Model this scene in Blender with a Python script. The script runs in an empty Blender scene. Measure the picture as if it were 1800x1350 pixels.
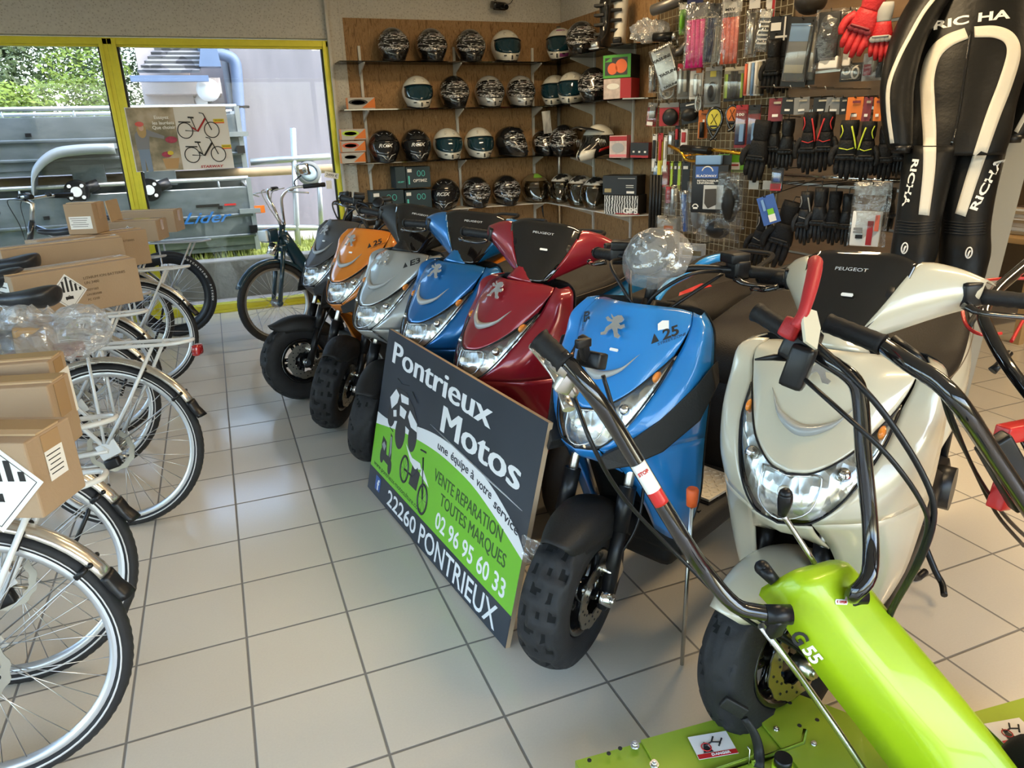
import bpy, bmesh, math, random
from mathutils import Vector, Matrix, Euler, Quaternion, noise
from mathutils.bvhtree import BVHTree
random.seed(7)
V = Vector; PI = math.pi; R = math.radians
sc = bpy.context.scene
COL = sc.collection

# ---------------------------------------------------------------- camera
FPX = 1258.72
CAM = V((0, 0, 1.46127))
CR = V((0.92655587, -0.37504827, -0.02886184)); CU = V((0.15004098, 0.29813363, 0.94265797)); CF = V((0.34493756, 0.87775573, -0.33251008))
cd = bpy.data.cameras.new('camera'); cam = bpy.data.objects.new('camera', cd); COL.objects.link(cam)
m3 = Matrix((CR, CU, -CF)).transposed()
cam.matrix_world = Matrix.Translation(CAM) @ m3.to_4x4()
cd.sensor_width = 36; cd.lens = FPX / 1800 * 36; cd.clip_start = .02; cd.clip_end = 300
sc.camera = cam
def ray(u, v): return CR * ((u - 900) / FPX) + CU * ((675 - v) / FPX) + CF
def atz(u, v, z=0): d = ray(u, v); return CAM + d * ((z - CAM.z) / d.z)
def aty(u, v, y): d = ray(u, v); return CAM + d * (y / d.y)
def atx(u, v, x): d = ray(u, v); return CAM + d * (x / d.x)

# ---------------------------------------------------------------- light
sc.view_settings.view_transform = 'Standard'; sc.view_settings.look = 'None'
sc.view_settings.gamma = 1; sc.view_settings.use_curve_mapping = False
sc.view_settings.exposure = 0.82
w = bpy.data.worlds.new('sky'); sc.world = w; w.use_nodes = True
nt = w.node_tree; bg = nt.nodes['Background']
sky = nt.nodes.new('ShaderNodeTexSky'); sky.sky_type = 'NISHITA'; sky.sun_disc = False
sky.sun_elevation = R(50); sky.sun_rotation = R(120); sky.air_density = 1.2; sky.dust_density = 2.5
nt.links.new(sky.outputs[0], bg.inputs[0]); bg.inputs[1].default_value = .92
sd = bpy.data.lights.new('sun', 'SUN'); sd.energy = 1.0; sd.angle = R(3); sd.color = (1, .95, .86)
so = bpy.data.objects.new('sun', sd); COL.objects.link(so); so.rotation_euler = V((-.35, .45, -.85)).to_track_quat('-Z', 'Y').to_euler()
def area(name, loc, size, power, col, rot=(0, 0, 0)):
    l = bpy.data.lights.new(name, 'AREA'); l.shape = 'RECTANGLE'; l.size, l.size_y = size; l.energy = power; l.color = col
    o = bpy.data.objects.new(name, l); COL.objects.link(o); o.location = loc; o.rotation_euler = rot; return o
WARM = (1, .73, .40)

# ---------------------------------------------------------------- materials
MATS = {}
def mat(name, col=(.5, .5, .5), rough=.5, metal=0., coat=0., var=0., vs=8., bump=0., bs=60., emis=0., alpha=1., trans=0., spec=.5, ior=1.45, stretch=None):
    if name in MATS: return MATS[name]
    m = bpy.data.materials.new(name); m.use_nodes = True; MATS[name] = m
    n = m.node_tree.nodes; L = m.node_tree.links; b = n['Principled BSDF']
    b.inputs['Base Color'].default_value = (*col, 1); b.inputs['Roughness'].default_value = rough
    b.inputs['Metallic'].default_value = metal; b.inputs['Coat Weight'].default_value = coat; b.inputs['Coat Roughness'].default_value = .04
    b.inputs['Specular IOR Level'].default_value = spec; b.inputs['IOR'].default_value = ior
    b.inputs['Alpha'].default_value = alpha; b.inputs['Transmission Weight'].default_value = trans
    if emis: b.inputs['Emission Color'].default_value = (*col, 1); b.inputs['Emission Strength'].default_value = emis
    if var or bump:
        tc = n.new('ShaderNodeTexCoord'); vec = tc.outputs['Object']
        if stretch:
            mp = n.new('ShaderNodeMapping'); mp.inputs['Scale'].default_value = stretch; L.new(vec, mp.inputs[0]); vec = mp.outputs[0]
    if var:
        t = n.new('ShaderNodeTexNoise'); t.inputs['Scale'].default_value = vs; t.inputs['Detail'].default_value = 5; L.new(vec, t.inputs[0])
        mx = n.new('ShaderNodeMix'); mx.data_type = 'RGBA'; L.new(t.outputs[0], mx.inputs[0])
        mx.inputs[6].default_value = (*[max(0, c * (1 - var)) for c in col], 1); mx.inputs[7].default_value = (*[min(1, c * (1 + var)) for c in col], 1)
        L.new(mx.outputs[2], b.inputs['Base Color'])
    if bump:
        t = n.new('ShaderNodeTexNoise'); t.inputs['Scale'].default_value = bs; t.inputs['Detail'].default_value = 3; L.new(vec, t.inputs[0])
        bp = n.new('ShaderNodeBump'); bp.inputs['Strength'].default_value = bump; bp.inputs['Distance'].default_value = .01
        L.new(t.outputs[0], bp.inputs['Height']); L.new(bp.outputs[0], b.inputs['Normal'])
    return m
def clearmat(name, tint=(1, 1, 1), gl=.12, rough=.05, opac=.0, bump=0., bs=30., ocol=(.8, .8, .8), fm=.6):
    """thin clear plastic or glass: see-through with a sharp reflection"""
    if name in MATS: return MATS[name]
    m = bpy.data.materials.new(name); m.use_nodes = True; MATS[name] = m
    n = m.node_tree.nodes; L = m.node_tree.links; n.remove(n['Principled BSDF']); out = n['Material Output']
    tr = n.new('ShaderNodeBsdfTransparent'); tr.inputs[0].default_value = (*tint, 1)
    gs = n.new('ShaderNodeBsdfGlossy'); gs.inputs['Roughness'].default_value = rough
    fr = n.new('ShaderNodeLayerWeight'); fr.inputs[0].default_value = .35
    ma = n.new('ShaderNodeMath'); ma.operation = 'MULTIPLY_ADD'; ma.inputs[1].default_value = fm; ma.inputs[2].default_value = gl; L.new(fr.outputs['Fresnel'], ma.inputs[0])
    mx = n.new('ShaderNodeMixShader'); L.new(ma.outputs[0], mx.inputs[0]); L.new(tr.outputs[0], mx.inputs[1]); L.new(gs.outputs[0], mx.inputs[2])
    last = mx
    if opac:
        df = n.new('ShaderNodeBsdfDiffuse'); df.inputs[0].default_value = (*ocol, 1)
        m2 = n.new('ShaderNodeMixShader'); m2.inputs[0].default_value = opac; L.new(mx.outputs[0], m2.inputs[1]); L.new(df.outputs[0], m2.inputs[2]); last = m2
    if bump:
        tc = n.new('ShaderNodeTexCoord'); t = n.new('ShaderNodeTexNoise'); t.inputs['Scale'].default_value = bs; L.new(tc.outputs['Object'], t.inputs[0]); t.inputs['Detail'].default_value = 4
        bp = n.new('ShaderNodeBump'); bp.inputs['Strength'].default_value = bump; bp.inputs['Distance'].default_value = .03; L.new(t.outputs[0], bp.inputs['Height'])
        L.new(bp.outputs[0], gs.inputs['Normal']); L.new(bp.outputs[0], fr.inputs['Normal'])
    L.new(last.outputs[0], out.inputs[0]); return m
def ramp_mat(name, scale, cols, rough=.6, kind='noise', stretch=(1, 1, 1), bump=.2, metal=0., detail=6, coat=0., spec=.5, dist=0.):
    """pattern of several colours: cols = [(pos, rgb), ...]"""
    if name in MATS: return MATS[name]
    m = mat(name, cols[0][1], rough, metal, coat, spec=spec); n = m.node_tree.nodes; L = m.node_tree.links; b = n['Principled BSDF']
    tc = n.new('ShaderNodeTexCoord'); mp = n.new('ShaderNodeMapping'); mp.inputs['Scale'].default_value = stretch; L.new(tc.outputs['Object'], mp.inputs[0])
    if kind == 'noise':
        t = n.new('ShaderNodeTexNoise'); t.inputs['Detail'].default_value = detail; t.inputs['Distortion'].default_value = dist; o = t.outputs[0]
    elif kind == 'wave':
        t = n.new('ShaderNodeTexWave'); t.inputs['Distortion'].default_value = dist; t.inputs['Detail'].default_value = 3; o = t.outputs[1]
    else:
        t = n.new('ShaderNodeTexVoronoi'); o = t.outputs['Color'] if kind == 'cell' else t.outputs['Distance']
    t.inputs['Scale'].default_value = scale; L.new(mp.outputs[0], t.inputs[0])
    if kind == 'cell':
        s = n.new('ShaderNodeSeparateColor'); L.new(o, s.inputs[0]); o = s.outputs[0]
    r = n.new('ShaderNodeValToRGB'); L.new(o, r.inputs[0]); e = r.color_ramp.elements
    while len(e) < len(cols): e.new(.5)
    for k, (p, c) in enumerate(cols): e[k].position = p; e[k].color = (*c, 1)
    L.new(r.outputs[0], b.inputs['Base Color'])
    if bump:
        bp = n.new('ShaderNodeBump'); bp.inputs['Strength'].default_value = bump; bp.inputs['Distance'].default_value = .004; L.new(o, bp.inputs['Height']); L.new(bp.outputs[0], b.inputs['Normal'])
    return m

# ---------------------------------------------------------------- mesh builder
def crom(P, t):
    """Catmull-Rom through points P at t in 0..len-1"""
    n = len(P) - 1; i = min(int(t), n - 1); f = t - i
    p1, p2 = P[i], P[i + 1]; p0 = P[i - 1] if i > 0 else p1 * 2 - p2; p3 = P[i + 2] if i + 2 <= n else p2 * 2 - p1
    return .5 * ((2 * p1) + (p2 - p0) * f + (2 * p0 - 5 * p1 + 4 * p2 - p3) * f * f + (3 * p1 - p0 - 3 * p2 + p3) * f ** 3)
def smooth_path(P, k=6):
    P = [V(p) for p in P]; N = (len(P) - 1) * k
    return [crom(P, i / k) for i in range(N + 1)]
class MB:
    def __init__(s, T=None): s.v = []; s.f = []; s.m = []; s.sm = []; s.T = T or Matrix()
    def add(s, vs, fs, mi=0, smooth=False):
        o = len(s.v); s.v += [s.T @ V(p) for p in vs]; s.f += [tuple(i + o for i in f) for f in fs]; s.m += [mi] * len(fs); s.sm += [smooth] * len(fs); return s
    def box(s, c, d, rot=None, mi=0, bev=0):
        Mx = Matrix.Translation(V(c)) @ (Euler(rot).to_matrix().to_4x4() if rot and not isinstance(rot, Matrix) else (rot or Matrix()))
        x, y, z = [k / 2 for k in d]
        if not bev:
            P = [Mx @ V((a, b, e)) for a in (-x, x) for b in (-y, y) for e in (-z, z)]
            return s.add(P, [(0, 1, 3, 2), (4, 6, 7, 5), (0, 4, 5, 1), (2, 3, 7, 6), (0, 2, 6, 4), (1, 5, 7, 3)], mi)
        bev = min(bev, x * .95, y * .95, z * .95)
        bm = bmesh.new(); bmesh.ops.create_cube(bm, size=1); bmesh.ops.scale(bm, vec=(2 * x, 2 * y, 2 * z), verts=bm.verts)
        bmesh.ops.bevel(bm, geom=bm.edges[:], offset=bev, segments=2, affect='EDGES', profile=.6)
        bm.verts.ensure_lookup_table(); s.add([Mx @ v.co for v in bm.verts], [[v.index for v in f.verts] for f in bm.faces], mi, True); bm.free(); return s
    def rings(s, rs, mi=0, smooth=True, caps=(True, True), closed=True, loop=False):
        n = len(rs[0]); P = [p for r in rs for p in r]; F = []
        K = len(rs) if loop else len(rs) - 1
        for i in range(K):
            for j in range(n if closed else n - 1):
                a, b = i * n + j, i * n + (j + 1) % n; c, d = ((i + 1) % len(rs)) * n + (j + 1) % n, ((i + 1) % len(rs)) * n + j
                F.append((a, b, c, d))
        s.add(P, F, mi, smooth)
        if closed and not loop:
            if caps[0]: s.add(rs[0], [tuple(range(n))[::-1]], mi)
            if caps[1]: s.add(rs[-1], [tuple(range(n))], mi)
        return s
    def tube(s, P, r, n=10, mi=0, loop=False, caps=(True, True), flat=1., k=0):
        P = smooth_path(P, k) if k else [V(p) for p in P]
        rr = r if isinstance(r, (list, tuple)) else [r] * len(P)
        if len(rr) != len(P): rr = [crom([V((q, 0, 0)) for q in rr], i / (len(P) - 1) * (len(rr) - 1)).x for i in range(len(P))]
        T = []
        for i in range(len(P)):
            a = P[i - 1] if i or loop else P[i]; b = P[(i + 1) % len(P)] if i < len(P) - 1 or loop else P[i]
            t = (b - a); T.append(t.normalized() if t.length > 1e-9 else V((0, 0, 1)))
        u = T[0].orthogonal().normalized()
        if abs(T[0].z) < .9: u = (V((0, 0, 1)) - T[0] * T[0].z).normalized()
        rs = []
        for i in range(len(P)):
            u = (u - T[i] * u.dot(T[i])); u = u.normalized() if u.length > 1e-6 else T[i].orthogonal().normalized(); w_ = T[i].cross(u)
            rs.append([P[i] + (u * math.cos(a) * rr[i] + w_ * math.sin(a) * rr[i] * flat) for a in [2 * PI * j / n for j in range(n)]])
        return s.rings(rs, mi, True, caps, True, loop)
    def cyl(s, a, b, r, r2=None, n=20, mi=0):
        return s.tube([a, b], [r, r if r2 is None else r2], n, mi)
    def lathe(s, prof, n=32, M=None, mi=0, full=2 * PI, fn=None):
        """prof = [(radius, axial)], axis = local z of M"""
        M = M or Matrix(); rs = []
        for j in range(n):
            a = full * j / n; ring = []
            for k, (r, z) in enumerate(prof):
                rr = r + (fn(a, k) if fn else 0); ring.append(M @ V((rr * math.cos(a), rr * math.sin(a), z)))
            rs.append(ring)
        N = len(prof); P = [p for r in rs for p in r]; F = []
        for i in range(n):
            for k in range(N - 1): a, b = i * N + k, ((i + 1) % n) * N + k; F.append((a, b, b + 1, a + 1))
        return s.add(P, F, mi, True)
    def ball(s, c, r, mi=0, n=16, sc=(1, 1, 1), M=None):
        M = M or Matrix.Translation(V(c))
        pr = [(r * math.sin(PI * k / (n // 2)), -r * math.cos(PI * k / (n // 2))) for k in range(n // 2 + 1)]
        return s.lathe(pr, n, M @ Matrix.Diagonal((*sc, 1)), mi)
    def grid(s, fn, nu, nv, mi=0, smooth=True):
        P = [fn(i / nu, j / nv) for j in range(nv + 1) for i in range(nu + 1)]
        F = [(j * (nu + 1) + i, j * (nu + 1) + i + 1, (j + 1) * (nu + 1) + i + 1, (j + 1) * (nu + 1) + i) for j in range(nv) for i in range(nu)]
        return s.add(P, F, mi, smooth)
    def patch(s, cols, nu=6, nv=6, mi=0, mirror=False):
        """bicubic sheet through control columns (each a list of points)"""
        cols = [[V(p) for p in c] for c in cols]
        def fn(u, v):
            q = [crom(c, v * (len(c) - 1)) for c in cols]; return crom(q, u * (len(q) - 1))
        NU, NV = nu * (len(cols) - 1), nv * (len(cols[0]) - 1)
        s.grid(fn, NU, NV, mi)
        if mirror: s.grid(lambda u, v: (lambda p: V((p.x, -p.y, p.z)))(fn(1 - u, v)), NU, NV, mi)
        return s
    def prism(s, poly, h, M=None, mi=0):
        M = M or Matrix(); n = len(poly)
        P = [M @ V((x, y, 0)) for x, y in poly] + [M @ V((x, y, h)) for x, y in poly]
        return s.add(P, [tuple(range(n))[::-1], tuple(range(n, 2 * n))] + [(i, (i + 1) % n, n + (i + 1) % n, n + i) for i in range(n)], mi)
    def build(s, name, ms, parent=None, solid=0, sub=0, bev=0):
        me = bpy.data.meshes.new(name); me.from_pydata([tuple(p) for p in s.v], [], s.f); me.update()
        for m in (ms if isinstance(ms, (list, tuple)) else [ms]): me.materials.append(m)
        me.polygons.foreach_set('material_index', s.m); me.polygons.foreach_set('use_smooth', s.sm)
        bm = bmesh.new(); bm.from_mesh(me); bmesh.ops.remove_doubles(bm, verts=bm.verts, dist=1e-5); bmesh.ops.recalc_face_normals(bm, faces=bm.faces); bm.to_mesh(me); bm.free()
        o = bpy.data.objects.new(name, me); COL.objects.link(o)
        if parent: o.parent = parent
        if sub: q = o.modifiers.new('s', 'SUBSURF'); q.levels = q.render_levels = sub
        if solid: q = o.modifiers.new('t', 'SOLIDIFY'); q.thickness = solid; q.offset = -1
        if bev: q = o.modifiers.new('b', 'BEVEL'); q.width = bev; q.segments = 2; q.limit_method = 'ANGLE'
        return o
def tag(o, label=None, cat=None, group=None, kind=None):
    if label: o['label'] = label
    if cat: o['category'] = cat
    if group: o['group'] = group
    if kind: o['kind'] = kind
    return o
def thing(name, label, cat, loc=(0, 0, 0), rz=0, group=None):
    o = bpy.data.objects.new(name, None); o.empty_display_size = .05; COL.objects.link(o); o.location = loc
    if isinstance(rz, (int, float)): o.rotation_euler = (0, 0, rz)
    else: o.rotation_euler = rz
    return tag(o, label, cat, group)
def copy_tree(o, parent=None):
    c = o.copy(); COL.objects.link(c)
    if parent: c.parent = parent
    for ch in [x for x in bpy.data.objects if x.parent == o]: copy_tree(ch, c)
    return c
def struct(name, mb, m, **k): return tag(mb.build(name, m, **k), kind='structure')
def basis(o, x, y):
    """matrix with origin o, x axis x, y axis near y"""
    x = V(x).normalized(); z = x.cross(V(y)).normalized(); y = z.cross(x)
    return Matrix.Translation(V(o)) @ Matrix((x, y, z)).transposed().to_4x4()
def text(name, s, M, h, m, parent=None, width=None, bold=0., ext=.0008, shear=0., align='CENTER', drape=None, ddir=None, fat=0):
    """real lettering, M = plane matrix, h = letter height"""
    c = bpy.data.curves.new(name, 'FONT'); c.body = s; c.size = 1; c.align_x = align; c.align_y = 'CENTER'; c.offset = bold; c.shear = shear; c.resolution_u = 3
    c.extrude = 0 if drape else .5
    t = bpy.data.objects.new(name, c); COL.objects.link(t)
    dg = bpy.context.evaluated_depsgraph_get(); me = bpy.data.meshes.new_from_object(t.evaluated_get(dg)); bpy.data.objects.remove(t)
    xs = [v.co.x for v in me.vertices] or [0, 1]; ys = [v.co.y for v in me.vertices] or [0, 1]
    k = h / .72; kx = width / (max(xs) - min(xs)) if width else k; cy = (max(ys) + min(ys)) / 2; cx = (max(xs) + min(xs)) / 2 if align == 'CENTER' else min(xs)
    for v in me.vertices:
        p = M @ V(((v.co.x - cx) * kx, (v.co.y - cy) * k, v.co.z * 2 * ext))
        if drape:
            hit = drape.ray_cast(p - ddir * .3, ddir)
            if hit[0]: p = hit[0] - ddir * .0015
        v.co = p
    if fat:
        bm = bmesh.new(); bm.from_mesh(me); ex = M.to_3x3() @ V((fat, 0, 0)); g0 = bm.verts[:] + bm.edges[:] + bm.faces[:]
        for s_ in (-1, 1):
            r_ = bmesh.ops.duplicate(bm, geom=g0); bmesh.ops.translate(bm, vec=ex * s_ + M.to_3x3() @ V((0, 0, .00004 * s_)), verts=[q for q in r_['geom'] if isinstance(q, bmesh.types.BMVert)])
        bm.to_mesh(me); bm.free()
    me.materials.clear(); me.materials.append(m)
    o = bpy.data.objects.new(name, me); COL.objects.link(o)
    if parent: o.parent = parent
    return o

# shared materials
M_black = mat('satin_black', (.009, .009, .010), .35, spec=.4)
M_gloss = mat('gloss_black', (.008, .008, .009), .12, coat=1)
M_rubber = mat('rubber', (.010, .010, .011), .6, spec=.35, bump=.15, bs=90)
M_tyre = mat('tyre_rubber', (.023, .023, .024), .6, spec=.3, bump=.1, bs=120, var=.3, vs=30)
M_chrome = mat('chrome', (.8, .8, .8), .08, 1)
M_steel = mat('steel', (.55, .55, .54), .3, 1)
M_alu = mat('brushed_aluminium', (.72, .70, .66), .28, 1, bump=.05, bs=200)
M_white = mat('white_plastic', (.78, .78, .76), .4)
M_paper = mat('paper', (.82, .8, .76), .7)
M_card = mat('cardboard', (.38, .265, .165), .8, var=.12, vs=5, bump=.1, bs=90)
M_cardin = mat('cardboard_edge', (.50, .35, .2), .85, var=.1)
M_tape = mat('packing_tape', (.40, .25, .12), .2, var=.1)
M_ink = mat('ink', (.02, .02, .02), .6)
M_red = mat('red_plastic', (.55, .02, .02), .35, coat=.3)
M_dark = mat('dark_grey_plastic', (.016, .0155, .015), .5, bump=.1, bs=200, spec=.35)
# ---------------------------------------------------------------- setting
WY, WX, TS, OX, OY = 6.87, 3.30, .31, .42476, -2.34156
CZ = 2.95
def floor_mat():
    m = mat('floor_tiles', (.55, .5, .42), .22); n = m.node_tree.nodes; L = m.node_tree.links; b = n['Principled BSDF']
    tc = n.new('ShaderNodeTexCoord'); mp = n.new('ShaderNodeMapping'); mp.inputs['Location'].default_value = (OX / TS, OY / TS, 0); mp.inputs['Scale'].default_value = (1 / TS, 1 / TS, 1)
    L.new(tc.outputs['Object'], mp.inputs[0])
    fl = n.new('ShaderNodeVectorMath'); fl.operation = 'FLOOR'; L.new(mp.outputs[0], fl.inputs[0])
    fr = n.new('ShaderNodeVectorMath'); fr.operation = 'FRACTION'; L.new(mp.outputs[0], fr.inputs[0])
    sx = n.new('ShaderNodeSeparateXYZ'); L.new(fr.outputs[0], sx.inputs[0])
    def mth(op, a, b_=None):
        q = n.new('ShaderNodeMath'); q.operation = op
        for i, x in enumerate((a, b_)):
            if x is None: continue
            if isinstance(x, (int, float)): q.inputs[i].default_value = x
            else: L.new(x, q.inputs[i])
        return q.outputs[0]
    ed = [mth('ABSOLUTE', mth('SUBTRACT', sx.outputs[i], .5)) for i in (0, 1)]
    e = mth('MAXIMUM', ed[0], ed[1])
    mr = n.new('ShaderNodeMapRange'); mr.inputs[1].default_value = .485; mr.inputs[2].default_value = .492; L.new(e, mr.inputs[0])
    wn = n.new('ShaderNodeTexWhiteNoise'); L.new(fl.outputs[0], wn.inputs[0])
    ns = n.new('ShaderNodeTexNoise'); ns.inputs['Scale'].default_value = 170; ns.inputs['Detail'].default_value = 3; L.new(tc.outputs['Object'], ns.inputs[0])
    n2 = n.new('ShaderNodeTexNoise'); n2.inputs['Scale'].default_value = 1.8; n2.inputs['Detail'].default_value = 5; L.new(tc.outputs['Object'], n2.inputs[0])
    s_ = mth('ADD', mth('ADD', mth('MULTIPLY', wn.outputs[0], .10), mth('MULTIPLY', ns.outputs[0], .22)), mth('MULTIPLY', n2.outputs[0], .18))
    c = n.new('ShaderNodeMix'); c.data_type = 'RGBA'; L.new(mth('MULTIPLY_ADD', s_, 1.0), c.inputs[0]); c.inputs[6].default_value = (.44, .385, .305, 1); c.inputs[7].default_value = (.70, .64, .53, 1)
    g = n.new('ShaderNodeMix'); g.data_type = 'RGBA'; L.new(mr.outputs[0], g.inputs[0]); L.new(c.outputs[2], g.inputs[6]); g.inputs[7].default_value = (.19, .175, .155, 1)
    L.new(g.outputs[2], b.inputs['Base Color'])
    rg = n.new('ShaderNodeMapRange'); L.new(n2.outputs[0], rg.inputs[0]); rg.inputs[3].default_value = .08; rg.inputs[4].default_value = .20; b.inputs['Specular IOR Level'].default_value = .75
    L.new(mth('ADD', rg.outputs[0], mth('MULTIPLY', mr.outputs[0], .5)), b.inputs['Roughness'])
    bp = n.new('ShaderNodeBump'); bp.inputs['Strength'].default_value = .5; bp.inputs['Distance'].default_value = .003; L.new(mth('SUBTRACT', mth('MULTIPLY', ns.outputs[0], .06), mr.outputs[0]), bp.inputs['Height']); L.new(bp.outputs[0], b.inputs['Normal'])
    return m
struct('floor', MB().box((1.5, 2.2, -.05), (10, 9.5, .1)), floor_mat())
M_plaster = mat('concrete_plaster', (.50, .47, .41), .9, var=.14, vs=2.5, bump=.5, bs=40)
M_speck = ramp_mat('speckled_concrete', 55, [(.0, (.18, .15, .11)), (.16, (.42, .39, .33)), (.3, (.54, .51, .45)), (1, (.60, .57, .50))], .9, 'voronoi', bump=.3)
HZ = 2.235
struct('wall_back', MB().box((-1.1, WY + .1, (HZ + CZ) / 2 + .02), (4.5, .2, CZ - HZ)).box((-3.0, WY + .1, HZ / 2), (.5, .2, HZ)).box((1.17, WY + .1, CZ / 2), (.13, .26, CZ)).box((2.3, WY + .1, CZ / 2), (2.2, .2, CZ)), M_speck)
struct('wall_right', MB().box((WX + .06, 4.78, CZ / 2), (.1, 4.15, CZ)), M_speck)
struct('wall_far_right', MB().box((6.45, 2.2, CZ / 2), (.1, 9.5, CZ)).box((4.9, WY + .05, CZ / 2), (3.1, .1, CZ)), mat('ochre_wall', (.17, .115, .065), .8, var=.1))
struct('wall_left', MB().box((-3.4, 6.85, CZ / 2), (.1, .3, CZ)).box((-3.4, -2.2, CZ / 2), (.1, .8, CZ)).box((-3.4, 2.5, 2.75), (.1, 8.5, .4)), M_plaster)
struct('wall_front', MB().box((1.5, -2.5, 2.78), (9.9, .1, .34)).box((-3.2, -2.5, CZ / 2), (.5, .1, CZ)).box((5.2, -2.5, CZ / 2), (2.6, .1, CZ)), M_plaster)
struct('ceiling', MB().box((1.5, 2.2, CZ + .05), (10, 9.5, .1)), mat('ceiling_white', (.7, .68, .62), .85, var=.05))
M_yel = mat('yellow_aluminium', (.62, .56, .03), .35, .2, var=.12, vs=20)
M_glass = clearmat('window_glass', (.97, .985, .98), .02, .01)
M_glass2 = clearmat('greyed_window_glass', (.79, .82, .83), .004, .01, fm=.22)
def window(n, x0, x1):
    r = tag(bpy.data.objects.new('window_%d' % n, None), kind='structure'); COL.objects.link(r)
    f = MB(); y = WY + .03
    f.box(((x0 + x1) / 2, y, HZ - .02), (x1 - x0, .09, .05)).box(((x0 + x1) / 2, y, HZ - .045), (x1 - x0, .05, .03), mi=0)
    f.box(((x0 + x1) / 2, y - .01, .035), (x1 - x0, .11, .07)).box(((x0 + x1) / 2, y - .04, .012), (x1 - x0, .1, .024))
    for x, s in ((x0, 1), (x1, -1)):
        f.box((x + s * .03, y, HZ / 2), (.06, .09, HZ)).box((x + s * .045, y - .025, HZ / 2), (.03, .06, HZ)).box((x + s * .068, y, HZ / 2), (.016, .03, HZ - .1), mi=1)
    f.build('window_frame', [M_yel, M_black], r, bev=.003)
    MB().box(((x0 + x1) / 2, y + .005, HZ / 2), (x1 - x0 - .12, .006, HZ - .11)).build('window_pane', M_glass2, r)
    return r
window(1, -2.75, -.60); window(2, -.60, 1.105)
# shop front glazing on the left side, out of frame, enlarged to let in daylight
r = tag(bpy.data.objects.new('window_3', None), kind='structure'); COL.objects.link(r)
f = MB()
for y in (-1.8, .3, 2.4, 4.5, 6.66): f.box((-3.4, y, 1.28), (.08, .08, 2.55))
f.box((-3.4, 2.42, .04), (.09, 8.5, .08)).box((-3.4, 2.42, 2.52), (.09, 8.5, .06)); f.build('window_frame', M_yel, r)
MB().box((-3.4, 2.42, 1.28), (.006, 8.4, 2.4)).build('window_pane', M_glass, r)
r = tag(bpy.data.objects.new('window_4', None), kind='structure'); COL.objects.link(r); f = MB()  # unseen front glazing, added to brighten the room and the lamp reflections
for x in (-2.9, -1.2, .5, 2.2, 3.85): f.box((x, -2.5, 1.3), (.08, .08, 2.6))
f.box((.5, -2.5, .04), (6.8, .09, .08)).box((.5, -2.5, 2.57), (6.8, .09, .06)); f.build('window_frame', M_yel, r)
MB().box((.5, -2.5, 1.3), (6.7, .006, 2.5)).build('window_pane', M_glass, r)
# skirting / edge strip beside the window
struct('trim_1', MB().box((1.10, WY - .035, CZ / 2), (.02, .05, CZ)).box((1.215, WY - .02, CZ / 2), (.012, .03, CZ)), mat('old_white_paint', (.55, .52, .46), .7, var=.2, vs=9))
# ceiling lights: bright warm strip fittings over the right hand side
def ceiling_light(x, y, lab, P, L=1.2, rz=0):
    t = thing('ceiling_light', lab, 'lamp', (x, y, CZ), rz)
    MB().box((0, 0, -.03), (L + .06, .16, .06), bev=.01).build('housing', M_white, t)
    MB().box((0, 0, -.065), (L, .12, .012)).build('diffuser', mat('lit_diffuser', (1, .8, .55), .5, emis=6), t)
    a = area('ceiling_light_lamp', (0, 0, -.08), (L, .12), P, WARM); a.parent = t
ceiling_light(2.5, .1, 'warm white strip light on the ceiling above the showroom front', 24)
ceiling_light(2.3, 2.5, 'warm white strip light on the ceiling above the middle scooters', 22)
ceiling_light(2.1, 5.0, 'warm white strip light on the ceiling near the helmet shelves', 12)
ceiling_light(4.9, 1.6, 'warm white strip light on the ceiling above the office desk', 26)

# ---------------------------------------------------------------- outdoors
M_asph = ramp_mat('pale_gravel', 30, [(.3, (.25, .23, .20)), (.7, (.40, .37, .33))], .9)
struct('ground_outside', MB().box((0, 27, -.15), (90, 40, .2)), M_asph)
struct('kerb', MB().box((-1, WY + .95, .12), (9, .22, .42), bev=.02), mat('weathered_concrete', (.24, .22, .18), .9, var=.5, vs=6, bump=.6, bs=25))
gm = ramp_mat('rough_grass', 9, [(.25, (.10, .12, .02)), (.5, (.23, .27, .05)), (.8, (.42, .42, .16))], .9)
b = MB()
for i in range(5200):
    x = random.uniform(-4, 3.4); y = WY + random.uniform(1.08, 2.9); h = random.uniform(.03, .13); a = random.uniform(0, PI); d = V((math.cos(a), math.sin(a), 0)) * .006
    c = V((x, y, .2)); b.add([c - d, c + d, c + V((random.uniform(-.03, .03), random.uniform(-.03, .03), h))], [(0, 1, 2)])
b.box((-.3, WY + 2.0, .10), (9, 1.9, .2))
tag(b.build('grass_verge', gm), 'rough green and straw grass bank outside beneath the trailers', 'grass', kind='stuff')
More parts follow.
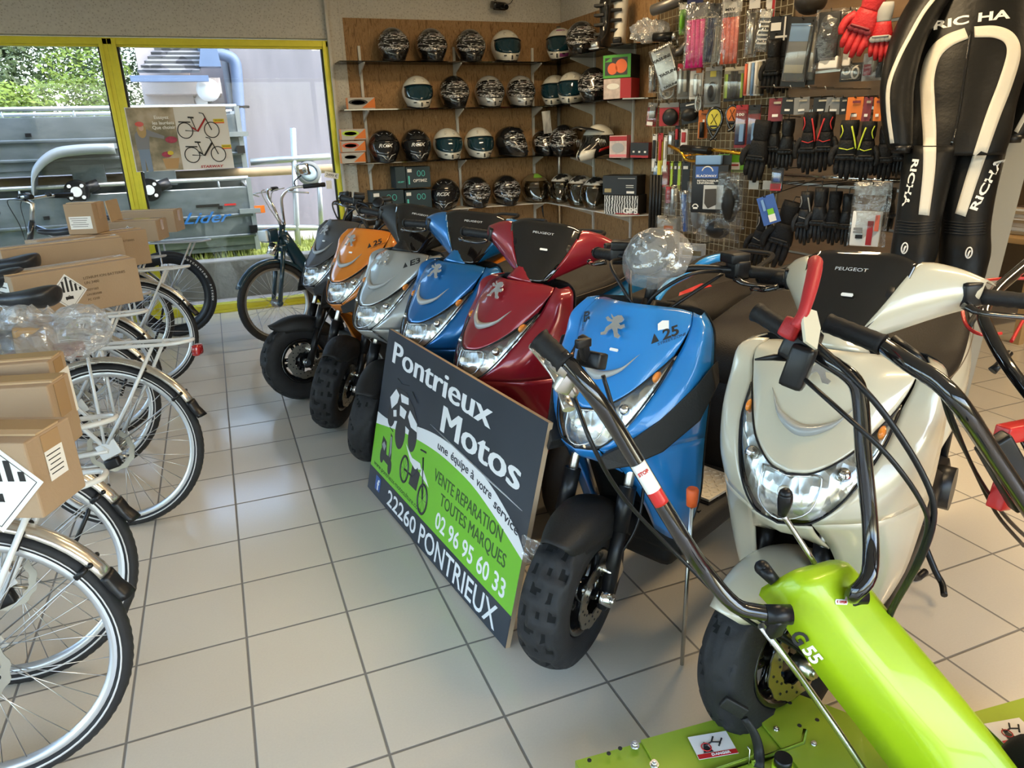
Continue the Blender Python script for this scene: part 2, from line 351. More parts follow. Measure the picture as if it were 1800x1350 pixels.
# trees beyond
def leafy(name, lab, c, r, n, cols, seed, sz=.16, grp=None):
    rnd = random.Random(seed); t = thing(name, lab, 'tree', (c[0], c[1], -.05), group=grp)
    b = MB(); blobs = [(V((rnd.gauss(0, r[0] * .42), rnd.gauss(0, r[1] * .35), c[2] + rnd.gauss(0, r[2] * .42))), rnd.uniform(.3, .5)) for _ in range(26)]
    for _ in range(n):
        bc, br = rnd.choice(blobs); d = V((rnd.gauss(0, 1), rnd.gauss(0, 1), rnd.gauss(0, 1))).normalized()
        p = bc + V((d.x * r[0], d.y * r[1], d.z * r[2])) * br * rnd.uniform(.8, 1.05)
        u = V((rnd.gauss(0, 1), rnd.gauss(0, 1), rnd.gauss(0, .6))).normalized(); v_ = u.orthogonal().normalized(); s = sz * rnd.uniform(.6, 1.4)
        b.add([p - u * s, p + v_ * s * .4, p + u * s, p - v_ * s * .4], [(0, 1, 2, 3)])
    b.build('foliage', ramp_mat(name + str(seed), 3.2, cols, .85), t)
    MB().tube([(0, 0, 0), (.1, 0, c[2] * .5), (0, .1, c[2])], [.16, .12, .06], 8, k=4).build('trunk', mat('bark', (.1, .075, .05), .9), t)
DG = [(.3, (.018, .032, .009)), (.55, (.055, .09, .022)), (.8, (.14, .19, .07))]; LG = [(.3, (.06, .085, .035)), (.6, (.12, .155, .07)), (.85, (.20, .235, .13))]
leafy('deciduous_tree', 'tall dark green tree filling the upper left pane', (-6.5, 24, 4.6), (4.4, 2.6, 4.2), 52000, DG, 1, .085)
leafy('deciduous_tree', 'dark green tree rising behind the yellow mullion', (.2, 32, 5.5), (5, 3, 5), 42000, DG, 2, .085)
leafy('willow_tree', 'pale grey green rounded willow at the far left of the window', (-6.2, 18, 2.2), (3.0, 2, 2.4), 34000, LG, 3, .06)
leafy('shrub', 'bright lime green shrub just above the trailer rail', (-2.6, 15, 1.6), (1.9, 1, .9), 12000, [(.3, (.12, .18, .02)), (.7, (.22, .29, .05))], 4, .05)
leafy('deciduous_tree', 'tree seen to the left of the slate roofed porch', (6.4, 26, 6.2), (3, 2.4, 4), 22000, DG, 5, .085)
# rendered building with slate porch, gutter pipe and globe lamps
M_render = ramp_mat('pinkish_render', 1.1, [(.3, (.17, .155, .16)), (.6, (.22, .20, .205)), (.8, (.255, .24, .245))], .95, stretch=(3, 3, .5))
M_blue = mat('blue_painted_zinc', (.11, .15, .23), .5, var=.15)
B = thing('rendered_building', 'large pale pink rendered building with slate porch, right pane', 'building', (4.5, 13, 0))
o = -V((4.5, 13, 0))
def Bp(u, v, y=13): return aty(u, v, y) + o
b = MB(); p1, p2 = Bp(402, 80), Bp(640, 80)
b.box(((p1.x + p2.x + 6) / 2, 3, 3.0), (p2.x + 6 - p1.x, 6, 6.4)).build('wall', M_render, B)
pl, pr_ = Bp(250, 190, 12.2), Bp(402, 190, 12.2); zt, zb = Bp(250, 130, 12.2).z, Bp(250, 190, 12.2).z
b = MB(); b.box(((pl.x + .35), .3, zb / 2 + .6), (.7, .8, zb + .9)).box((pr_.x - .25, 1.2, zb / 2 + .7), (.6, .5, zb + .9)).box(((pl.x + pr_.x) / 2, 1.9, zb / 2 + .8), (pr_.x - pl.x, .2, zb + 1)).box(((pl.x + pr_.x) / 2, .1, zt - .14), (pr_.x - pl.x - .1, 1.2, .22))
b.build('porch', mat('porch_render', (.42, .36, .34), .9, var=.15), B)
a0, a1 = Bp(242, 128, 12.0), Bp(352, 128, 12.0); t0, t1 = Bp(293, 60, 13), Bp(355, 60, 13)
rf = ramp_mat('slate_shingles', 7, [(.2, (.11, .105, .105)), (.5, (.17, .16, .16)), (.8, (.23, .22, .21))], .8, 'cell', stretch=(1.0, .3, 1.2))
b = MB(); N = 9
for k in range(N):
    f0, f1 = k / N, (k + 1.12) / N; q = [a0.lerp(t0, f0), a1.lerp(t1, f0), a1.lerp(t1, f1), a0.lerp(t0, f1)]; up = V((0, -.035, .035)) * (1)
    b.add([q[0] + up, q[1] + up, q[2], q[3], q[0], q[1], q[2] - V((0, 0, .02)), q[3] - V((0, 0, .02))], [(0, 1, 2, 3), (4, 5, 6, 7), (0, 1, 5, 4), (1, 2, 6, 5), (0, 3, 7, 4)])
b.build('porch_roof', rf, B)
b = MB(); b.box(((a0 + a1) / 2 + V((0, -.05, -.08))), ((a1 - a0).x + .2, .12, .08)); b.prism([(0, 0), (.30, 0), (.26, .40), (.10, .42)], .3, basis(Bp(350, 120, 12.3), (1, 0, 0), (0, 0, 1))); b.build('fascia', M_blue, B)
pp = [Bp(u, v, 12.5) for u, v in ((355, 78), (362, 90), (398, 98), (412, 108), (416, 130), (420, 190), (428, 300), (440, 430))]
MB().tube(pp, .085, 12, k=3).build('drainpipe', M_blue, B)
g = MB(); g.ball(Bp(366, 158, 12.2), .165, n=24); g.ball(Bp(358, 177, 12.9), .12, n=20); lo = g.build('globe_lamp', mat('opal_globe', (.6, .6, .6), .3), B)
q = Bp(368, 172, 12.2); MB().cyl(q, q + V((0, 0, -.25)), .035).tube([q + V((0, 0, -.12)), q + V((.55, .3, -.12))], .02).build('lamp_bracket', M_black, lo)
# galvanised trailers parked outside the window
M_galv = ramp_mat('galvanised_sheet', 5, [(.3, (.11, .135, .14)), (.5, (.145, .17, .18)), (.7, (.18, .205, .215))], .38, 'noise', stretch=(1, 1, 2), metal=.55, bump=.05)
M_rail = mat('galvanised_rail', (.46, .49, .50), .35, .7, var=.1)
def trailer(lab, x0, x1, zt, zb, y, gp, hubs=(), fender=None, logo=None):
    t = thing('galvanised_trailer', lab, 'trailer', ((x0 + x1) / 2, y, 0), group='galvanised trailers outside the window'); o = -t.location; cx = (x0 + x1) / 2
    b = MB(); h = zt - zb
    b.box((0, 0, zb + h * .48), (x1 - x0, .03, h * .80), bev=.006)
    for k in (.14, .5): b.box((0, -.02, zb + h * .8 * k + .08), (x1 - x0, .05, .035), bev=.01)
    b.box((0, .75, zb + .03), (x1 - x0, 1.5, .05)).box((0, 1.5, zb + h * .48), (x1 - x0, .03, h * .8)); b.build('side_panel', M_galv, t)
    b = MB()
    for yy in (0, 1.5):
        b.tube([(x0 - cx, yy, zt), (x1 - cx, yy, zt)], .022, 8).tube([(x0 - cx, yy, zt - .10), (x1 - cx, yy, zt - .10)], .014, 8)
        for k in range(8): xx = x0 - cx + (x1 - x0) * (k + .5) / 8; b.tube([(xx, yy, zt), (xx, yy, zt - .13)], .012, 6)
    for xx in (x0 - cx, x1 - cx): b.box((xx, 0, zb + h / 2), (.05, .05, h)).box((xx, 1.5, zb + h / 2), (.05, .05, h)).box((xx, .75, zb + h * .5), (.03, 1.5, h * .7))
    b.build('rail', M_rail, t)
    b = MB()
    for k in range(6): b.box((x0 - cx + (x1 - x0) * (k + .6) / 6, -.035, zb + h * .62), (.05, .03, .035))
    b.box((x1 - cx - .03, -.04, zb + h * .55), (.22, .05, .05), mi=1).box((x1 - cx - .02, -.05, zb + h * .3), (.08, .06, .08)); b.build('latch', [M_black, M_rail], t)
    for hx, hz in hubs:
        a = MB(); a.box((hx - cx + .12, -.02, hz + .14), (.3, .05, .22)); a.build('axle_bracket', M_galv, t)
        a = MB(); a.tube([(hx - cx + .2, -.12, hz + .06), (hx - cx, -.16, hz)], .055, 12); hb = a.build('axle_arm', M_black, t)
        a = MB(); a.cyl((hx - cx, -.12, hz), (hx - cx, -.2, hz), .115, n=20); a.cyl((hx - cx, -.2, hz), (hx - cx, -.22, hz), .05, n=16, mi=1)
        for q in range(4): an = PI / 4 + q * PI / 2; a.cyl((hx - cx + .08 * math.cos(an), -.2, hz + .08 * math.sin(an)), (hx - cx + .08 * math.cos(an), -.215, hz + .08 * math.sin(an)), .018, n=10, mi=1)
        a.build('wheel_hub', [M_black, M_white], t)
    if fender:
        fx0, fx1, fz = fender; P = [(fx0 - cx, fz - .42), (fx0 - cx + .06, fz - .2), (fx0 - cx + .25, fz - .04), (fx0 - cx + .5, fz), (fx1 - cx, fz)]
        P = smooth_path([(a, 0, b_) for a, b_ in P], 5)
        b = MB(); b.rings([[p + V((0, -.3, .0)), p + V((0, -.02, 0)), p + V((0, -.02, -.05)), p + V((0, -.27, -.05)), p + V((0, -.27, -.1)), p + V((0, -.3, -.1))] for p in P]); b.build('mudguard', mat('zinc_mudguard', (.34, .38, .40), .4, .4), t)
    if logo:
        lx, lz = logo
        text('lettering', 'Lider', basis((lx - cx, -.045, lz), (1, 0, 0), (0, 0, 1)), .12, mat('logo_blue', (.03, .16, .45), .4), t, width=.5, shear=.5, bold=.01)
        MB().box((lx - cx + .02, -.022, lz + .12), (.24, .004, .03)).box((lx - cx + .25, -.022, lz + .12), (.12, .004, .02), mi=1).build('sticker', [M_black, M_red], t)
        MB().box((lx - cx + .55, -.03, lz + .05), (.11, .03, .08)).build('reflector', mat('amber_reflector', (.75, .18, .02), .3), t)
    return t
Y1 = 8.8; A = lambda u, v: aty(u, v, Y1)
xr = A(432, 300).x; xl = -4.6
h1, h2 = A(140, 335), A(265, 332)
trailer('upper galvanised trailer with curved mudguard and black wheel hubs, outside', xl, xr, A(300, 188).z, A(300, 300).z, Y1, None,
        hubs=[(h1.x, h1.z), (h2.x, h2.z)], fender=(A(58, 300).x, A(205, 250).x, A(100, 255).z))
lg = aty(365, 380, Y1)
trailer('lower galvanised trailer with blue script lettering on its side, outside', xl, A(448, 400).x, A(300, 318).z, A(300, 448).z, Y1 - .1, None, logo=(lg.x, lg.z))
t = thing('car', 'white car body parked behind the trailers, seen between them', 'car', (A(60, 315).x, 11.2, 0))
b = MB(); b.rings([[V((x, y, z)) for y, z in ((-.8, .25), (-.85, .6), (-.75, .95), (-.5, .95 + hh), (.5, .95 + hh), (.75, .95), (.85, .6), (.8, .25))] for x, hh in ((-2.2, 0), (-1.6, .03), (-1.1, .4), (.6, .45), (1.2, .1), (2.1, 0))]); b.build('body', mat('white_car_paint', (.45, .46, .48), .25, coat=.5), t, bev=.03)
for sx in (-1.3, 1.3):
    MB().lathe([(.05, -.08), (.2, -.09), (.3, -.08), (.32, 0), (.3, .08), (.05, .08)], 24, basis((sx, -.82, .3), (1, 0, 0), (0, 0, 1))).build('wheel', M_tyre, t)
# rendered outdoor posts and rail right of the trailers
b = MB(); q0, q1 = aty(440, 303, 10), aty(560, 297, 10)
tag(MB().tube([q0 + V((-5, 0, 0)), q0, q1, q1 + V((2, 0, 0))], .055, 12).build('timber_rail', mat('timber_pole', (.42, .30, .17), .8, var=.2)), 'round timber fence rail outside, behind the trailers', 'fence rail')
t = thing('trailer_drawbar', 'galvanised drawbar with round jockey wheel outside the right pane', 'trailer', (aty(515, 300, 9.3).x, 9.3, 0)); o = -t.location
P_ = lambda u, v: aty(u, v, 9.3) + o
b = MB(); b.tube([P_(515, 225), P_(522, 400), P_(520, 400) + V((0, 0, -.3))], .035, 10).tube([P_(440, 285), P_(580, 275)], .04, 8).tube([P_(440, 400), P_(560, 400)], .035, 8).tube([P_(560, 300), P_(566, 420)], .03, 8)
b.build('drawbar', M_rail, t)
wc = P_(543, 304); M4 = basis(wc, (1, 0, 0), (0, 0, 1))
MB().lathe([(.02, -.03), (.05, -.035), (.1, -.02), (.1, .02), (.05, .035), (.02, .03)], 24, M4, 0).lathe([(.1, -.035), (.14, -.03), (.145, 0), (.14, .03), (.1, .035)], 28, M4, 1).build('jockey_wheel', [mat('pale_blue_rim', (.5, .6, .68), .4), mat('grey_rubber', (.22, .23, .23), .6)], t)
# ---------------------------------------------------------------- scooters
M_seat = mat('brown_black_vinyl', (.014, .011, .009), .5, spec=.35, bump=.25, bs=260)
M_lens = clearmat('clear_lens', (.97, .98, .98), .10, .03)
M_refl = ramp_mat('faceted_reflector', 42, [(0, (.62, .63, .58)), (.5, (.85, .86, .82)), (1, (.97, .97, .93))], .25, 'voronoi', metal=.9, bump=1.0, stretch=(1, 1, .5))
M_amber = mat('amber_bulb', (.80, .25, .03), .15, coat=.6)
M_label = mat('price_label', (.85, .83, .80), .6)
M_disc = mat('brake_disc_steel', (.50, .46, .38), .3, 1)
M_groove_shade = mat('tread_groove_shade', (.002, .002, .002), .9)  # near black puts the shade inside the tread into the colour
M_emb = mat('emblem_silver', (.70, .70, .70), .22, .8)
LION = [(-.30, .46), (-.12, .34), (.02, .44), (.20, .46), (.34, .34), (.30, .20), (.18, .14), (.30, .06), (.44, .14), (.50, .02), (.38, -.08), (.22, -.08), (.30, -.26), (.46, -.34), (.40, -.46), (.22, -.44), (.10, -.24), (-.02, -.12), (-.16, -.22), (-.20, -.40), (-.42, -.46), (-.46, -.36), (-.32, -.30), (-.30, -.12), (-.16, .04), (-.10, .14), (-.34, .14), (-.48, .26), (-.40, .34), (-.22, .24), (-.12, .24), (-.24, .34)]
def wheel(T, R_, rr, wd, knob, parent, disc=1, spokes=5):
    """cast wheel; T places the axle, local z = axle (towards the left side)"""
    tn = 'tyre'; n = 144; h = wd / 2
    prof = [(rr, -h * .72), (rr + .012, -h * .95), ((rr + R_) / 2, -h), (R_ - .030, -h * .97), (R_ - .017, -h * .86)] + [(R_ - .0165 * (q / 5.) ** 2, q / 5. * h * .84) for q in range(-5, 6)] + [(R_ - .017, h * .86), (R_ - .030, h * .97), ((rr + R_) / 2, h), (rr + .012, h * .95), (rr, h * .72)]
    def fn(a, k):
        q = k - 10
        if abs(q) > 6: return 0
        s = a * n / (2 * PI) + .01
        if knob:
            ph = (s + (6 if q % 4 < 2 else 0)) % 12; g = ph < 3 or (q in (-3, 3) and ph < 9) or (q == 0 and 5 < ph < 8)
        else:
            ph = (s + abs(q) * 1.6 * (1 if q > 0 else 1)) % 12; g = (ph < 2 and abs(q) > 1) or (abs(q) == 1 and (s + q) % 24 < 17)
        return (-.009 if knob else -.006) if g else 0
    b = MB(T); b.lathe(prof, n, None, 0, fn=fn); K = len(prof) - 1
    for i in range(len(b.f)):
        j, k = divmod(i, K)
        if 4 < k < 15 and fn(2 * PI * (j + .01) / n, k) < 0 and fn(2 * PI * (j + 1.01) / n, k + 1) < 0: b.m[i] = 1
    b.build(tn, [M_tyre, M_groove_shade], parent)
    b = MB(T); b.lathe([(rr, -h * .72), (rr - .012, -h * .66), (rr - .02, -h * .2), (rr - .02, h * .2), (rr - .012, h * .66), (rr, h * .72), (rr + .004, h * .8), (rr - .004, h * .84), (rr - .016, h * .7), (rr - .028, h * .2), (rr - .028, -h * .2), (rr - .016, -h * .7), (rr - .004, -h * .84), (rr + .004, -h * .8), (rr, -h * .72)], 48)
    for k in range(spokes):
        a = 2 * PI * k / spokes
        for da in (-.16, .16):
            c0 = V((.03 * math.cos(a + da * 2), .03 * math.sin(a + da * 2), 0)); c1 = V(((rr - .02) * math.cos(a + da), (rr - .02) * math.sin(a + da), 0)); b.tube([c0, c1], [.015, .011], 6, flat=1)
    b.cyl((0, 0, -h * .75), (0, 0, h * .75), .038, n=20).cyl((0, 0, -h - .02), (0, 0, h + .03), .012, n=12)
    b.build('rim', M_gloss, parent)
    if disc:
        b = MB(T); z = h + .004; N = 60
        def ring(r, z_): return [V(((r + (.004 if (i % 6) < 3 else 0)) * math.cos(2 * PI * i / N), (r + (.004 if (i % 6) < 3 else 0)) * math.sin(2 * PI * i / N), z_)) for i in range(N)]
        b.rings([ring(.055, z), ring(.098, z), ring(.098, z + .004), ring(.055, z + .004)], loop=True, smooth=False)
        for k in range(24): a = 2 * PI * k / 24; q = V((.085 - .008 * (k % 2)) * V((math.cos(a), math.sin(a), 0))) if 0 else V(((.085 - .010 * (k % 3)) * math.cos(a), (.085 - .010 * (k % 3)) * math.sin(a), z + .0035)); b.cyl(q, q + V((0, 0, .002)), .0035, n=8, mi=1)
        b.build('brake_disc', [M_disc, M_black], parent)
def glove_lion(parent, M, s, m, bvh=None, dd=None):
    b = MB(M); b.prism([(x * s, y * s) for x, y in LION], .004); return b.build('lion_emblem', m, parent)

def scooter(kind, paint, label, loc, head, steer=0, trim=None, seat=None, fender=None, screen=True, decal=False, group=None, rear_decal=None, lower=None, lean=0, price=True, cover_col=None, wheel_dx=0, steer_w=None, wrap=False, size=1, zs_=.975):
    """kind 'street' = naked bar and knobbly tyres, 'city' = faired bar. x forward, y left, z up; origin under the front axle"""
    st = kind == 'street'; P_ = paint; trim = trim or paint; lower = lower or paint
    t = thing('scooter', label, 'scooter', (loc[0], loc[1], 0), head, group)
    RW, WD = .235, (.128 if st else .112); wx = (.045 if st else -.10) + wheel_dx
    sw = steer if steer_w is None else steer_w
    # steering assembly frame (raked axis through the stem)
    ax = (V((-.33, 0, 1.0)) - V((wx - .03, 0, .2))).normalized(); piv = V((-.33, 0, 1.0))
    S = Matrix.Translation(piv) @ Matrix.Rotation(R(steer), 4, ax) @ Matrix.Translation(-piv)
    Sw = Matrix.Translation(piv) @ Matrix.Rotation(R(sw), 4, ax) @ Matrix.Translation(-piv)
    # --- front panel between lamp and bars
    C0 = [(.0, 0, .765), (-.052, 0, .815), (-.105, 0, .885), (-.142, 0, .945), (-.196, 0, 1.013)]
    C1 = [(-.018, .045, .770), (-.066, .05, .822), (-.114, .052, .888), (-.15, .052, .948), (-.205, .045, 1.012)]
    C2 = [(-.070, .100, .806), (-.102, .105, .85), (-.14, .108, .905), (-.182, .105, .96), (-.236, .088, 1.006)]
    C3 = [(-.150, .142, .862), (-.166, .148, .892), (-.188, .149, .928), (-.218, .144, .965), (-.262, .125, 1.0)]
    C4 = [(-.192, .158, .893), (-.202, .166, .915), (-.218, .172, .94), (-.242, .172, .965), (-.276, .155, .992)]
    if not st:
        for c in (C0, C1, C2, C3, C4): c[-1] = tuple(V(c[-1]) + V((.012, 0, -.022))); c[-2] = tuple(V(c[-2]) + V((.004, 0, -.008)))
    nose = MB(); nose.patch([C0, C1, C2, C3, C4], 5, 5, mirror=True)
    no = nose.build('nose_panel', P_, t, solid=.004)
    bv = BVHTree.FromPolygons(nose.v, nose.f)
    # smiling chevron under the emblem
    b = MB()
    q = [(-.134, -.092, .896), (-.098, -.058, .862), (-.076, 0, .848), (-.098, .058, .862), (-.134, .092, .896)]
    q2 = [(-.118, -.082, .878), (-.083, -.055, .845), (-.060, 0, .828), (-.083, .055, .845), (-.118, .082, .878)]
    A_, B_ = smooth_path(q, 6), smooth_path(q2, 6); n_ = len(A_) - 1
    rg = []
    for i in range(n_ + 1):
        f = math.sin(PI * i / n_) ** .7; a = A_[i] + V((.006, 0, .003)); c = a.lerp(B_[i] + V((.008, 0, .002)), max(.04, f)); rg.append([a, a.lerp(c, .5) + V((.008, 0, .004)) * f, c, c - V((.02, 0, 0))])
    b.rings(rg); b.build('chevron', mat('pale_grey_gloss', (.34, .36, .36), .25, coat=.6), t)
    # emblem and labels
    glove_lion(t, basis((-.139, 0, .958), (0, 1, 0), (-.55, 0, .8)), .07, M_emb)
    # --- head lamp
    lo0 = [(.028, 0, .658), (.030, 0, .71), (.002, 0, .764)]
    L1 = [(.008, .062, .668), (.004, .058, .718), (-.020, .047, .769)]
    L2 = [(-.034, .112, .722), (-.046, .108, .765), (-.070, .100, .805)]
    L3 = [(-.110, .150, .812), (-.122, .149, .838), (-.148, .142, .861)]
    L4 = [(-.186, .160, .882), (-.188, .160, .886), (-.190, .159, .890)]
    b = MB(); b.patch([lo0, L1, L2, L3, L4], 5, 5, mirror=True); hl = b.build('head_lamp', M_lens, t)
    ins = lambda c, d=-.022: [V(p) + V((d, 0, .0)) * (1 if p[1] < .13 else .5) for p in c]
    b = MB(); b.patch([ins(lo0), ins(L1), ins(L2), ins(L3), ins(L4)], 5, 5, mirror=True); b.build('lamp_reflector', M_refl, hl)
    # lamp bowl with rim
    b = MB(); bw = [(-.030, -.062, .756), (.002, -.054, .69), (.030, 0, .668), (.002, .054, .69), (-.030, .062, .756), (-.006, .03, .762), (.004, 0, .760), (-.006, -.03, .762)]
    b.tube(smooth_path(bw + [bw[0]], 4)[:-1], .0022, 6, loop=True); b.build('lamp_bezel', M_chrome, hl)
    b = MB(); b.ball((.012, 0, .725), .014, 0, 12); b.build('bulb', mat('lamp_bulb', (.9, .9, .8), .1, coat=1), hl)
    for s in (1, -1):
        b = MB(); b.ball((-.138, s * .142, .842), .016, 0, 12, (1.4, .5, 1)); b.build('blinker', M_amber, hl)
        b = MB(); b.ball((-.055, s * .098, .765), .016, 0, 12); b.build('side_bulb', M_chrome, hl)
    # dark border line round the lamp
    b = MB()
    for s in (1, -1):
        for cc in (0, 2):
            b.tube([V((c[cc][0] + .002, s * c[cc][1], c[cc][2])) for c in (lo0, L1, L2, L3, L4)], .0024, 6, k=5)
    b.build('lamp_seal', M_black, t)
    # --- side wings of the shield
    I = [(-.215, .105, .34), (-.15, .10, .46), (-.075, .085, .575), (.006, .064, .662), (-.036, .115, .718), (-.112, .153, .808), (-.190, .163, .884), (-.222, .175, .94), (-.278, .157, .992)]
    D = [(-.300, .165, .30), (-.285, .205, .44), (-.255, .225, .58), (-.245, .232, .66), (-.245, .236, .74), (-.255, .236, .82), (-.265, .232, .89), (-.282, .215, .955), (-.305, .175, .99)]
    if not st: D = [(a - .01, y + .002, z) for a, y, z in D]
    if not st: I[-1] = tuple(V(I[-1]) + V((.010, 0, -.020))); D[-1] = tuple(V(D[-1]) + V((.006, 0, -.018)))
    mid = [tuple(V(a).lerp(V(c), .5) + V((.028, .022, 0))) for a, c in zip(I, D)]
    k0 = 3
    b = MB(); b.patch([I[k0:], mid[k0:], D[k0:]], 5, 4, mirror=True); b.build('shield_side', P_, t, solid=.004)
    b = MB(); b.patch([I[:k0 + 1], mid[:k0 + 1], D[:k0 + 1]], 5, 4, mirror=True); b.build('lower_shield', lower, t, solid=.004)
    b = MB(); b.patch([[(.028, 0, .657), (.0, 0, .625), (-.05, 0, .60)], [(.006, .064, .66), (-.02, .07, .628), (-.075, .085, .575)]], 5, 4, mirror=True); b.build('chin', P_, t, solid=.004)
    if st:   # dark diagonal trim below the lamp
        b = MB()
        for s in (1, -1):
            b.rings([[V((x + .030, s * (y + .014), z)), V((x + .030, s * (y + .030), z - h_)), V((x - .03, s * (y + .008), z - h_)), V((x - .03, s * y, z))] for x, y, z, h_ in ((.0, .068, .655, .035), (-.045, .118, .69, .06), (-.12, .168, .745, .085), (-.205, .222, .83, .095), (-.25, .238, .875, .06))], smooth=False)
        b.build('dark_trim', M_dark, t, bev=.004)
        b = MB()
        for s in (1, -1):
            for x, y, z in ((-.035, .118, .655), (-.21, .238, .80)): b.cyl((x + .006, s * y, z), (x + .014, s * (y + .008), z), .009, n=12)
        b.build('trim_screw', M_gloss, t)
    if decal:
        for s in (1, -1):
            ddir = V((-.45, -s * .75, -.45)).normalized(); Mx = basis(V((-.15, s * .20, .955)), (-.55, s * .60, .42) if s > 0 else (.55, .60, -.42), (-.5, 0, .8))
            mc = M_ink
            Bm = basis(V((-.19, s * .135, .948)), V((-.62, .58, .30)) if s > 0 else V((.62, .58, -.30)), (-.3, 0, .95))
            if decal is True: text('decal', 'STREETZONE', Bm @ Matrix.Translation((.004, -.017, 0)), .007, mc, t, width=.085, drape=bv, ddir=ddir, shear=.3)
            b = MB(); tri = [Bm @ V(q) for q in ((-.052, -.010, 0), (-.030, -.010, 0), (-.030, .014, 0))]; tri = [(lambda h_: h_[0] - ddir * .0015 if h_[0] else q)(bv.ray_cast(q - ddir * .3, ddir)) for q in tri]; b.add(tri, [(0, 1, 2)]); b.build('decal', mc, t)
            text('decal', decal if isinstance(decal, str) else '25', basis(V((-.195, s * .142, .953)), V((-.62, .58, .30)) if s > 0 else V((.62, .58, -.30)), (-.3, 0, .95)), .026, mc, t, width=.058, bold=.03, shear=.35, drape=bv, ddir=ddir)
    # --- inner shield, floor, body
    b = MB(); Dm = [(x - .012, y - .004, z) for x, y, z in D]
    b.patch([[(x - .05, 0, z) for x, y, z in D], [(x - .05, y * .55, z) for x, y, z in D], Dm], 4, 4, mirror=True); b.build('leg_shield', M_dark, t, solid=.004)
    b = MB(); b.box((-.53, 0, .285), (.56, .36, .07), bev=.02).box((-.53, 0, .22), (.50, .24, .1), bev=.03)
    for k in range(5): b.box((-.42 - k * .06, 0, .323), (.012, .28, .006))
    b.build('footboard', M_dark, t)
    Y = [.10, .155, .175, .165, .12]
    def sec(x, zt, zb, w): return [V((x, w * c, (zt + zb) / 2 + (zt - zb) / 2 * s_)) for c, s_ in ((0, 1), (.55, .97), (.9, .7), (1, .1), (.9, -.6), (.6, -1), (0, -1), (-.6, -1), (-.9, -.6), (-1, .1), (-.9, .7), (-.55, .97))]
    # apron under the seat (dark) + painted rear cowl + seat
    b = MB(); b.rings([sec(-.735, .58, .30, .10), sec(-.76, .68, .28, .14), sec(-.86, .74, .28, .165), sec(-1.02, .74, .34, .165)]); b.build('seat_apron', M_seat, t, sub=1)
    b = MB(); b.rings([sec(-.90, .70, .34, .168), sec(-1.02, .73, .42, .185), sec(-1.2, .765, .50, .185), sec(-1.4, .81, .60, .155), sec(-1.56, .835, .70, .10), sec(-1.62, .84, .77, .04)]); b.build('rear_cowl', P_ if not st else trim, t, sub=1)
    b = MB(); b.rings([sec(-.735, .70, .62, .07), sec(-.77, .765, .64, .125), sec(-.88, .80, .68, .16), sec(-1.02, .805, .70, .17), sec(-1.12, .835, .72, .165), sec(-1.3, .865, .76, .15), sec(-1.46, .875, .79, .11), sec(-1.52, .87, .82, .05)]); so_ = b.build('seat', M_seat, t, sub=2)
    b = MB()
    for s in (1, -1): b.tube([(-.78, s * .128, .735), (-.9, s * .160, .755), (-1.05, s * .168, .768), (-1.2, s * .163, .80), (-1.4, s * .135, .825)], .0018, 5, k=5)
    b.build('seat_seam', mat('seat_thread', (.14, .11, .08), .7), t)
    b = MB(); b.box((-1.62, 0, .77), (.05, .13, .06), bev=.015); b.build('tail_lamp', mat('red_lens', (.35, .01, .01), .15, coat=1), t)
    b = MB(); b.tube([(-1.25, .14, .82), (-1.45, .15, .88), (-1.62, .1, .90), (-1.66, 0, .90), (-1.62, -.1, .90), (-1.45, -.15, .88), (-1.25, -.14, .82)], .011, 8, k=5); b.build('grab_rail', M_dark, t)
    # --- rear wheel, engine, exhaust
    Wr = Matrix.Translation((-1.26, 0, RW)) @ Matrix.Rotation(-PI / 2, 4, 'X')
    wheel(Wr, RW, .128, WD + .004, st, t, 0)
    b = MB(); b.box((-1.12, .12, .27), (.42, .09, .15), bev=.04).box((-1.0, .02, .33), (.22, .2, .2), bev=.05).cyl((-1.2, .19, .27), (-1.2, .11, .27), .075, n=20); b.tube([(-1.3, .13, .27), (-1.36, .13, .55), (-1.30, .12, .66)], .016, 8); b.build('engine', M_black, t)
    b = MB(); b.tube([(-.95, -.12, .22), (-1.15, -.15, .24), (-1.5, -.16, .33)], [.02, .045, .05], 14, k=3); b.build('exhaust', M_black, t)
    for s in (1, -1): b = MB(); b.tube([(-.93, s * .1, .2), (-.96, s * .12, .10), (-1.0, s * .15, .012), (-1.06, s * .17, .012)], .012, 8, k=3); b.build('centre_stand_leg', M_black, t)
    b = MB()
    b.tube([(-.95, .15, .2), (-.93, .21, .10), (-.92, .235, .07), (-.88, .25, .055)], .010, 8, k=3); b.build('side_stand', M_black, t)
    # --- front wheel, fender, fork
    Wf = Sw @ Matrix.Translation((wx, 0, RW)) @ Matrix.Rotation(-PI / 2, 4, 'X')
    wheel(Wf, RW, .128, WD, st, t, 1)
    b = MB(Sw); fc = fender or M_dark; rgs = []
    for k in range(15):
        a = R((56 if st else 44) + k * (6.8 if st else 7.2)); e = math.sin(PI * min(1, k / 14.)) ** .5; wd = (.040 + .034 * e); r0 = RW + .022 + (.012 if k in (0,) else 0)
        dr = .035 + .05 * e; c = V((wx + r0 * math.cos(a), 0, RW + r0 * math.sin(a))); n_ = V((math.cos(a), 0, math.sin(a)))
        rgs.append([c + V((0, y * wd, 0)) - n_ * d for y, d in ((-1.06, dr), (-1.05, dr * .45), (-.9, .008), (-.5, -.006), (0, -.012), (.5, -.006), (.9, .008), (1.05, dr * .45), (1.06, dr))])
    b.rings(rgs, closed=False); b.build('front_fender', fc, t, solid=.004, sub=1)
    b = MB(Sw)
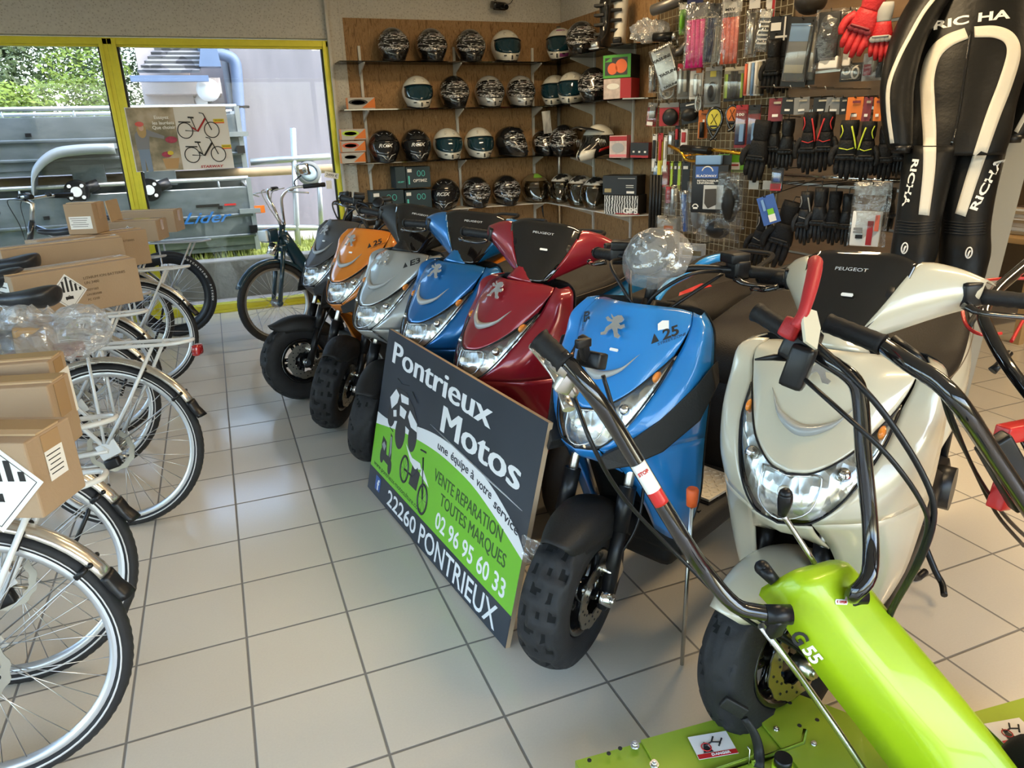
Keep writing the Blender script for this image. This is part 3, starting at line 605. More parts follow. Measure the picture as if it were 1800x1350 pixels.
    for s in (1, -1):
        p0, p1 = V((wx - .02, s * (WD / 2 + .03), RW - .01)), V((-.115 if st else -.18, s * .082, .70)); b.tube([p0, p0.lerp(p1, .48)], .021, 14); b.tube([p0.lerp(p1, .45), p1], .0135, 12, mi=1)
        b.tube([p0.lerp(p1, .40), p0.lerp(p1, .66)], .0245, 14); b.box(p0 + V((.01, 0, 0)), (.05, .03, .05), bev=.01)
    b.box((-.115, 0, .66), (.05, .19, .03), bev=.01).tube([(-.115, 0, .66), (-.30, 0, 1.0)], .022, 10)
    b.build('fork', [M_black, M_alu], t)
    b = MB(Sw); b.box((wx - .07, WD / 2 + .02, RW + .05), (.07, .035, .09), (0, .5, 0), bev=.01); b.cyl((wx, WD / 2 + .0, RW), (wx, WD / 2 + .055, RW), .02, n=14); b.cyl((wx, WD / 2 + .055, RW), (wx, WD / 2 + .062, RW), .012, n=6, mi=0); b.build('brake_caliper', M_alu if not st else M_chrome, t)
    b = MB(Sw); b.tube([(wx - .07, WD / 2 + .03, RW + .09), (wx - .12, WD / 2 + .06, RW + .2), (-.14, .10, .60), (-.2, .06, .75)], .005, 6, k=6); b.build('brake_hose', M_black, t)
    # --- handlebar
    if st:
        b = MB(S); b.tube([(-.30, 0, .98), (-.315, 0, 1.03), (-.32, .0, 1.06)], .016, 10)
        b.tube([(-.52, -.30, 1.075), (-.44, -.2, 1.085), (-.37, -.09, 1.09), (-.33, -.05, 1.075), (-.33, .05, 1.075), (-.37, .09, 1.09), (-.44, .2, 1.085), (-.52, .30, 1.075)], .011, 10, k=4)
        bar = b.build('handlebar', M_black, t)
    else:
        # faired bar: painted wings + dark screen + rear cover
        cc = cover_col or P_
        b = MB(S)
        for s in (1, -1):
            lo = [(-.242, s * .044, .984), (-.300, s * .095, 1.008), (-.380, s * .165, 1.040), (-.448, s * .218, 1.058)]
            up = [(-.374, s * .124, 1.156), (-.392, s * .150, 1.154), (-.425, s * .192, 1.140), (-.46, s * .234, 1.116)]
            md = [tuple(V(p).lerp(V(q_), .5) + V((.016, s * .006, .0))) for p, q_ in zip(lo, up)]
            bk = [tuple(V(p) + V((-.055, 0, -.018))) for p in up]; bl = [tuple(V(p) + V((-.06, 0, -.005))) for p in lo]
            b.patch([lo, md, up, bk], 4, 4); b.patch([lo, bl], 2, 4)
        b.build('bar_cover', cc, t, solid=.003)
        b = MB(S)
        sc_ = [[(-.218, 0, .985), (-.262, 0, 1.048), (-.312, 0, 1.118), (-.356, 0, 1.180)], [(-.222, .026, .984), (-.266, .050, 1.046), (-.316, .072, 1.116), (-.358, .080, 1.178)], [(-.236, .046, .984), (-.282, .084, 1.044), (-.334, .116, 1.110), (-.368, .126, 1.160)]]
        b.patch(sc_, 5, 5, mirror=True); scr = b.build('wind_screen', mat('tinted_screen', (.006, .005, .005), .07, coat=1), t, solid=.004)
        b2 = BVHTree.FromPolygons(b.v, b.f); sx = S.to_3x3()
        text('lettering', 'PEUGEOT', basis(S @ V((-.33, 0, 1.142)), sx @ V((0, 1, 0)), sx @ V((-.6, 0, .8))), .0085, mat('silver_print', (.5, .5, .5), .4), t, width=.075, bold=.01, drape=b2, ddir=sx @ V((-.75, 0, -.6)).normalized())
        b = MB()
        b.rings([[V((x + .07 * c_, w_ * s_, z + .02 * c_)) for c_, s_ in ((.9, 0), (.6, .7), (0, 1), (-.8, .8), (-1, 0), (-.8, -.8), (0, -1), (.6, -.7))] for x, w_, z in ((-.250, .100, .965), (-.262, .062, .984), (-.290, .045, 1.01), (-.32, .045, 1.04))]); b.build('neck', P_ if not cover_col else cover_col, t, sub=1)
        b = MB(S); b.box((-.37, 0, 1.06), (.14, .22, .09), (0, -.3, 0), bev=.03).box((-.33, 0, 1.0), (.10, .12, .08), bev=.02); bar = b.build('dash', M_dark if cover_col else M_black, t)
    for s in (1, -1):
        g0, g1 = (V((-.455, s * .222, 1.082)), V((-.525, s * .345, 1.066))) if not st else (V((-.455, s * .215, 1.082)), V((-.53, s * .335, 1.068)))
        b = MB(S); d = (g1 - g0); N = 12
        b.tube([g0 + d * k / N for k in range(N + 1)], [.018 if k % 2 else .0165 for k in range(N + 1)], 14); b.tube([g1, g1 + d * .06], .02, 14)
        if st: b.tube([g1 + d * .06, g1 + d * .22], [.011, .014], 12, mi=1)
        b.build('grip', [M_rubber, M_chrome], bar)
        b = MB(S); b.box(g0 - d * .18 + V((0, 0, .004)), (.05, .055, .055), (0, 0, -s * .5), bev=.01); 
        if st: b.box(g0 - d * .25 + V((.0, 0, .035)), (.06, .06, .028), (0, 0, -s * .5), bev=.006)
        b.build('switch_box', M_black, bar)
        b = MB(S); l0 = g0 - d * .1 + V((.05, s * .01, -.012)); b.tube([l0, l0 + d * .3 + V((.03, 0, -.006)), g1 + V((.05, 0, -.022))], [.009, .0055, .0055], 8, flat=1.6, k=3); b.ball(g1 + V((.05, 0, -.022)), .0095, n=10); b.build('brake_lever', M_gloss, bar)
    if st:
        Mm = S @ basis((-.30, 0, 1.135), (0, 1, 0), (-.62, 0, .78))
        b = MB(Mm); dk = 1 if wrap else .42
        b.lathe([(0, -.02), (.05 * dk, -.022), (.07 * dk, -.005), (.072 * dk, .006), (.066 * dk, .01), (0, .011)], 32); b.build('dial', M_black, t)
        if wrap:
            b = MB(Mm); b.lathe([(0, .012), (.05, .012), (.052, .010)], 32); b.build('dial_face', ramp_mat('speckled_dial', 18, [(.45, (.02, .02, .02)), (.5, (.16, .16, .15))], .3, bump=0), t)
            b = MB(Mm); b.grid(lambda u, v: (lambda r_, a_: V((r_ * math.cos(a_), r_ * math.sin(a_) * .95, .06 - 9 * r_ * r_ * (1 if v < 1 else 1.05) + .012 * noise.noise(V((u * 9, v * 5, 1))))))(.001 + .102 * v * (1 + .06 * noise.noise(V((u * 6, 0, 3)))), 2 * PI * u), 48, 14, smooth=True); b.build('plastic_wrap', clearmat('dial_wrap', (.95, .94, .92), .12, .08, .16, bump=.4, bs=14), t)
        b = MB(S)
        for s in (1, -1):
            b.tube([(-.44, s * .17, 1.08), (-.30, s * .13, 1.13 - .04), (-.25, s * .05, 1.03), (-.27, 0, .95)], .005, 6, k=6)
            b.tube([(-.44, s * .15, 1.07), (-.36, s * .10, 1.02), (-.28, s * .04, .96)], .006, 6, k=6)
        b.build('cable', M_black, t)
    if price:
        if st: Ml = basis((-.113, .02, .901), (0, 1, 0), (-.55, 0, .8))
        else: Ml = S @ basis((-.288, .015, 1.092), (0, 1, 0), (-.66, 0, .75))
        b = MB(Ml); b.prism([(-.012, -.004), (.012, -.004), (.014, 0), (.012, .004), (-.012, .004), (-.014, 0)], .002); b.build('price_label', M_label, t)
    if lean: t.rotation_euler = (R(lean), 0, head)
    if size != 1: t.scale = (size, size, zs_)
    return t
def paint(name, c, metal=.0, rough=.28, fl=.0):
    return mat(name, c, rough, metal, coat=1, var=fl, vs=900)
P_white = paint('pearl_white_paint', (.60, .555, .43), .05)
P_sky = paint('bright_blue_paint', (.020, .22, .60))
P_red = paint('deep_red_paint', (.28, .010, .022), .25)
P_blue = paint('metallic_blue_paint', (.008, .15, .42), .45)
P_silver = paint('silver_grey_paint', (.42, .43, .41), .5, fl=.08)
P_orange = paint('orange_paint', (.68, .20, .015), .1)
P_graph = mat('matt_graphite_paint', (.085, .08, .078), .42, .3)
SCO = []
def Sc(*a, **k): s = scooter(*a, **k); SCO.append(s); return s
H = lambda d: R(d)
s_white = Sc('city', P_white, 'pearl white scooter with black windscreen, nearest of the row', (1.034, 1.055), H(208.9), steer=-12, steer_w=-20, fender=P_white)
s_sky = Sc('street', P_sky, 'bright blue scooter with naked handlebar and knobbly tyres, second in row', (.819, 1.582), H(204.5), steer=2, steer_w=12, decal=True, wrap=True)
s_red = Sc('city', P_red, 'deep red scooter with black windscreen behind the advertising board', (.735, 2.305), H(196), steer=38, wheel_dx=-.03, size=1.04)
s_blue = Sc('city', P_blue, 'metallic blue scooter with black windscreen between red and silver ones', (.655, 2.765), H(202), steer=36, wheel_dx=-.04, size=1.03)
s_silver = Sc('city', P_silver, 'silver grey scooter with dark bar cover beside the orange one', (.535, 3.17), H(205), steer=34, steer_w=32, wheel_dx=.09, size=1.04, fender=M_dark, cover_col=M_dark, decal='E3')
s_orange = Sc('street', P_orange, 'orange scooter with knobbly tyres and lamp guard, next to silver scooter', (.49, 3.693), H(207), steer=26, steer_w=34, wheel_dx=.02, decal=True)
s_grey = Sc('street', P_graph, 'matt graphite grey scooter, farthest of the row beside the moped', (.427, 4.222), H(203), steer=6, steer_w=-14, wheel_dx=.06)
# ---------------------------------------------------------------- bicycles
M_rim = mat('silver_rim', (.62, .63, .64), .3, .8)
M_fend = mat('champagne_silver_mudguard', (.60, .56, .49), .22, .75, coat=.4)
M_spoke = mat('spoke_steel', (.5, .5, .5), .3, 1)
M_refs = mat('reflective_stripe', (.6, .6, .6), .4)
M_sad = mat('saddle_vinyl', (.022, .022, .024), .38, bump=.1, bs=200)
def bike_wheel(parent, c, Rw=.335, disc=True, deep=False, wd=.042, side=1, n_sp=32, rimm=None, wall=True, tread=True, Mx=None):
    T = (Mx or Matrix()) @ Matrix.Translation(c) @ Matrix.Rotation(-PI / 2, 4, 'X'); h = wd / 2; r0 = Rw - wd * .92
    root = bpy.data.objects.new('wheel', None); root.empty_display_size = .05; COL.objects.link(root); root.parent = parent
    n = 160 if tread else 72
    prof = [(r0 + (Rw - r0) * (.5 + .5 * math.cos(a)), h * math.sin(a)) for a in [PI * 1.0 * (-1 + 2 * k / 14) for k in range(15)]]
    MB(T).lathe(prof, n, None, 0, fn=(lambda a, k: -.0018 if (int(a * n / (2 * PI) + (k % 2)) % 2 and 4 < k < 10) else 0) if tread else None).build('tyre', M_tyre, root)
    if wall:
        b = MB(T)
        for s in (1, -1): b.lathe([(r0 + .012, s * h * .93), (r0 + .0165, s * h * 1.03), (r0 + .015, s * h * .96)], 72)
        b.build('sidewall_stripe', M_refs, root)
    ri = r0 - (.05 if deep else .016)
    b = MB(T); b.lathe([(r0 + .004, -h * .62), (r0 - .002, -h * .66), (r0 - .012, -h * .60), (ri, -h * .12), (ri, h * .12), (r0 - .012, h * .60), (r0 - .002, h * .66), (r0 + .004, h * .62)], 72)
    b.build('rim', rimm or M_rim, root)
    b = MB(T)
    for k in range(n_sp):
        a = 2 * PI * k / n_sp; s = 1 if k % 2 else -1; d = (1 if k % 4 < 2 else -1) * 1.15
        b.tube([(.026 * math.cos(a + d), .026 * math.sin(a + d), s * .028), ((ri + .004) * math.cos(a), (ri + .004) * math.sin(a), s * .003)], .0013, 4)
    b.lathe([(.012, -.045), (.03, -.032), (.03, -.026), (.016, -.02), (.016, .02), (.03, .026), (.03, .032), (.012, .045)], 20)
    b.build('spokes', M_spoke, root)
    if disc:
        b = MB(T); z = side * .044; N = 48
        def ring(r, q): return [V(((r + (.004 if i % 4 < 2 else 0)) * math.cos(2 * PI * i / N), (r + (.004 if i % 4 < 2 else 0)) * math.sin(2 * PI * i / N), q)) for i in range(N)]
        b.rings([ring(.066, z), ring(.086, z), ring(.086, z + .002), ring(.066, z + .002)], loop=True, smooth=False)
        for k in range(6): a = PI / 3 * k; b.tube([(.02 * math.cos(a), .02 * math.sin(a), z), (.068 * math.cos(a + .5), .068 * math.sin(a + .5), z)], .004, 4)
        b.build('brake_disc', M_disc, root)
        b = MB(T); b.box((.0, .055, z), (.055, .04, .035), (0, 0, .3), bev=.008); b.build('brake_caliper', M_black, root)
    b = MB(T); b.cyl((0, -(ri + .004), 0), (0, -(ri - .03), 0), .004, n=6); b.build('valve', M_chrome, root)
    return root
def fender(parent, c, Rw, a0, a1, m, tip=True, w=.028):
    """arched guard, angles measured from the tail (+) over the top; local x forward"""
    b = MB(); rg = []; N = 20; rr = Rw + .018
    def pt(a, y, dr=0): return V(c) + V(((-(rr + dr)) * math.cos(a), y, (rr + dr) * math.sin(a)))
    for k in range(N + 1):
        a = a0 + (a1 - a0) * k / N; rg.append([pt(a, w * y, dr) for y, dr in ((-1, -.013), (-.86, -.004), (-.5, .004), (0, .007), (.5, .004), (.86, -.004), (1, -.013))])
    b.rings(rg, closed=False); f = b.build('mudguard', m, parent, solid=.0015)
    if tip:
        b = MB(); rg = []
        for k in range(7):
            a = a0 - .17 + .21 * k / 6; g = 1.1 + (.14 if k < 2 else 0); o = .012 * max(0, (3 - k) / 3)
            rg.append([pt(a, w * y * g, dr + .004 + o) for y, dr in ((-1, -.018), (-.8, -.004), (-.4, .004), (0, .008), (.4, .004), (.8, -.004), (1, -.018))])
        b.rings(rg, closed=False); b.build('mudflap', M_black, f, solid=.002)
    b = MB()
    for a in (a0 + .16, a0 + .62):
        for s in (1, -1): b.tube([V(c) + V((0, s * .06, 0)), pt(a, s * w * 1.3, -.03), pt(a, s * w * .9, -.006)], .0022, 5)
        for s in (1, -1): b.tube([pt(a, s * w * 1.25, -.045), pt(a, s * w * 1.15, -.012)], [.0075, .006], 8, mi=1); b.ball(pt(a, s * w * 1.05, -.004), .007, 1, 8)
    b.build('mudguard_stay', [M_spoke, M_black], f)
    return f
def bicycle(label, loc, deg, lean=6, frame=M_white, rack=True, fend=True, deep=False, disc=True, lamp=False, group=None, seat_dz=0, rackm=None, wd=.042, battery=True, bar_turn=0):
    t = thing('bicycle', label, 'bicycle', (loc[0], loc[1], 0), 0, group)
    t.rotation_euler = Euler((R(lean), 0, R(deg)), 'XYZ')
    Rw = .335; A = V((0, 0, Rw)); F = V((1.10, 0, Rw)); rk = rackm or frame
    rimm = M_black if deep else None
    bike_wheel(t, A, Rw, disc, deep, rimm=rimm, wall=not deep, wd=wd); bike_wheel(t, F, Rw, disc, deep, rimm=rimm, wall=not deep, tread=False, wd=wd)
    BB = V((.44, 0, .28)); ST = V((.30, 0, .72)); HT, HB = V((.90, 0, .93)), V((.955, 0, .76))
    b = MB(); b.tube([BB, ST], .018, 12).tube([BB, BB + V((.18, 0, .02)), HB - V((.02, 0, -.02))], .027, 12, k=4).tube([ST - V((-.02, 0, .10)), HT - V((.02, 0, .04))], .017, 12)
    b.tube([HB, HT], .022, 12).cyl(BB - V((0, .04, 0)), BB + V((0, .04, 0)), .03)
    for s in (1, -1): b.tube([BB + V((-.04, s * .03, 0)), A + V((0, s * .062, 0))], .010, 8).tube([ST + V((0, s * .02, -.05)), A + V((0, s * .062, .0))], .009, 8)
    for s in (1, -1): b.box(A + V((.0, s * .064, .005)), (.08, .006, .06), (0, .4, 0), bev=.002)
    b.build('frame', frame, t)
    b = MB(); b.tube([HB, V((.975, 0, .70))], .02, 10)
    for s in (1, -1): b.tube([V((.975, s * .03, .70)), V((.99, s * .062, .66)), F + V((0, s * .06, 0))], [.016, .014, .010], 10)
    b.tube([(.975, -.055, .70), (.975, .055, .70)], .018, 10); b.build('fork', frame, t)
    SP = ST + V((-.055, 0, .17 + seat_dz)); b = MB(); b.tube([ST, SP], .0135, 10); b.build('seat_post', M_alu, t)
    sv = SP + V((.0, 0, .04)); b = MB()
    rg = [[sv + V((x, w_ * math.cos(q), z + (hh * math.sin(q) if math.sin(q) > 0 else h2 * math.sin(q)))) for q in [2 * PI * j / 16 for j in range(16)]] for x, w_, z, hh, h2 in ((-.135, .02, .022, .02, .03), (-.128, .065, .020, .028, .045), (-.09, .088, .014, .034, .055), (-.03, .078, .004, .032, .045), (.03, .045, -.002, .028, .025), (.09, .026, .002, .024, .018), (.135, .020, .010, .020, .014), (.148, .008, .010, .01, .01))]
    b.rings(rg); sa = b.build('saddle', M_sad, t, sub=1)
    b = MB()
    for s in (1, -1): b.tube([sv + V((-.09, s * .03, -.005)), sv + V((-.04, s * .022, -.03)), sv + V((.04, s * .02, -.03)), sv + V((.10, s * .012, .0))], .0035, 6, k=3)
    b.build('saddle_rail', M_steel, sa)
    # bars
    hb = HT + V((-.03, 0, .13)); Tb = Matrix.Translation(HT) @ Matrix.Rotation(R(bar_turn), 4, 'Z') @ Matrix.Translation(-HT)
    b = MB(Tb); b.tube([HT, hb, hb + V((.05, 0, .03))], [.016, .018, .016], 10); P = [hb + V(p) for p in ((-.13, -.29, .05), (-.03, -.2, .05), (.05, -.06, .035), (.05, .06, .035), (-.03, .2, .05), (-.13, .29, .05))]
    b.tube(P, .0115, 10, k=4); hbo = b.build('handlebar', M_alu, t)
    for s in (1, -1):
        g0, g1 = hb + V((-.065, s * .225, .05)), hb + V((-.155, s * .32, .052)); b = MB(Tb); b.tube([g0, g1], .0165, 12); b.build('grip', M_rubber, hbo)
        b = MB(Tb); b.tube([g0 + V((.03, -s * .02, 0)), g0 + V((.055, s * .02, -.01)), g1 + V((.045, 0, -.02))], .006, 8, k=3); b.box(g0 + V((.03, -s * .03, .01)), (.04, .03, .03), bev=.006); b.build('brake_lever', M_black, hbo)
    b = MB(Tb)
    for s in (1, -1): b.tube([hb + V((.0, s * .2, .04)), hb + V((.12, s * .10, .02)), hb + V((.10, s * .04, -.15)), V((.96, s * .02, .72))], .003, 6, k=5)
    b.build('cable', M_black, t)
    b = MB(Tb); b.box(hb + V((.04, 0, .06)), (.06, .08, .02), (0, .4, 0), bev=.005); b.build('display', M_gloss, hbo)
    # crank, pedals, stand
    b = MB(); Mc = basis(BB + V((0, -.05, 0)), (1, 0, 0), (0, 0, 1)); b.lathe([(.03, 0), (.095, 0), (.098, .002), (.095, .004), (.03, .004)], 40, Mc)
    b.tube([BB + V((0, -.065, 0)), BB + V((.12, -.075, -.12))], .009, 8).tube([BB + V((0, .065, 0)), BB + V((-.12, .075, .12))], .009, 8); b.build('crankset', M_black, t)
    for q in ((.12, -.12, -.12), (-.12, .12, .12)): MB().box(BB + V(q), (.09, .09, .022), bev=.005).build('pedal', M_black, t)
    b = MB(); b.tube([V((.06, .05, .26)), V((.10, .10, .10)), V((.13, .17 if lean < 9 else .15, .012))], .009, 8); b.build('kickstand', M_black, t)
    if battery: MB().box((.62, 0, .52), (.36, .07, .10), (0, -.62, 0), bev=.02).build('battery', M_black, t)
    if fend:
        fender(t, A, Rw, R(26), R(150), M_fend); fender(t, F, Rw, R(20), R(165), M_fend, tip=False)
    if rack:
        b = MB(); z = .735
        b.tube([(.14, .045, z), (-.05, .062, z), (-.26, .062, z), (-.33, .04, z + .004), (-.345, 0, z + .005), (-.33, -.04, z + .004), (-.26, -.062, z), (-.05, -.062, z), (.14, -.045, z)], .0075, 8, k=4)
        for x in (.05, -.1, -.24): b.tube([(x, -.06, z - .004), (x, .06, z - .004)], .005, 6)
        for s in (1, -1): b.tube([(-.22, s * .062, z), (-.10, s * .066, .52), (.0, s * .066, Rw + .03)], .007, 8).tube([(.02, s * .06, z), (.01, s * .066, Rw + .03)], .006, 8)
        b.tube([(.14, .03, z), (.24, .02, .70)], .006, 6); b.build('rack', rk, t)
    if lamp:
        b = MB(); b.box((-.36, 0, .70), (.03, .07, .045), bev=.012); b.build('rear_light', mat('rear_red_lens', (.30, .012, .015), .12, coat=1), t)
    return t
BK = []
fr_w = paint('white_bike_paint', (.66, .68, .68)); fr_s = paint('silver_bike_paint', (.40, .41, .43), .4); fr_d = paint('dark_bike_paint', (.03, .032, .035))
def Bk(lab, loc, th, lean, **k): BK.append(bicycle(lab, loc, 180 + th, lean, **k))
Bk('nearest bicycle, its rear wheel and champagne mudguard at the lower left corner', (-.685, 1.705), -5, 6, frame=fr_w)
Bk('second nearest bicycle, carrying cartons on its rack', (-.705, 2.09), -4, 8, frame=fr_w)
Bk('white bicycle with red tail light and plastic wrapped parcel on its rack', (-.523, 2.962), -15, 7, frame=fr_w, lamp=True)
Bk('bicycle directly behind the one with the wrapped parcel', (-.715, 3.56), -4, 5, frame=fr_w)
Bk('bicycle under the long battery cartons, slim mudguard tip sticking out', (-.73, 4.02), -4, 4, frame=fr_s)
Bk('bicycle with tall pale rim and champagne mudguard beyond the battery cartons', (-.56, 4.82), -6, 4, frame=fr_w)
Bk('bicycle with thin mudguard partly hidden behind the pale rimmed one', (-.72, 5.38), -8, 4, frame=fr_s)
Bk('bicycle with black deep rim and silver tubular rack nearest the window', (-.43, 6.12), -14, 3, frame=fr_d, deep=True, fend=False, rackm=fr_s, wd=.05)
# lettering on the deep rimmed tyre
def arc_text(parent, s, c, r, a0, h, m, side, step=4.2):
    a = a0
    for ch in s:
        if ch != ' ':
            q = R(a); text('lettering', ch, basis(V(c) + V((-r * math.cos(q), side, r * math.sin(q))), (-math.sin(q), 0, -math.cos(q)), (-math.cos(q), 0, math.sin(q))), h, m, parent, bold=.02)
        a -= step if ch != ' ' else 9
w7 = [o for o in bpy.data.objects if o.parent == BK[-1] and o.name.startswith('wheel')][0]; ty = [o for o in bpy.data.objects if o.parent == w7 and o.name.startswith('tyre')][0]
arc_text(ty, 'HUTCHINSON PYTHON', (0, 0, .335), .309, 62, .014, M_paper, .0262)
# ---------------------------------------------------------------- cartons
M_hz = mat('hazard_label', (.8, .8, .78), .5)
def carton(label, pl, pr, z0, h, depth, hazard=None, words=None, flap=False, lab=None, tape=True, group=None, cat='box'):
    """front bottom edge runs pl -> pr, box extends away from the viewer"""
    pl, pr = V(pl), V(pr); e = (pr - pl); W = e.length; e.normalize(); yv = V((-e.y, e.x, 0)); c = (pl + pr) / 2 + yv * depth / 2; c.z = z0
    t = thing('cardboard_box', label, cat, c, math.atan2(e.y, e.x), group)
    b = MB(); b.box((0, 0, h / 2), (W, depth, h)); b.build('carton', M_card, t, bev=.004)
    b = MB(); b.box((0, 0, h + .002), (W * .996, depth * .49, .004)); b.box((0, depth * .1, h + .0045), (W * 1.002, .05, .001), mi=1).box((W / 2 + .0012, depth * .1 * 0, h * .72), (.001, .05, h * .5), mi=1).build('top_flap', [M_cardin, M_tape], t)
    fm = basis((0, -depth / 2 - .0012, h / 2), (1, 0, 0), (0, 0, 1))
    if hazard is not None:
        hx, hs = hazard; M_ = fm @ Matrix.Translation((hx, 0, 0)) @ Matrix.Rotation(PI / 4, 4, 'Z')
        b = MB(M_); b.box((0, 0, 0), (hs, hs, .001)); hz_ = b.build('hazard_diamond', M_hz, t)
        b = MB(fm @ Matrix.Translation((hx, 0, .001))); q = hs * .707
        for k in range(7):
            x = (-.75 + .25 * k) * q * .85; top = (q * .86 - abs(x)); b.box((x, top / 2 + .0, 0), (q * .11, max(.004, top - .004), .0008))
        for k in range(4):
            a = PI / 2 * k; b.tube([(q * .88 * math.cos(a), q * .88 * math.sin(a), 0), (q * .88 * math.cos(a + PI / 2), q * .88 * math.sin(a + PI / 2), 0)], .0007, 4)
        b.box((0, -q * .30, 0), (q * .4, q * .16, .0008)).tube([(-q * .16, -q * .42, 0), (0, -q * .16, 0), (q * .2, -q * .38, 0)], .0015, 4); b.build('hazard_print', M_ink, hz_)
    if words:
        wx, s, lh = words
        for k, l in enumerate(s):
            text('lettering', l, fm @ Matrix.Translation((wx, h * .24 - k * lh * 1.75 - (lh * .8 if k > 1 else 0), .0005)), lh * (1 if k < 2 else .8), mat('brown_print', (.12, .075, .04), .8), t, align='LEFT', width=None, ext=.0003)
    if lab:
        side, lx, lz, lw, lh = lab; Ms = basis((W / 2 + .0015, 0, h / 2), (0, 1, 0), (0, 0, 1)) if side == 'end' else (fm if side == 'front' else basis((-W / 2 - .0015, 0, h / 2), (0, -1, 0), (0, 0, 1)))
        b = MB(Ms @ Matrix.Translation((lx, lz, 0))); b.box((0, 0, 0), (lw, lh, .001))
        for k in range(5): b.box((-lw * .05, lh * (.35 - .16 * k), .0006), (lw * (.8 - .1 * (k % 3)), lh * .035, .0005), mi=1)
        b.build('shipping_label', [M_paper, M_ink], t)
    if flap:
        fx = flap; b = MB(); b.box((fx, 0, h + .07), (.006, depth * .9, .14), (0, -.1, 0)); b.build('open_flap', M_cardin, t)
    return t
L3 = ['LITHIUM ION BATTERIES', 'UN 3480', 'ASSY10/2', 'LM1003500', 'PC 12/20']
zr = .745
carton('long cardboard box printed lithium ion batteries, in front over the racks', atz(40, 572, zr), atz(254, 528, zr), zr, .205, .20, (-.06, .115), (.015, L3, .0125), lab=('left', 0, 0, .12, .15))
carton('long cardboard box directly behind the foremost battery carton', atz(0, 548, zr) + V((0, .26, 0)), atz(224, 512, zr) + V((0, .26, 0)), zr + .0, .245, .17)
carton('cardboard box printed lithium ion batteries with a small box on top', atz(88, 492, zr + .02), atz(268, 462, zr + .02), zr + .02, .205, .2, (-.04, .10), (.03, L3[:2] + ['(4) 5000/20'], .012))
ztop = zr + .225
carton('small taped cardboard box sitting on a battery carton', atz(122, 414, ztop + .003), atz(172, 412, ztop + .003), ztop + .006, .17, .16, None, None, lab=('front', 0, -.02, .12, .07), group=None)
z2 = .82
carton('open cardboard box with raised flap beside the small taped box', atz(190, 428, z2), atz(280, 424, z2), z2, .14, .22, (-.02, .06), None, flap=-.13)
carton('farthest cardboard box with white taped top, by the window', atz(215, 412, z2), atz(311, 408, z2), z2, .16, .2, None, None)
def carton3(lab_, fl, fr_, br, z0, h, **k):
    a, c, d = atz(*fl, z0), atz(*fr_, z0), atz(*br, z0); return carton(lab_, a, c, z0, h, max(.1, (d - c).length), **k)
zn = .80
carton3('nearest cardboard box with hazard diamond, lower left', (-130, 912), (78, 912), (138, 855), zn, .155, hazard=(.03, .15), lab=('end', .0, .01, .05, .06))
carton3('dented cardboard box standing behind the nearest box', (-140, 812), (112, 795), (132, 783), zn, .16)
carton3('cardboard box with paper label on its end, third from the front', (-140, 795), (118, 770), (157, 748), zn - .03, .20, lab=('end', 0, 0, .10, .12))
# wrapped parcel
def polybag(name, label, cat, c, rz, dims, m, seed, amp=.02, nx=36, nz=20, core=None, group=None):
    t = thing(name, label, cat, c, rz, group); L_, D_, H_ = dims; b = MB()
    rs = []
    for i in range(nx + 1):
        u = i / nx; e = min(1, math.sin(PI * u) ** .28 + .05) if 0 < u < 1 else .08; ring = []
        for j in range(nz * 2):
            a = 2 * PI * j / (nz * 2); n1 = noise.noise(V((u * 5, math.cos(a) * 1.5, math.sin(a) * 1.5 + seed))) ; n2 = abs(noise.noise(V((u * 14, math.cos(a) * 4, math.sin(a) * 4 + seed))))
            k = 1 + (n1 * 1.2 - n2 * 1.6) * amp / .05; y = D_ / 2 * math.copysign(abs(math.cos(a)) ** .6, math.cos(a)) * k * (e if 1 else 1); z = H_ / 2 + H_ / 2 * math.copysign(abs(math.sin(a)) ** .6, math.sin(a)) * k * e
            ring.append(V((-L_ / 2 + L_ * u + n1 * amp, y, max(0, z))))
        rs.append(ring)
    b.rings(rs, smooth=False); b.build('plastic_wrap', m, t)
    if core:
        for cn, cm, cc, cdm, rot in core: MB().box(cc, cdm, rot, bev=.015).build(cn, cm, t)
    return t
M_poly = clearmat('crinkled_polythene', (.95, .96, .97), .14, .10, .24, bump=.6, bs=18, ocol=(.75, .76, .77))
polybag('wrapped_parcel', 'crumpled clear plastic parcel with brown tape on the white bicycle rack', 'parcel', (-.74, 2.80, .742), R(2), (.66, .25, .20), M_poly, 3, .016,
        core=[('tape_band', M_tape, (.10, 0, .085), (.10, .19, .15), (0, .06, 0)), ('wrapped_part', M_dark, (-.12, 0, .09), (.30, .12, .10), (0, .1, .1)), ('wrapped_tube', mat('muted_red', (.25, .07, .06), .5), (.05, -.02, .05), (.38, .06, .05), (0, 0, 0)), ('foam_block', mat('foam_blue_grey', (.35, .40, .48), .7), (-.2, .03, .13), (.12, .1, .09), (0, 0, .3))])
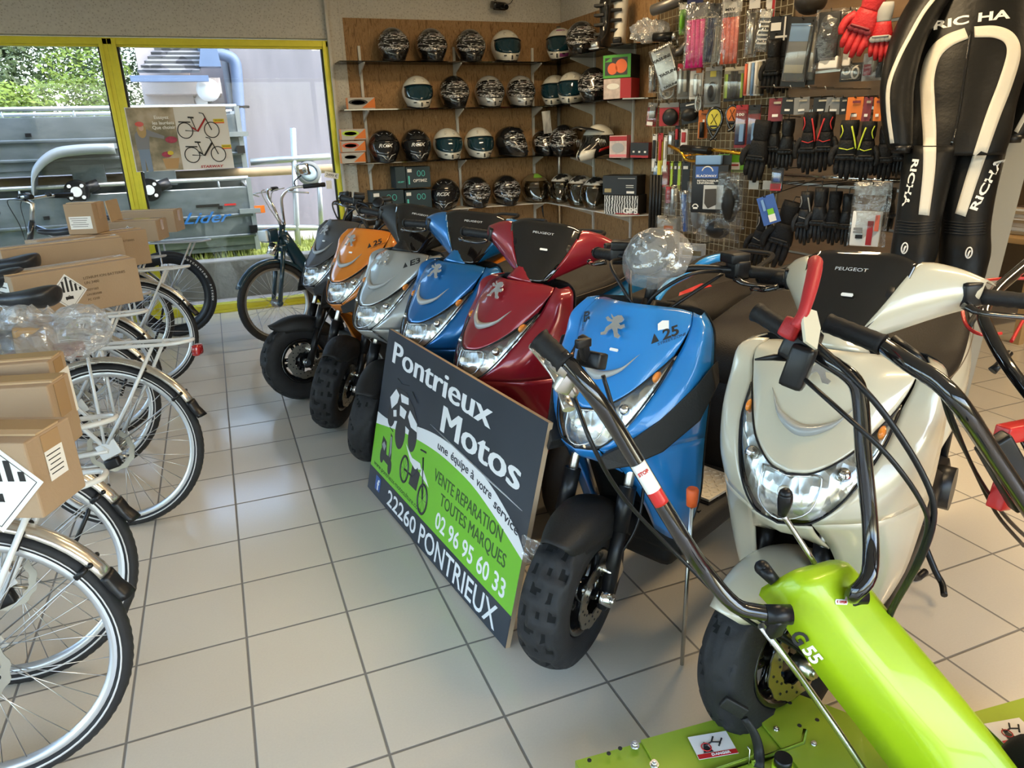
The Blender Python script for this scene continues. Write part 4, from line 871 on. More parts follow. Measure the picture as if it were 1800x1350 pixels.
# ---------------------------------------------------------------- moped
def moped():
    M_teal = paint('dark_teal_paint', (.006, .035, .06), .1); cy, sy = .317, 5.51
    t = thing('moped', 'old dark teal moped with spoked wheels and round mirror by the window', 'moped', (cy, sy, 0)); t.rotation_euler = Euler((R(4), 0, R(204)), 'XYZ')
    Rw = .305; bike_wheel(t, (0, 0, Rw), Rw, False, False, .055, n_sp=32, rimm=M_steel, wall=False, tread=True); bike_wheel(t, (-1.08, 0, Rw), Rw, False, False, .055, rimm=M_steel, wall=False, tread=False)
    b = MB(); P = lambda a, y, d=0: V(((Rw + .02 + d) * math.cos(a), y, Rw + (Rw + .02 + d) * math.sin(a)))
    b.rings([[P(R(28 + k * 7.5), y * .036, dz) for y, dz in ((-1, -.025), (-.9, -.005), (0, .006), (.9, -.005), (1, -.025))] for k in range(18)], closed=False); b.build('front_mudguard', M_teal, t, solid=.002)
    b = MB(); b.rings([[V((-1.08, 0, 0)) + P(R(20 + k * 8), y * .036, dz) for y, dz in ((-1, -.025), (-.9, -.005), (0, .006), (.9, -.005), (1, -.025))] for k in range(18)], closed=False); b.build('rear_mudguard', M_teal, t, solid=.002)
    b = MB()
    for s in (1, -1): b.tube([(.0, s * .05, Rw), (-.10, s * .05, .70)], .017, 10); b.ball((.0, s * .05, Rw), .024, n=10)
    b.box((-.10, 0, .70), (.05, .13, .05), bev=.01).tube([(-.09, 0, .68), (-.15, 0, .86)], .022, 10); b.build('fork', M_teal, t)
    b = MB(); b.tube([(-.13, 0, .80), (-.28, 0, .52), (-.45, 0, .36), (-.62, 0, .34), (-.85, 0, .46)], [.045, .055, .06, .06, .04], 12, k=4); b.box((-.95, 0, .50), (.4, .16, .22), (0, .2, 0), bev=.05); b.box((-.52, 0, .26), (.22, .2, .18), bev=.05); b.build('frame', M_teal, t)
    b = MB(); b.tube([(-.80, 0, .48), (-.86, 0, .78)], .015, 8); b.rings([[V((x, w_ * c, z + h_ * s_)) for c, s_ in ((0, 1), (.8, .8), (1, 0), (.8, -.7), (0, -1), (-.8, -.7), (-1, 0), (-.8, .8))] for x, w_, z, h_ in ((-.66, .05, .80, .03), (-.70, .09, .81, .045), (-.85, .11, .815, .05), (-1.1, .12, .82, .05), (-1.16, .09, .82, .035))]); b.build('saddle', M_seat, t, sub=1)
    b = MB(); b.box((-.03, 0, .80), (.08, .15, .10), bev=.015); b.build('lamp_housing', M_teal, t)
    b = MB(); b.box((.016, 0, .80), (.02, .125, .08), bev=.008); b.build('head_lamp', mat('old_lamp_glass', (.72, .74, .72), .15, coat=1), t)
    b = MB(); b.tube([(-.06, 0, .735), (-.02, 0, .66)], .035, 12); b.build('horn', M_chrome, t)
    b = MB()
    for s in (1, -1): b.tube([(-.15, s * .03, .86), (-.14, s * .055, .97), (-.13, s * .10, 1.06), (-.17, s * .17, 1.115), (-.26, s * .26, 1.12)], .0105, 10, k=5)
    bar = b.build('handlebar', M_chrome, t)
    b = MB()
    for s in (1, -1): b.tube([(-.15, s * .02, .86), (-.08, s * .03, 1.0), (-.07, s * .08, 1.10), (-.13, s * .15, 1.12)], .004, 6, k=5)
    b.build('cable', mat('grey_cable', (.35, .34, .32), .5), t)
    for s in (1, -1):
        b = MB(); b.tube([(-.235, s * .235, 1.12), (-.34, s * .35, 1.122)], .016, 12); b.build('grip', M_rubber, bar)
        b = MB(); b.tube([(-.17, s * .20, 1.105), (-.10, s * .26, 1.095), (-.19, s * .37, 1.075)], .0055, 8, k=4); b.build('brake_lever', M_steel, bar)
    b = MB(); b.tube([(-.20, .19, 1.12), (-.19, .20, 1.16), (-.23, .25, 1.20)], .0045, 6, k=3); mi_ = b.build('mirror_stem', M_black, t)
    b = MB(); b.box((-.23, .26, 1.235), (.03, .125, .08), (0, .1, .2), bev=.012); b.build('mirror', M_chrome, mi_)
    b = MB(); b.tube([(-.55, .1, .2), (-.62, .14, .02)], .012, 8).tube([(-.55, -.1, .2), (-.62, -.14, .02)], .012, 8); b.build('stand', M_black, t)
    return t
MOPED = moped()
t = thing('price_tag', 'white price card reading 2499 hanging by the yellow jamb', 'price tag', aty(583, 308, 6.79)); Mx = basis((0, 0, 0), (.97, .1, -.22), (.2, 0, 1))
MB(Mx).box((0, 0, 0), (.125, .05, .002)).build('card', M_paper, t); text('lettering', '2499 €', Mx @ Matrix.Translation((0, 0, .002)), .024, M_ink, t, width=.10)
b = MB(Mx); b.box((-.015, -.085, 0), (.05, .07, .002), (0, 0, .2)); b.build('small_card', M_paper, t)
# ---------------------------------------------------------------- advertising board
def board():
    BL, BR = V((.433, 2.878, .002)), V((.603, 1.654, .002)); e = (BR - BL); W = e.length; e.normalize(); H_ = .712
    up = V((.227, .031, .974)); up = (up - e * up.dot(e)).normalized(); n = up.cross(e) * -1 
    if n.dot(CAM - BL) < 0: n = -n
    t = thing('advertising_board', 'printed board of the motorbike shop leaning against the scooters', 'sign board', BL); M0 = Matrix.Translation((0, 0, 0)) @ Matrix((e, up, n)).transposed().to_4x4()
    MB(M0).box((W / 2, H_ / 2, -.008), (W, H_, .016)).build('panel', mat('board_core', (.45, .32, .2), .8), t)
    M_nv = mat('print_navy', (.025, .032, .045), .3, var=.2, vs=6); M_gn = mat('print_green', (.18, .52, .03), .3); M_wh = mat('print_white', (.80, .81, .82), .35)
    def P(x, y): return (x * W, y * H_)
    def sheet(name, poly, k, m): b = MB(M0 @ Matrix.Translation((0, 0, .0004 * k))); b.prism([P(*q) for q in poly], .0004); return b.build(name, m, t)
    sheet('navy_print', [(0, 0), (1, 0), (1, 1), (0, 1)], 0, M_nv)
    arc = lambda a, n_=24: [(x, a(x)) for x in [i / n_ for i in range(n_ + 1)]]
    # white swoosh and green field measured on the print
    ip = lambda P_: (lambda x: crom([V((a, b_, 0)) for a, b_ in P_], 0).y if x <= P_[0][0] else next((y0 + (y1 - y0) * (x - x0) / (x1 - x0) for (x0, y0), (x1, y1) in zip(P_[:-1], P_[1:]) if x <= x1), P_[-1][1]))
    sm = lambda P_: [(q.x, q.y) for q in smooth_path([(a, b_, 0) for a, b_ in P_], 6)]
    fw = ip(sm([(0, .490), (.1, .497), (.25, .56), (.443, .62), (.60, .632), (.72, .62), (.817, .593), (.95, .507), (1, .446)])); fg = ip(sm([(0, .415), (.12, .458), (.24, .498), (.368, .527), (.5, .545), (.62, .543), (.73, .527), (.867, .474), (1, .408)]))
    sheet('white_swoosh', [(0, .14), (1, .14)] + arc(fw)[::-1], 1, M_wh); sheet('green_field', [(0, .145), (1, .145)] + arc(fg)[::-1], 2, M_gn)
    sheet('bottom_band', [(0, 0), (1, 0), (1, .15), (0, .15)], 3, M_nv)
    def tx(s, x0, x1, yc, h, m, bold=.0, rot=0, curve=None, k=4, shear=0, fat=0):
        o = text('lettering', s, M0 @ Matrix.Translation((((x0 + x1) / 2) * W, yc * H_, .0004 * k)) @ Matrix.Rotation(rot, 4, 'Z'), h, m, t, width=(x1 - x0) * W, bold=bold, ext=.0002, shear=shear, fat=fat); return o
    tx('Pontrieux', .07, .755, .888, .090, M_wh, .0, fat=.0058); tx('Motos', .49, .93, .725, .098, M_wh, .0, fat=.0065)
    b = MB(M0); b.tube([(W * x, H_ * (.654 - .10 * (x - .42)), .0026) for x in (.42, .6, .8, .965)], [.0015, .006, .006, .0015], 6, flat=.15); b.build('rule', M_wh, t)
    for i, (w_, x0, x1, y, r_) in enumerate((('une', .487, .555, .583, .0), ('équipe', .575, .685, .583, -.02), ('à', .70, .72, .583, -.04), ('votre', .735, .82, .565, -.08), ('service', .837, .965, .525, -.16))): tx(w_, x0, x1, y - .005, .030, M_nv, .012, r_)
    tx('VENTE REPARATION', .495, .90, .432, .046, mat('print_dark_green', (.03, .09, .02), .4), .0, .0, fat=.001); tx('TOUTES MARQUES', .555, .935, .335, .046, MATS['print_dark_green'], .0, .0, fat=.001)
    tx('02 96 95 60 33', .545, .955, .225, .062, M_wh, .015); tx('22260', .185, .425, .075, .066, M_wh, .012); tx('PONTRIEUX', .455, .94, .072, .080, M_wh, .01)
    tx('www.pontrieux-motoculture.com', .03, .44, .182, .022, mat('print_dark', (.02, .05, .02), .4), .0)
    b = MB(M0 @ Matrix.Translation((0, 0, .0025))); b.box((.09 * W, .085 * H_, 0), (.055, .062, .0006)); fb = b.build('blue_badge', mat('badge_blue', (.03, .09, .32), .3), t)
    text('lettering', 'f', M0 @ Matrix.Translation((.095 * W, .08 * H_, .003)), .045, M_wh, t, bold=.03)
    # printed vehicles: quad bike, scooter, dirt bike, in flat print shapes
    M_pg = mat('print_grey', (.30, .31, .32), .4); M_pd = mat('print_black', (.03, .03, .035), .4)
    def disc(b, x, y, r, rx=None, mi=0, n=24): b.prism([(x + (rx or r) * math.cos(2 * PI * k / n), y + r * math.sin(2 * PI * k / n)) for k in range(n)], .0005, mi=mi)
    b = MB(M0 @ Matrix.Translation((.215 * W, .60 * H_, .0012)))
    for x, y, r, rx in ((-.115, -.045, .05, .040), (-.005, -.085, .068, .050), (.115, -.065, .056, .040), (.05, .0, .04, .04)): disc(b, x, y, r, rx)
    b.prism([(-.14, .03), (-.09, .08), (.0, .085), (.09, .05), (.15, .0), (.12, -.05), (.0, -.04), (-.08, -.05)], .0006).tube([(-.10, .115, 0), (-.05, .105, 0), (.02, .118, 0)], .004, 4, flat=.2).tube([(.0, .09, 0), (.06, .105, 0), (.12, .075, 0)], .004, 4, flat=.2)
    q = b.build('printed_quad_bike', M_pd, t); b = MB(M0 @ Matrix.Translation((.215 * W, .60 * H_, .0020)))
    for pg in ([(-.15, .02), (-.10, .07), (-.06, .055), (-.07, .02), (-.12, -.02)], [(-.05, .065), (.03, .07), (.04, .045), (-.03, .035)], [(.06, .03), (.14, .0), (.15, -.03), (.09, -.03), (.05, .0)], [(-.04, .02), (.03, .015), (.02, -.02), (-.03, -.02)], [(-.10, -.02), (-.07, -.01), (-.06, -.035), (-.09, -.045)]): b.prism(pg, .0004)
    b.build('quad_fairing', M_wh, q)
    b = MB(M0 @ Matrix.Translation((.125 * W, .33 * H_, .0012)) @ Matrix.Diagonal((1.25, 1.25, 1, 1)))
    for x, y, r in ((-.035, -.035, .028), (.04, -.05, .026)): disc(b, x, y, r, r * .6)
    b.prism([(-.05, .0), (-.045, .03), (-.01, .02), (.0, -.02), (.02, -.02), (.015, .06), (.03, .055), (.045, -.02), (.03, -.05), (-.03, -.045)], .0006).tube([(.0, .075, 0), (.03, .07, 0)], .002, 4); q = b.build('printed_scooter', M_pd, t)
    b = MB(M0 @ Matrix.Translation((.125 * W, .33 * H_, .0020)) @ Matrix.Diagonal((1.25, 1.25, 1, 1))); b.prism([(.018, .05), (.028, .05), (.04, .0), (.03, -.02)], .0004).prism([(-.045, .0), (-.03, .015), (-.01, .005), (-.02, -.015)], .0004); b.build('scooter_fairing', M_pg, q)
    b = MB(M0 @ Matrix.Translation((.36 * W, .33 * H_, .0012)) @ Matrix.Diagonal((1.25, 1.25, 1, 1)))
    for x, y, r in ((-.075, -.01, .042), (.08, -.045, .045)):
        b.tube([(x + r * .72 * math.cos(2 * PI * k / 20), y + r * math.sin(2 * PI * k / 20), 0) for k in range(20)], .0045, 5, loop=True)
        for k in range(4): a = PI * k / 4; b.tube([(x - r * .7 * math.cos(a), y - r * math.sin(a), 0), (x + r * .7 * math.cos(a), y + r * math.sin(a), 0)], .0008, 3)
    b.tube([(.08, -.045, 0), (.045, .075, 0)], .004, 4).tube([(-.075, -.01, 0), (-.01, -.01, 0), (.02, .03, 0)], .004, 4).prism([(-.03, -.04), (.03, -.04), (.04, .02), (-.02, .03)], .0006).tube([(.02, .09, 0), (.06, .095, 0)], .003, 4); q = b.build('printed_dirt_bike', M_pd, t)
    b = MB(M0 @ Matrix.Translation((.36 * W, .33 * H_, .0020)) @ Matrix.Diagonal((1.25, 1.25, 1, 1))); b.prism([(-.09, .07), (-.03, .045), (.03, .05), (.045, .035), (.0, .02), (-.04, .03)], .0004).prism([(.04, .02), (.11, .005), (.09, .02), (.05, .045)], .0004); b.build('dirt_bike_fairing', M_wh, q)
    return t
board()
# ---------------------------------------------------------------- green mower in the foreground
M_lime = mat('lime_green_paint', (.35, .52, .008), .38, .05, coat=.35); M_limed = mat('lime_deck_paint', (.33, .46, .035), .38, .15, coat=.3, var=.05, vs=30)
M_zinc = mat('zinc_plated', (.62, .62, .60), .25, 1)
def tiller():
    t = thing('rotary_tiller', 'lime green walk behind machine marked G 55 with long black handlebars', 'garden machine', (1.15, .86, 0)); o = V(t.location)
    a = lambda u, v, z: atz(u, v, z) - o
    # deck: folded sheet plates
    d0, d1, d2, d3 = a(1011, 1337, .10), a(1402, 1229, .10), a(1560, 1290, .10), a(1420, 1420, .10)
    e = (d1 - d0).normalized(); nrm = V((e.y, -e.x, 0))
    b = MB()
    def slab(P, z0=.10, th=.006): P = [V((p.x, p.y, 0)) for p in P]; n = len(P); b.add([p + V((0, 0, z0)) for p in P] + [p + V((0, 0, z0 - th)) for p in P], [tuple(range(n)), tuple(range(n, 2 * n))[::-1]] + [(i, n + i, n + (i + 1) % n, (i + 1) % n) for i in range(n)])
    W = (d1 - d0).length; far = .55
    slab([d0, d0 + e * .17, d0 + e * .17 + nrm * far, d0 + nrm * far]); slab([d0 + e * .165, d1 - e * .05, d1 - e * .02 + nrm * .1, d1 + e * .1 + nrm * far, d0 + e * .165 + nrm * far], .108)
    slab([d1 - e * .14 + nrm * .0, d1, d2 + nrm * .0, d1 + e * .20 + nrm * .34, d1 - e * .14 + nrm * .3], .116)
    s0 = d0 + V((0, 0, .0)); b.add([d0 + V((0, 0, 0)), d1 + V((0, 0, 0)), d1 - V((0, 0, .03)), d0 - V((0, 0, .03))], [(0, 1, 2, 3)]); b.add([d0, d0 + nrm * far, d0 + nrm * far - V((0, 0, .03)), d0 - V((0, 0, .03))], [(0, 1, 2, 3)])
    # pressed ribs
    for k, (f, l) in enumerate(((.30, .2), (.62, .14))): b.tube([d0 + e * W * f + nrm * .14 + V((0, 0, .012)), d0 + e * (W * f + l) + nrm * .13 + V((0, 0, .012)), d0 + e * (W * f + l + .03) + nrm * .10 + V((0, 0, .012))], .007, 8)
    r0, r1 = a(1540, 1300, .10), a(1830, 1218, .10); e2 = (r1 - r0).normalized(); slab([r0, r1, r1 + V((e2.y, -e2.x, 0)) * .4, r0 + V((e2.y, -e2.x, 0)) * .4], .10)
    b.box((.16, -.36, .14), (.2, .2, .08), bev=.02)
    b.build('deck', M_limed, t, bev=.002)
    def bolt(p, z=.11): b = MB(); b.cyl((p.x, p.y, z), (p.x, p.y, z + .003), .0105, n=16); b.cyl((p.x, p.y, z + .003), (p.x, p.y, z + .010), .0075, n=6); b.cyl((p.x, p.y, z + .010), (p.x, p.y, z + .014), .004, n=8); b.build('bolt', M_zinc, t)
    for u, v in ((1116, 1312), (1364, 1286), (1430, 1312), (1150, 1345), (1785, 1340)): bolt(a(u, v, .11))
    b = MB()
    for u, v in ((1070, 1327), (1036, 1339), (1388, 1238), (1355, 1247), (1436, 1268), (1405, 1278), (1090, 1318)):
        p = a(u, v, .112); b.cyl((p.x, p.y, .1155), (p.x, p.y, .1175), .005, n=12)
    b.build('hole', M_ink, t)
    # warning stickers
    for nm, (u, v), (u2, v2) in (('warning_sticker', (1253, 1310), (1290, 1296)), ('warning_sticker', (1780, 1286), (1812, 1278))):
        p, q = a(u, v, .112), a(u2, v2, .112); Ms = basis((p.x, p.y, .112), (q - p).normalized(), (0, 0, 1)); Ms = Matrix.Translation((p.x, p.y, .1125)) @ Matrix.Rotation(math.atan2(e.y, e.x) - .12, 4, 'Z')
        b = MB(Ms); b.box((0, 0, 0), (.095, .065, .001)); st = b.build(nm, M_paper, t)
        b = MB(Ms @ Matrix.Translation((0, 0, .001))); b.prism([(-.030, -.018), (-.006, -.018), (-.018, .012)], .0006).tube([(-.02, .0, 0), (.0, .008, 0), (.02, .004, 0), (.028, .014, 0)], .002, 5).tube([(.0, .008, 0), (.01, .022, 0)], .002, 5).tube([(.02, .004, 0), (.012, -.006, 0)], .002, 5); b.build('pictogram', M_ink, st)
        b = MB(Ms @ Matrix.Translation((0, -.026, .001))); b.box((0, 0, 0), (.094, .012, .0006)); b.tube([(-.018 + .011 * math.cos(k * PI / 8), .022 + .011 * math.sin(k * PI / 8), .001) for k in range(16)], .0014, 4, loop=True); b.build('red_band', M_red, st)
        text('lettering', 'DANGER', Ms @ Matrix.Translation((.008, -.026, .0018)), .006, M_paper, st, width=.045, bold=.02)
    # long folded hood
    hz = .62
    TL, TR = a(1347, 1040, .60), a(1500, 996, .62); TLm = a(1402, 1005, .635); RS = a(1530, 1035, .60)
    # four longitudinal rails: left lower edge, left shoulder, right shoulder, right lower edge
    rail_L = [a(1334, 1046, .565), a(1372, 1090, .53), a(1440, 1190, .42), a(1525, 1300, .28), a(1600, 1400, .16), a(1690, 1530, .08)]
    rail_l = [a(1398, 1012, .630), a(1425, 1040, .61), a(1485, 1120, .52), a(1590, 1265, .37), a(1670, 1390, .24), a(1765, 1530, .15)]
    rail_r = [a(1490, 988, .630), a(1505, 1005, .615), a(1572, 1085, .52), a(1700, 1235, .37), a(1820, 1390, .24), a(1950, 1560, .15)]
    rail_R = [a(1502, 1000, .565), a(1528, 1030, .54), a(1590, 1110, .43), a(1715, 1260, .29), a(1835, 1420, .16), a(1960, 1590, .08)]
    b = MB(); cols = []
    def mix(A_, B_, f): return [p.lerp(q, f) for p, q in zip(A_, B_)]
    RL, Rl, Rr, RR = [smooth_path(q, 5) for q in (rail_L, rail_l, rail_r, rail_R)]
    rows = [mix(RL, RL, 0), mix(RL, Rl, .5), mix(RL, Rl, .88), mix(Rl, Rr, .07), mix(Rl, Rr, .30), mix(Rl, Rr, .7), mix(Rl, Rr, .93), mix(Rr, RR, .12), mix(Rr, RR, .5), mix(RR, RR, 0)]
    rg = [[r_[i] for r_ in rows] for i in range(len(RL))]
    # closed back and front ends
    end = [p.lerp(sum(rg[0], V()) / 10, .12) + (rg[0][4] - rg[1][4]).normalized() * .012 for p in rg[0]]; end2 = [p.lerp(sum(rg[0], V()) / 10, .30) + (rg[0][4] - rg[1][4]).normalized() * .016 for p in rg[0]]
    b.rings([end2, end] + rg, closed=True, caps=(True, True)); hood = b.build('hood', M_lime, t)
    bv = BVHTree.FromPolygons(b.v, b.f)
    g1 = a(1406, 1122, .50); g2 = a(1432, 1155, .47); gm_ = a(1420, 1138, .485)
    for s, (u, v), h, m in (('G', (1405, 1121), .030, M_ink), ('55', (1428, 1150), .024, M_paper)):
        p = a(u, v, .49); vx = (a(1440, 1160, .46) - a(1400, 1110, .51)).normalized(); dd = (p + o - CAM).normalized(); hit = bv.ray_cast(CAM - o, dd); p = hit[0] if hit[0] else p
        nn = hit[1] if hit[0] else V((-1, 0, .5)); nn = -nn if nn.dot(dd) > 0 else nn; vy = nn.cross(vx)
        text('lettering', s, Matrix.Translation(p + nn * .0015) @ Matrix((vx, vy.normalized(), nn)).transposed().to_4x4(), h, m, t, width=(.026 if s == 'G' else .036), bold=.03)
    dd = (a(1478, 1058, .58) + o - CAM).normalized(); hit = bv.ray_cast(CAM - o, dd)
    if hit[0]:
        nn = hit[1] if hit[1].dot(dd) < 0 else -hit[1]; Ml = basis(hit[0] + nn * .001, (rail_r[1] - rail_l[1]) * 1.0, nn.cross(rail_r[1] - rail_l[1])); Ml = Ml @ Matrix.Rotation(-.35, 4, 'Z')
        MB(Ml).prism([(-.014, -.005), (.014, -.005), (.016, 0), (.014, .005), (-.014, .005), (-.016, 0)], .001).build('price_label', M_label, t)
        text('lettering', '€ 1399,00', Ml @ Matrix.Translation((0, 0, .0015)), .005, M_red, t, width=.024)
    # handlebars
    hr = .0155
    gl, gr = V((.515, 1.123, 1.10)) - o, V((1.04, 1.17, 1.085)) - o
    pL, pR = a(1368, 1080, .575), a(1500, 1045, .575)
    L_ = [a(985, 625, 1.09), a(1040, 690, 1.03), a(1088, 760, .95), a(1190, 930, .76), a(1240, 1005, .66), a(1290, 1062, .595), a(1330, 1075, .58), pL]
    R_ = [a(1400, 590, 1.07), a(1440, 625, 1.04), a(1495, 662, 1.01), a(1512, 700, .97), a(1518, 800, .86), a(1530, 930, .71), a(1528, 1010, .64), a(1500, 1045, .60), pR]
    b = MB(); b.tube(L_, hr, 14, k=4); hl = b.build('left_handlebar', M_gloss, t); b = MB(); b.tube(R_, hr, 14, k=4); hr_ = b.build('right_handlebar', M_gloss, t)
    b = MB()
    g0, g1 = a(1010, 655, 1.063), a(947, 595, 1.115); d = g1 - g0; b.tube([g0 + d * .25 + d * .75 * k / 10 for k in range(11)], [.0215] + [.020 if k % 2 else .0190 for k in range(9)] + [.0225], 16); b.build('grip', M_rubber, hl)
    b = MB(); g0, g1 = a(1400, 592, 1.068), a(1330, 548, 1.10); d = g1 - g0; b.tube([g0 + d * k / 10 for k in range(11)], [.019 if k % 2 else .0182 for k in range(10)] + [.0215], 16); b.build('grip', M_rubber, hr_)
    # clutch lever bracket under left grip (zinc) with cable
    b = MB(); q = a(987, 638, 1.075); b.tube([q + V((-.012, .016, .012)), q + V((.012, -.016, -.012))], [.021, .021], 12); b.box(q + V((.005, -.01, -.03)), (.03, .02, .05), (.2, .5, 0), bev=.004); b.build('clamp', M_zinc, hl)
    b = MB(); b.tube([a(932, 608, 1.09), a(955, 635, 1.05), a(980, 668, 1.02), a(1000, 720, .99)], [.006, .007, .009, .012], 8, k=3, flat=.5); b.tube([a(985, 660, 1.04), a(1012, 690, 1.0), a(1008, 700, .99)], [.012, .013, .006], 8, flat=.5); b.build('clutch_lever', M_zinc, hl)
    b = MB(); b.tube([a(1010, 700, .985), a(1045, 790, .90), a(1100, 880, .76), a(1200, 985, .60), a(1300, 1080, .50), a(1400, 1140, .40), a(1450, 1190, .34)], .0045, 8, k=5); b.build('clutch_cable', M_black, t)
    b = MB(); b.tube([a(1060, 660, 1.03), a(1085, 740, .94), a(1120, 830, .82), a(1240, 1010, .60), a(1380, 1120, .46), a(1470, 1180, .38)], .0045, 8, k=5); b.build('throttle_cable', M_black, t)
    b = MB(); b.box(a(1040, 632, 1.075), (.03, .05, .03), (0, .3, .5), bev=.005).box(a(1027, 612, 1.10), (.014, .016, .05), (.2, -.3, .2), bev=.003); b.box(a(1025, 603, 1.115), (.03, .012, .016), (0, 0, .2), bev=.003); b.build('throttle_lever', M_black, hl)
    # decal on the left bar
    p0, p1 = a(1128, 800, .895), a(1172, 872, .815); b = MB(); dx = (p1 - p0).normalized(); vv = (CAM - o - p0).normalized(); sd = dx.cross(vv).normalized(); up = sd.cross(dx) * -1; up = up if up.dot(vv) > 0 else -up
    pn = [[p0 + dx * (p1 - p0).length * i + (sd * math.sin(q) + up * math.cos(q)) * (hr + .0008) + V((0, 0, 0)) for q in (-.9, -.5, 0, .5, .9)] for i in (0, .33, .66, 1)]
    off = min(((p0 - (w1 + (w2 - w1) * f)).length, (w1 + (w2 - w1) * f)) for w1, w2 in zip(L_[:-1], L_[1:]) for f in (0, .25, .5, .75, 1))[1]
    Lp = smooth_path(L_, 40); near = lambda q: min(Lp, key=lambda w: (w - q).length)
    i0, i1 = Lp.index(near(p0)), Lp.index(near(p1)); rg = []
    for w1, w2 in zip(Lp[i0:i1], Lp[i0 + 1:i1 + 1]):
        dx = (w2 - w1).normalized(); vv = (CAM - o - w1).normalized(); up = (vv - dx * vv.dot(dx)).normalized(); sd = dx.cross(up); rg.append([w1 + (sd * math.sin(q) + up * math.cos(q)) * (hr + .0006) for q in (-1, -.6, -.2, .2, .6, 1)])
    b.rings(rg[:-5], mi=0, closed=False); b.rings(rg[-6:], mi=1, closed=False); b.build('stop_sticker', [M_paper, M_red], hl, solid=-.0004)
    w1 = rg[3]; Mt = basis((w1[2] + w1[3]) / 2 + (w1[2] + w1[3] - 2 * near(w1[2])).normalized() * .001, (w1[0] - w1[5]) * 1, (rg[1][2] - rg[5][2])); text('lettering', 'STOP', Mt, .007, M_red, hl, width=.021, bold=.03)
    # red dead man lever, black control block
    b = MB(); b.tube([a(1433, 462, 1.215), a(1432, 475, 1.205), a(1424, 510, 1.175), a(1412, 550, 1.14), a(1398, 575, 1.115)], [.017, .0175, .0165, .0135, .015], 16, k=4, flat=.75); b.ball(a(1433, 462, 1.215), .014, n=14)
    b.box(a(1390, 578, 1.10), (.04, .03, .04), (.3, .4, .5), bev=.008); b.build('red_lever', mat('red_rubber', (.42, .025, .03), .45, bump=.1, bs=300), hr_)
    b = MB(); b.box(a(1402, 610, 1.06), (.045, .055, .055), (.3, .2, .6), bev=.01).box(a(1403, 645, 1.03), (.035, .045, .085), (.2, .15, .5), bev=.01); b.box(a(1426, 592, 1.085), (.05, .03, .03), (.1, .5, .4), bev=.008); b.build('control_block', M_black, hr_)
    b = MB(); b.tube([a(1388, 628, 1.04), a(1360, 628, 1.04), a(1327, 632, 1.04)], [.009, .007, .002], 8, flat=.6); b.build('trigger', M_black, hr_)
    b = MB(); b.prism([(-.02, -.03), (.01, -.04), (.022, .0), (.012, .03), (-.016, .032), (-.026, .01)], .006, basis(a(1424, 575, 1.115), (1, .1, -.3), (0, .4, 1))); b.build('cream_catch', mat('cream_plastic', (.62, .58, .45), .4), hr_)
    b = MB(); b.tube([a(1432, 600, 1.085), a(1500, 665, 1.05), a(1560, 735, .99), a(1620, 830, .90), a(1642, 900, .83), a(1620, 980, .72), a(1570, 1070, .54), a(1555, 1120, .46)], .0055, 8, k=5); b.tube([a(1432, 600, 1.075), a(1438, 605, 1.07)], .007, 8, mi=1); b.build('clutch_cable', [M_black, M_zinc], t)
    b = MB(); b.tube([a(1416, 668, 1.02), a(1480, 725, 1.0), a(1560, 800, .94), a(1618, 880, .86), a(1630, 930, .79), a(1605, 1000, .68), a(1560, 1080, .52)], .0045, 8, k=5); b.build('throttle_cable', M_black, t)
    # pivots, gear lever, links
    for p, s in ((pL, -1), (pR, 1)):
        b = MB(); b.cyl(p + V((-.022, .01, 0)), p + V((.022, -.01, 0)), .019, n=18); b.box(p + V((0, -.0, -.028)), (.03, .022, .05), (.3, 0, 0), bev=.006); b.build('pivot_clamp', M_black, t)
    b = MB(); b.tube([a(1340, 998, .62), a(1362, 1022, .60)], [.016, .012], 14); b.ball(a(1340, 998, .62), .016, n=12); b.build('latch_knob', M_black, t)
    b = MB(); b.tube([a(1376, 905, .74), a(1392, 928, .71), a(1432, 990, .635)], .0055, 10, k=3); gl_ = b.build('gear_lever', M_zinc, t)
    b = MB(); b.tube([a(1381, 868, .79), a(1380, 880, .775), a(1375, 905, .74)], [.0135, .0145, .0085], 14, k=3); b.ball(a(1381, 869, .788), .0134, n=12); b.build('knob', M_black, gl_)
    b = MB(); b.tube([a(1338, 1100, .50), a(1400, 1180, .38), a(1470, 1280, .24), a(1550, 1400, .14)], .0075, 12); b.build('link_rod', M_zinc, t)
    b = MB(); b.box(a(1290, 1243, .235), (.06, .012, .03), (0, .55, -.5), bev=.003); b.tube([a(1308, 1262, .205), a(1326, 1290, .17), a(1334, 1320, .13), a(1334, 1350, .11)], [.010, .011, .012, .012], 8, k=3, flat=.5); b.build('pedal_lever', M_dark, t)
    b = MB(); p = a(1375, 1350, .12); b.cyl(p + V((0, 0, -.02)), p + V((0, 0, .012)), .022, n=24, mi=0).cyl(p + V((0, 0, .012)), p + V((0, 0, .03)), .019, n=20, mi=1); b.build('filler_cap', [M_lime, M_black], t)
    b = MB(); b.tube([a(1316, 1345, .11), a(1318, 1318, .14), a(1314, 1312, .145)], .0015, 5); b.build('spring_clip', M_zinc, t)
    # engine and wheels under the hood (below the frame edge)
    b = MB(); b.box((.16, -.42, .16), (.2, .2, .18), bev=.03); b.build('engine', M_black, t)
    for s in (-1, 1):
        c = V((.10 + s * .26, -.62, .16)); Mw = basis(c, (0, 1, 0), (0, 0, 1)); b = MB(Mw); b.lathe([(.07, -.04), (.15, -.045), (.16, 0), (.15, .045), (.07, .04)], 32); b.lathe([(0, -.03), (.07, -.04), (.07, .04), (0, .03)], 24, mi=1); b.build('wheel', [M_tyre, M_limed], t)
    return t
tiller()
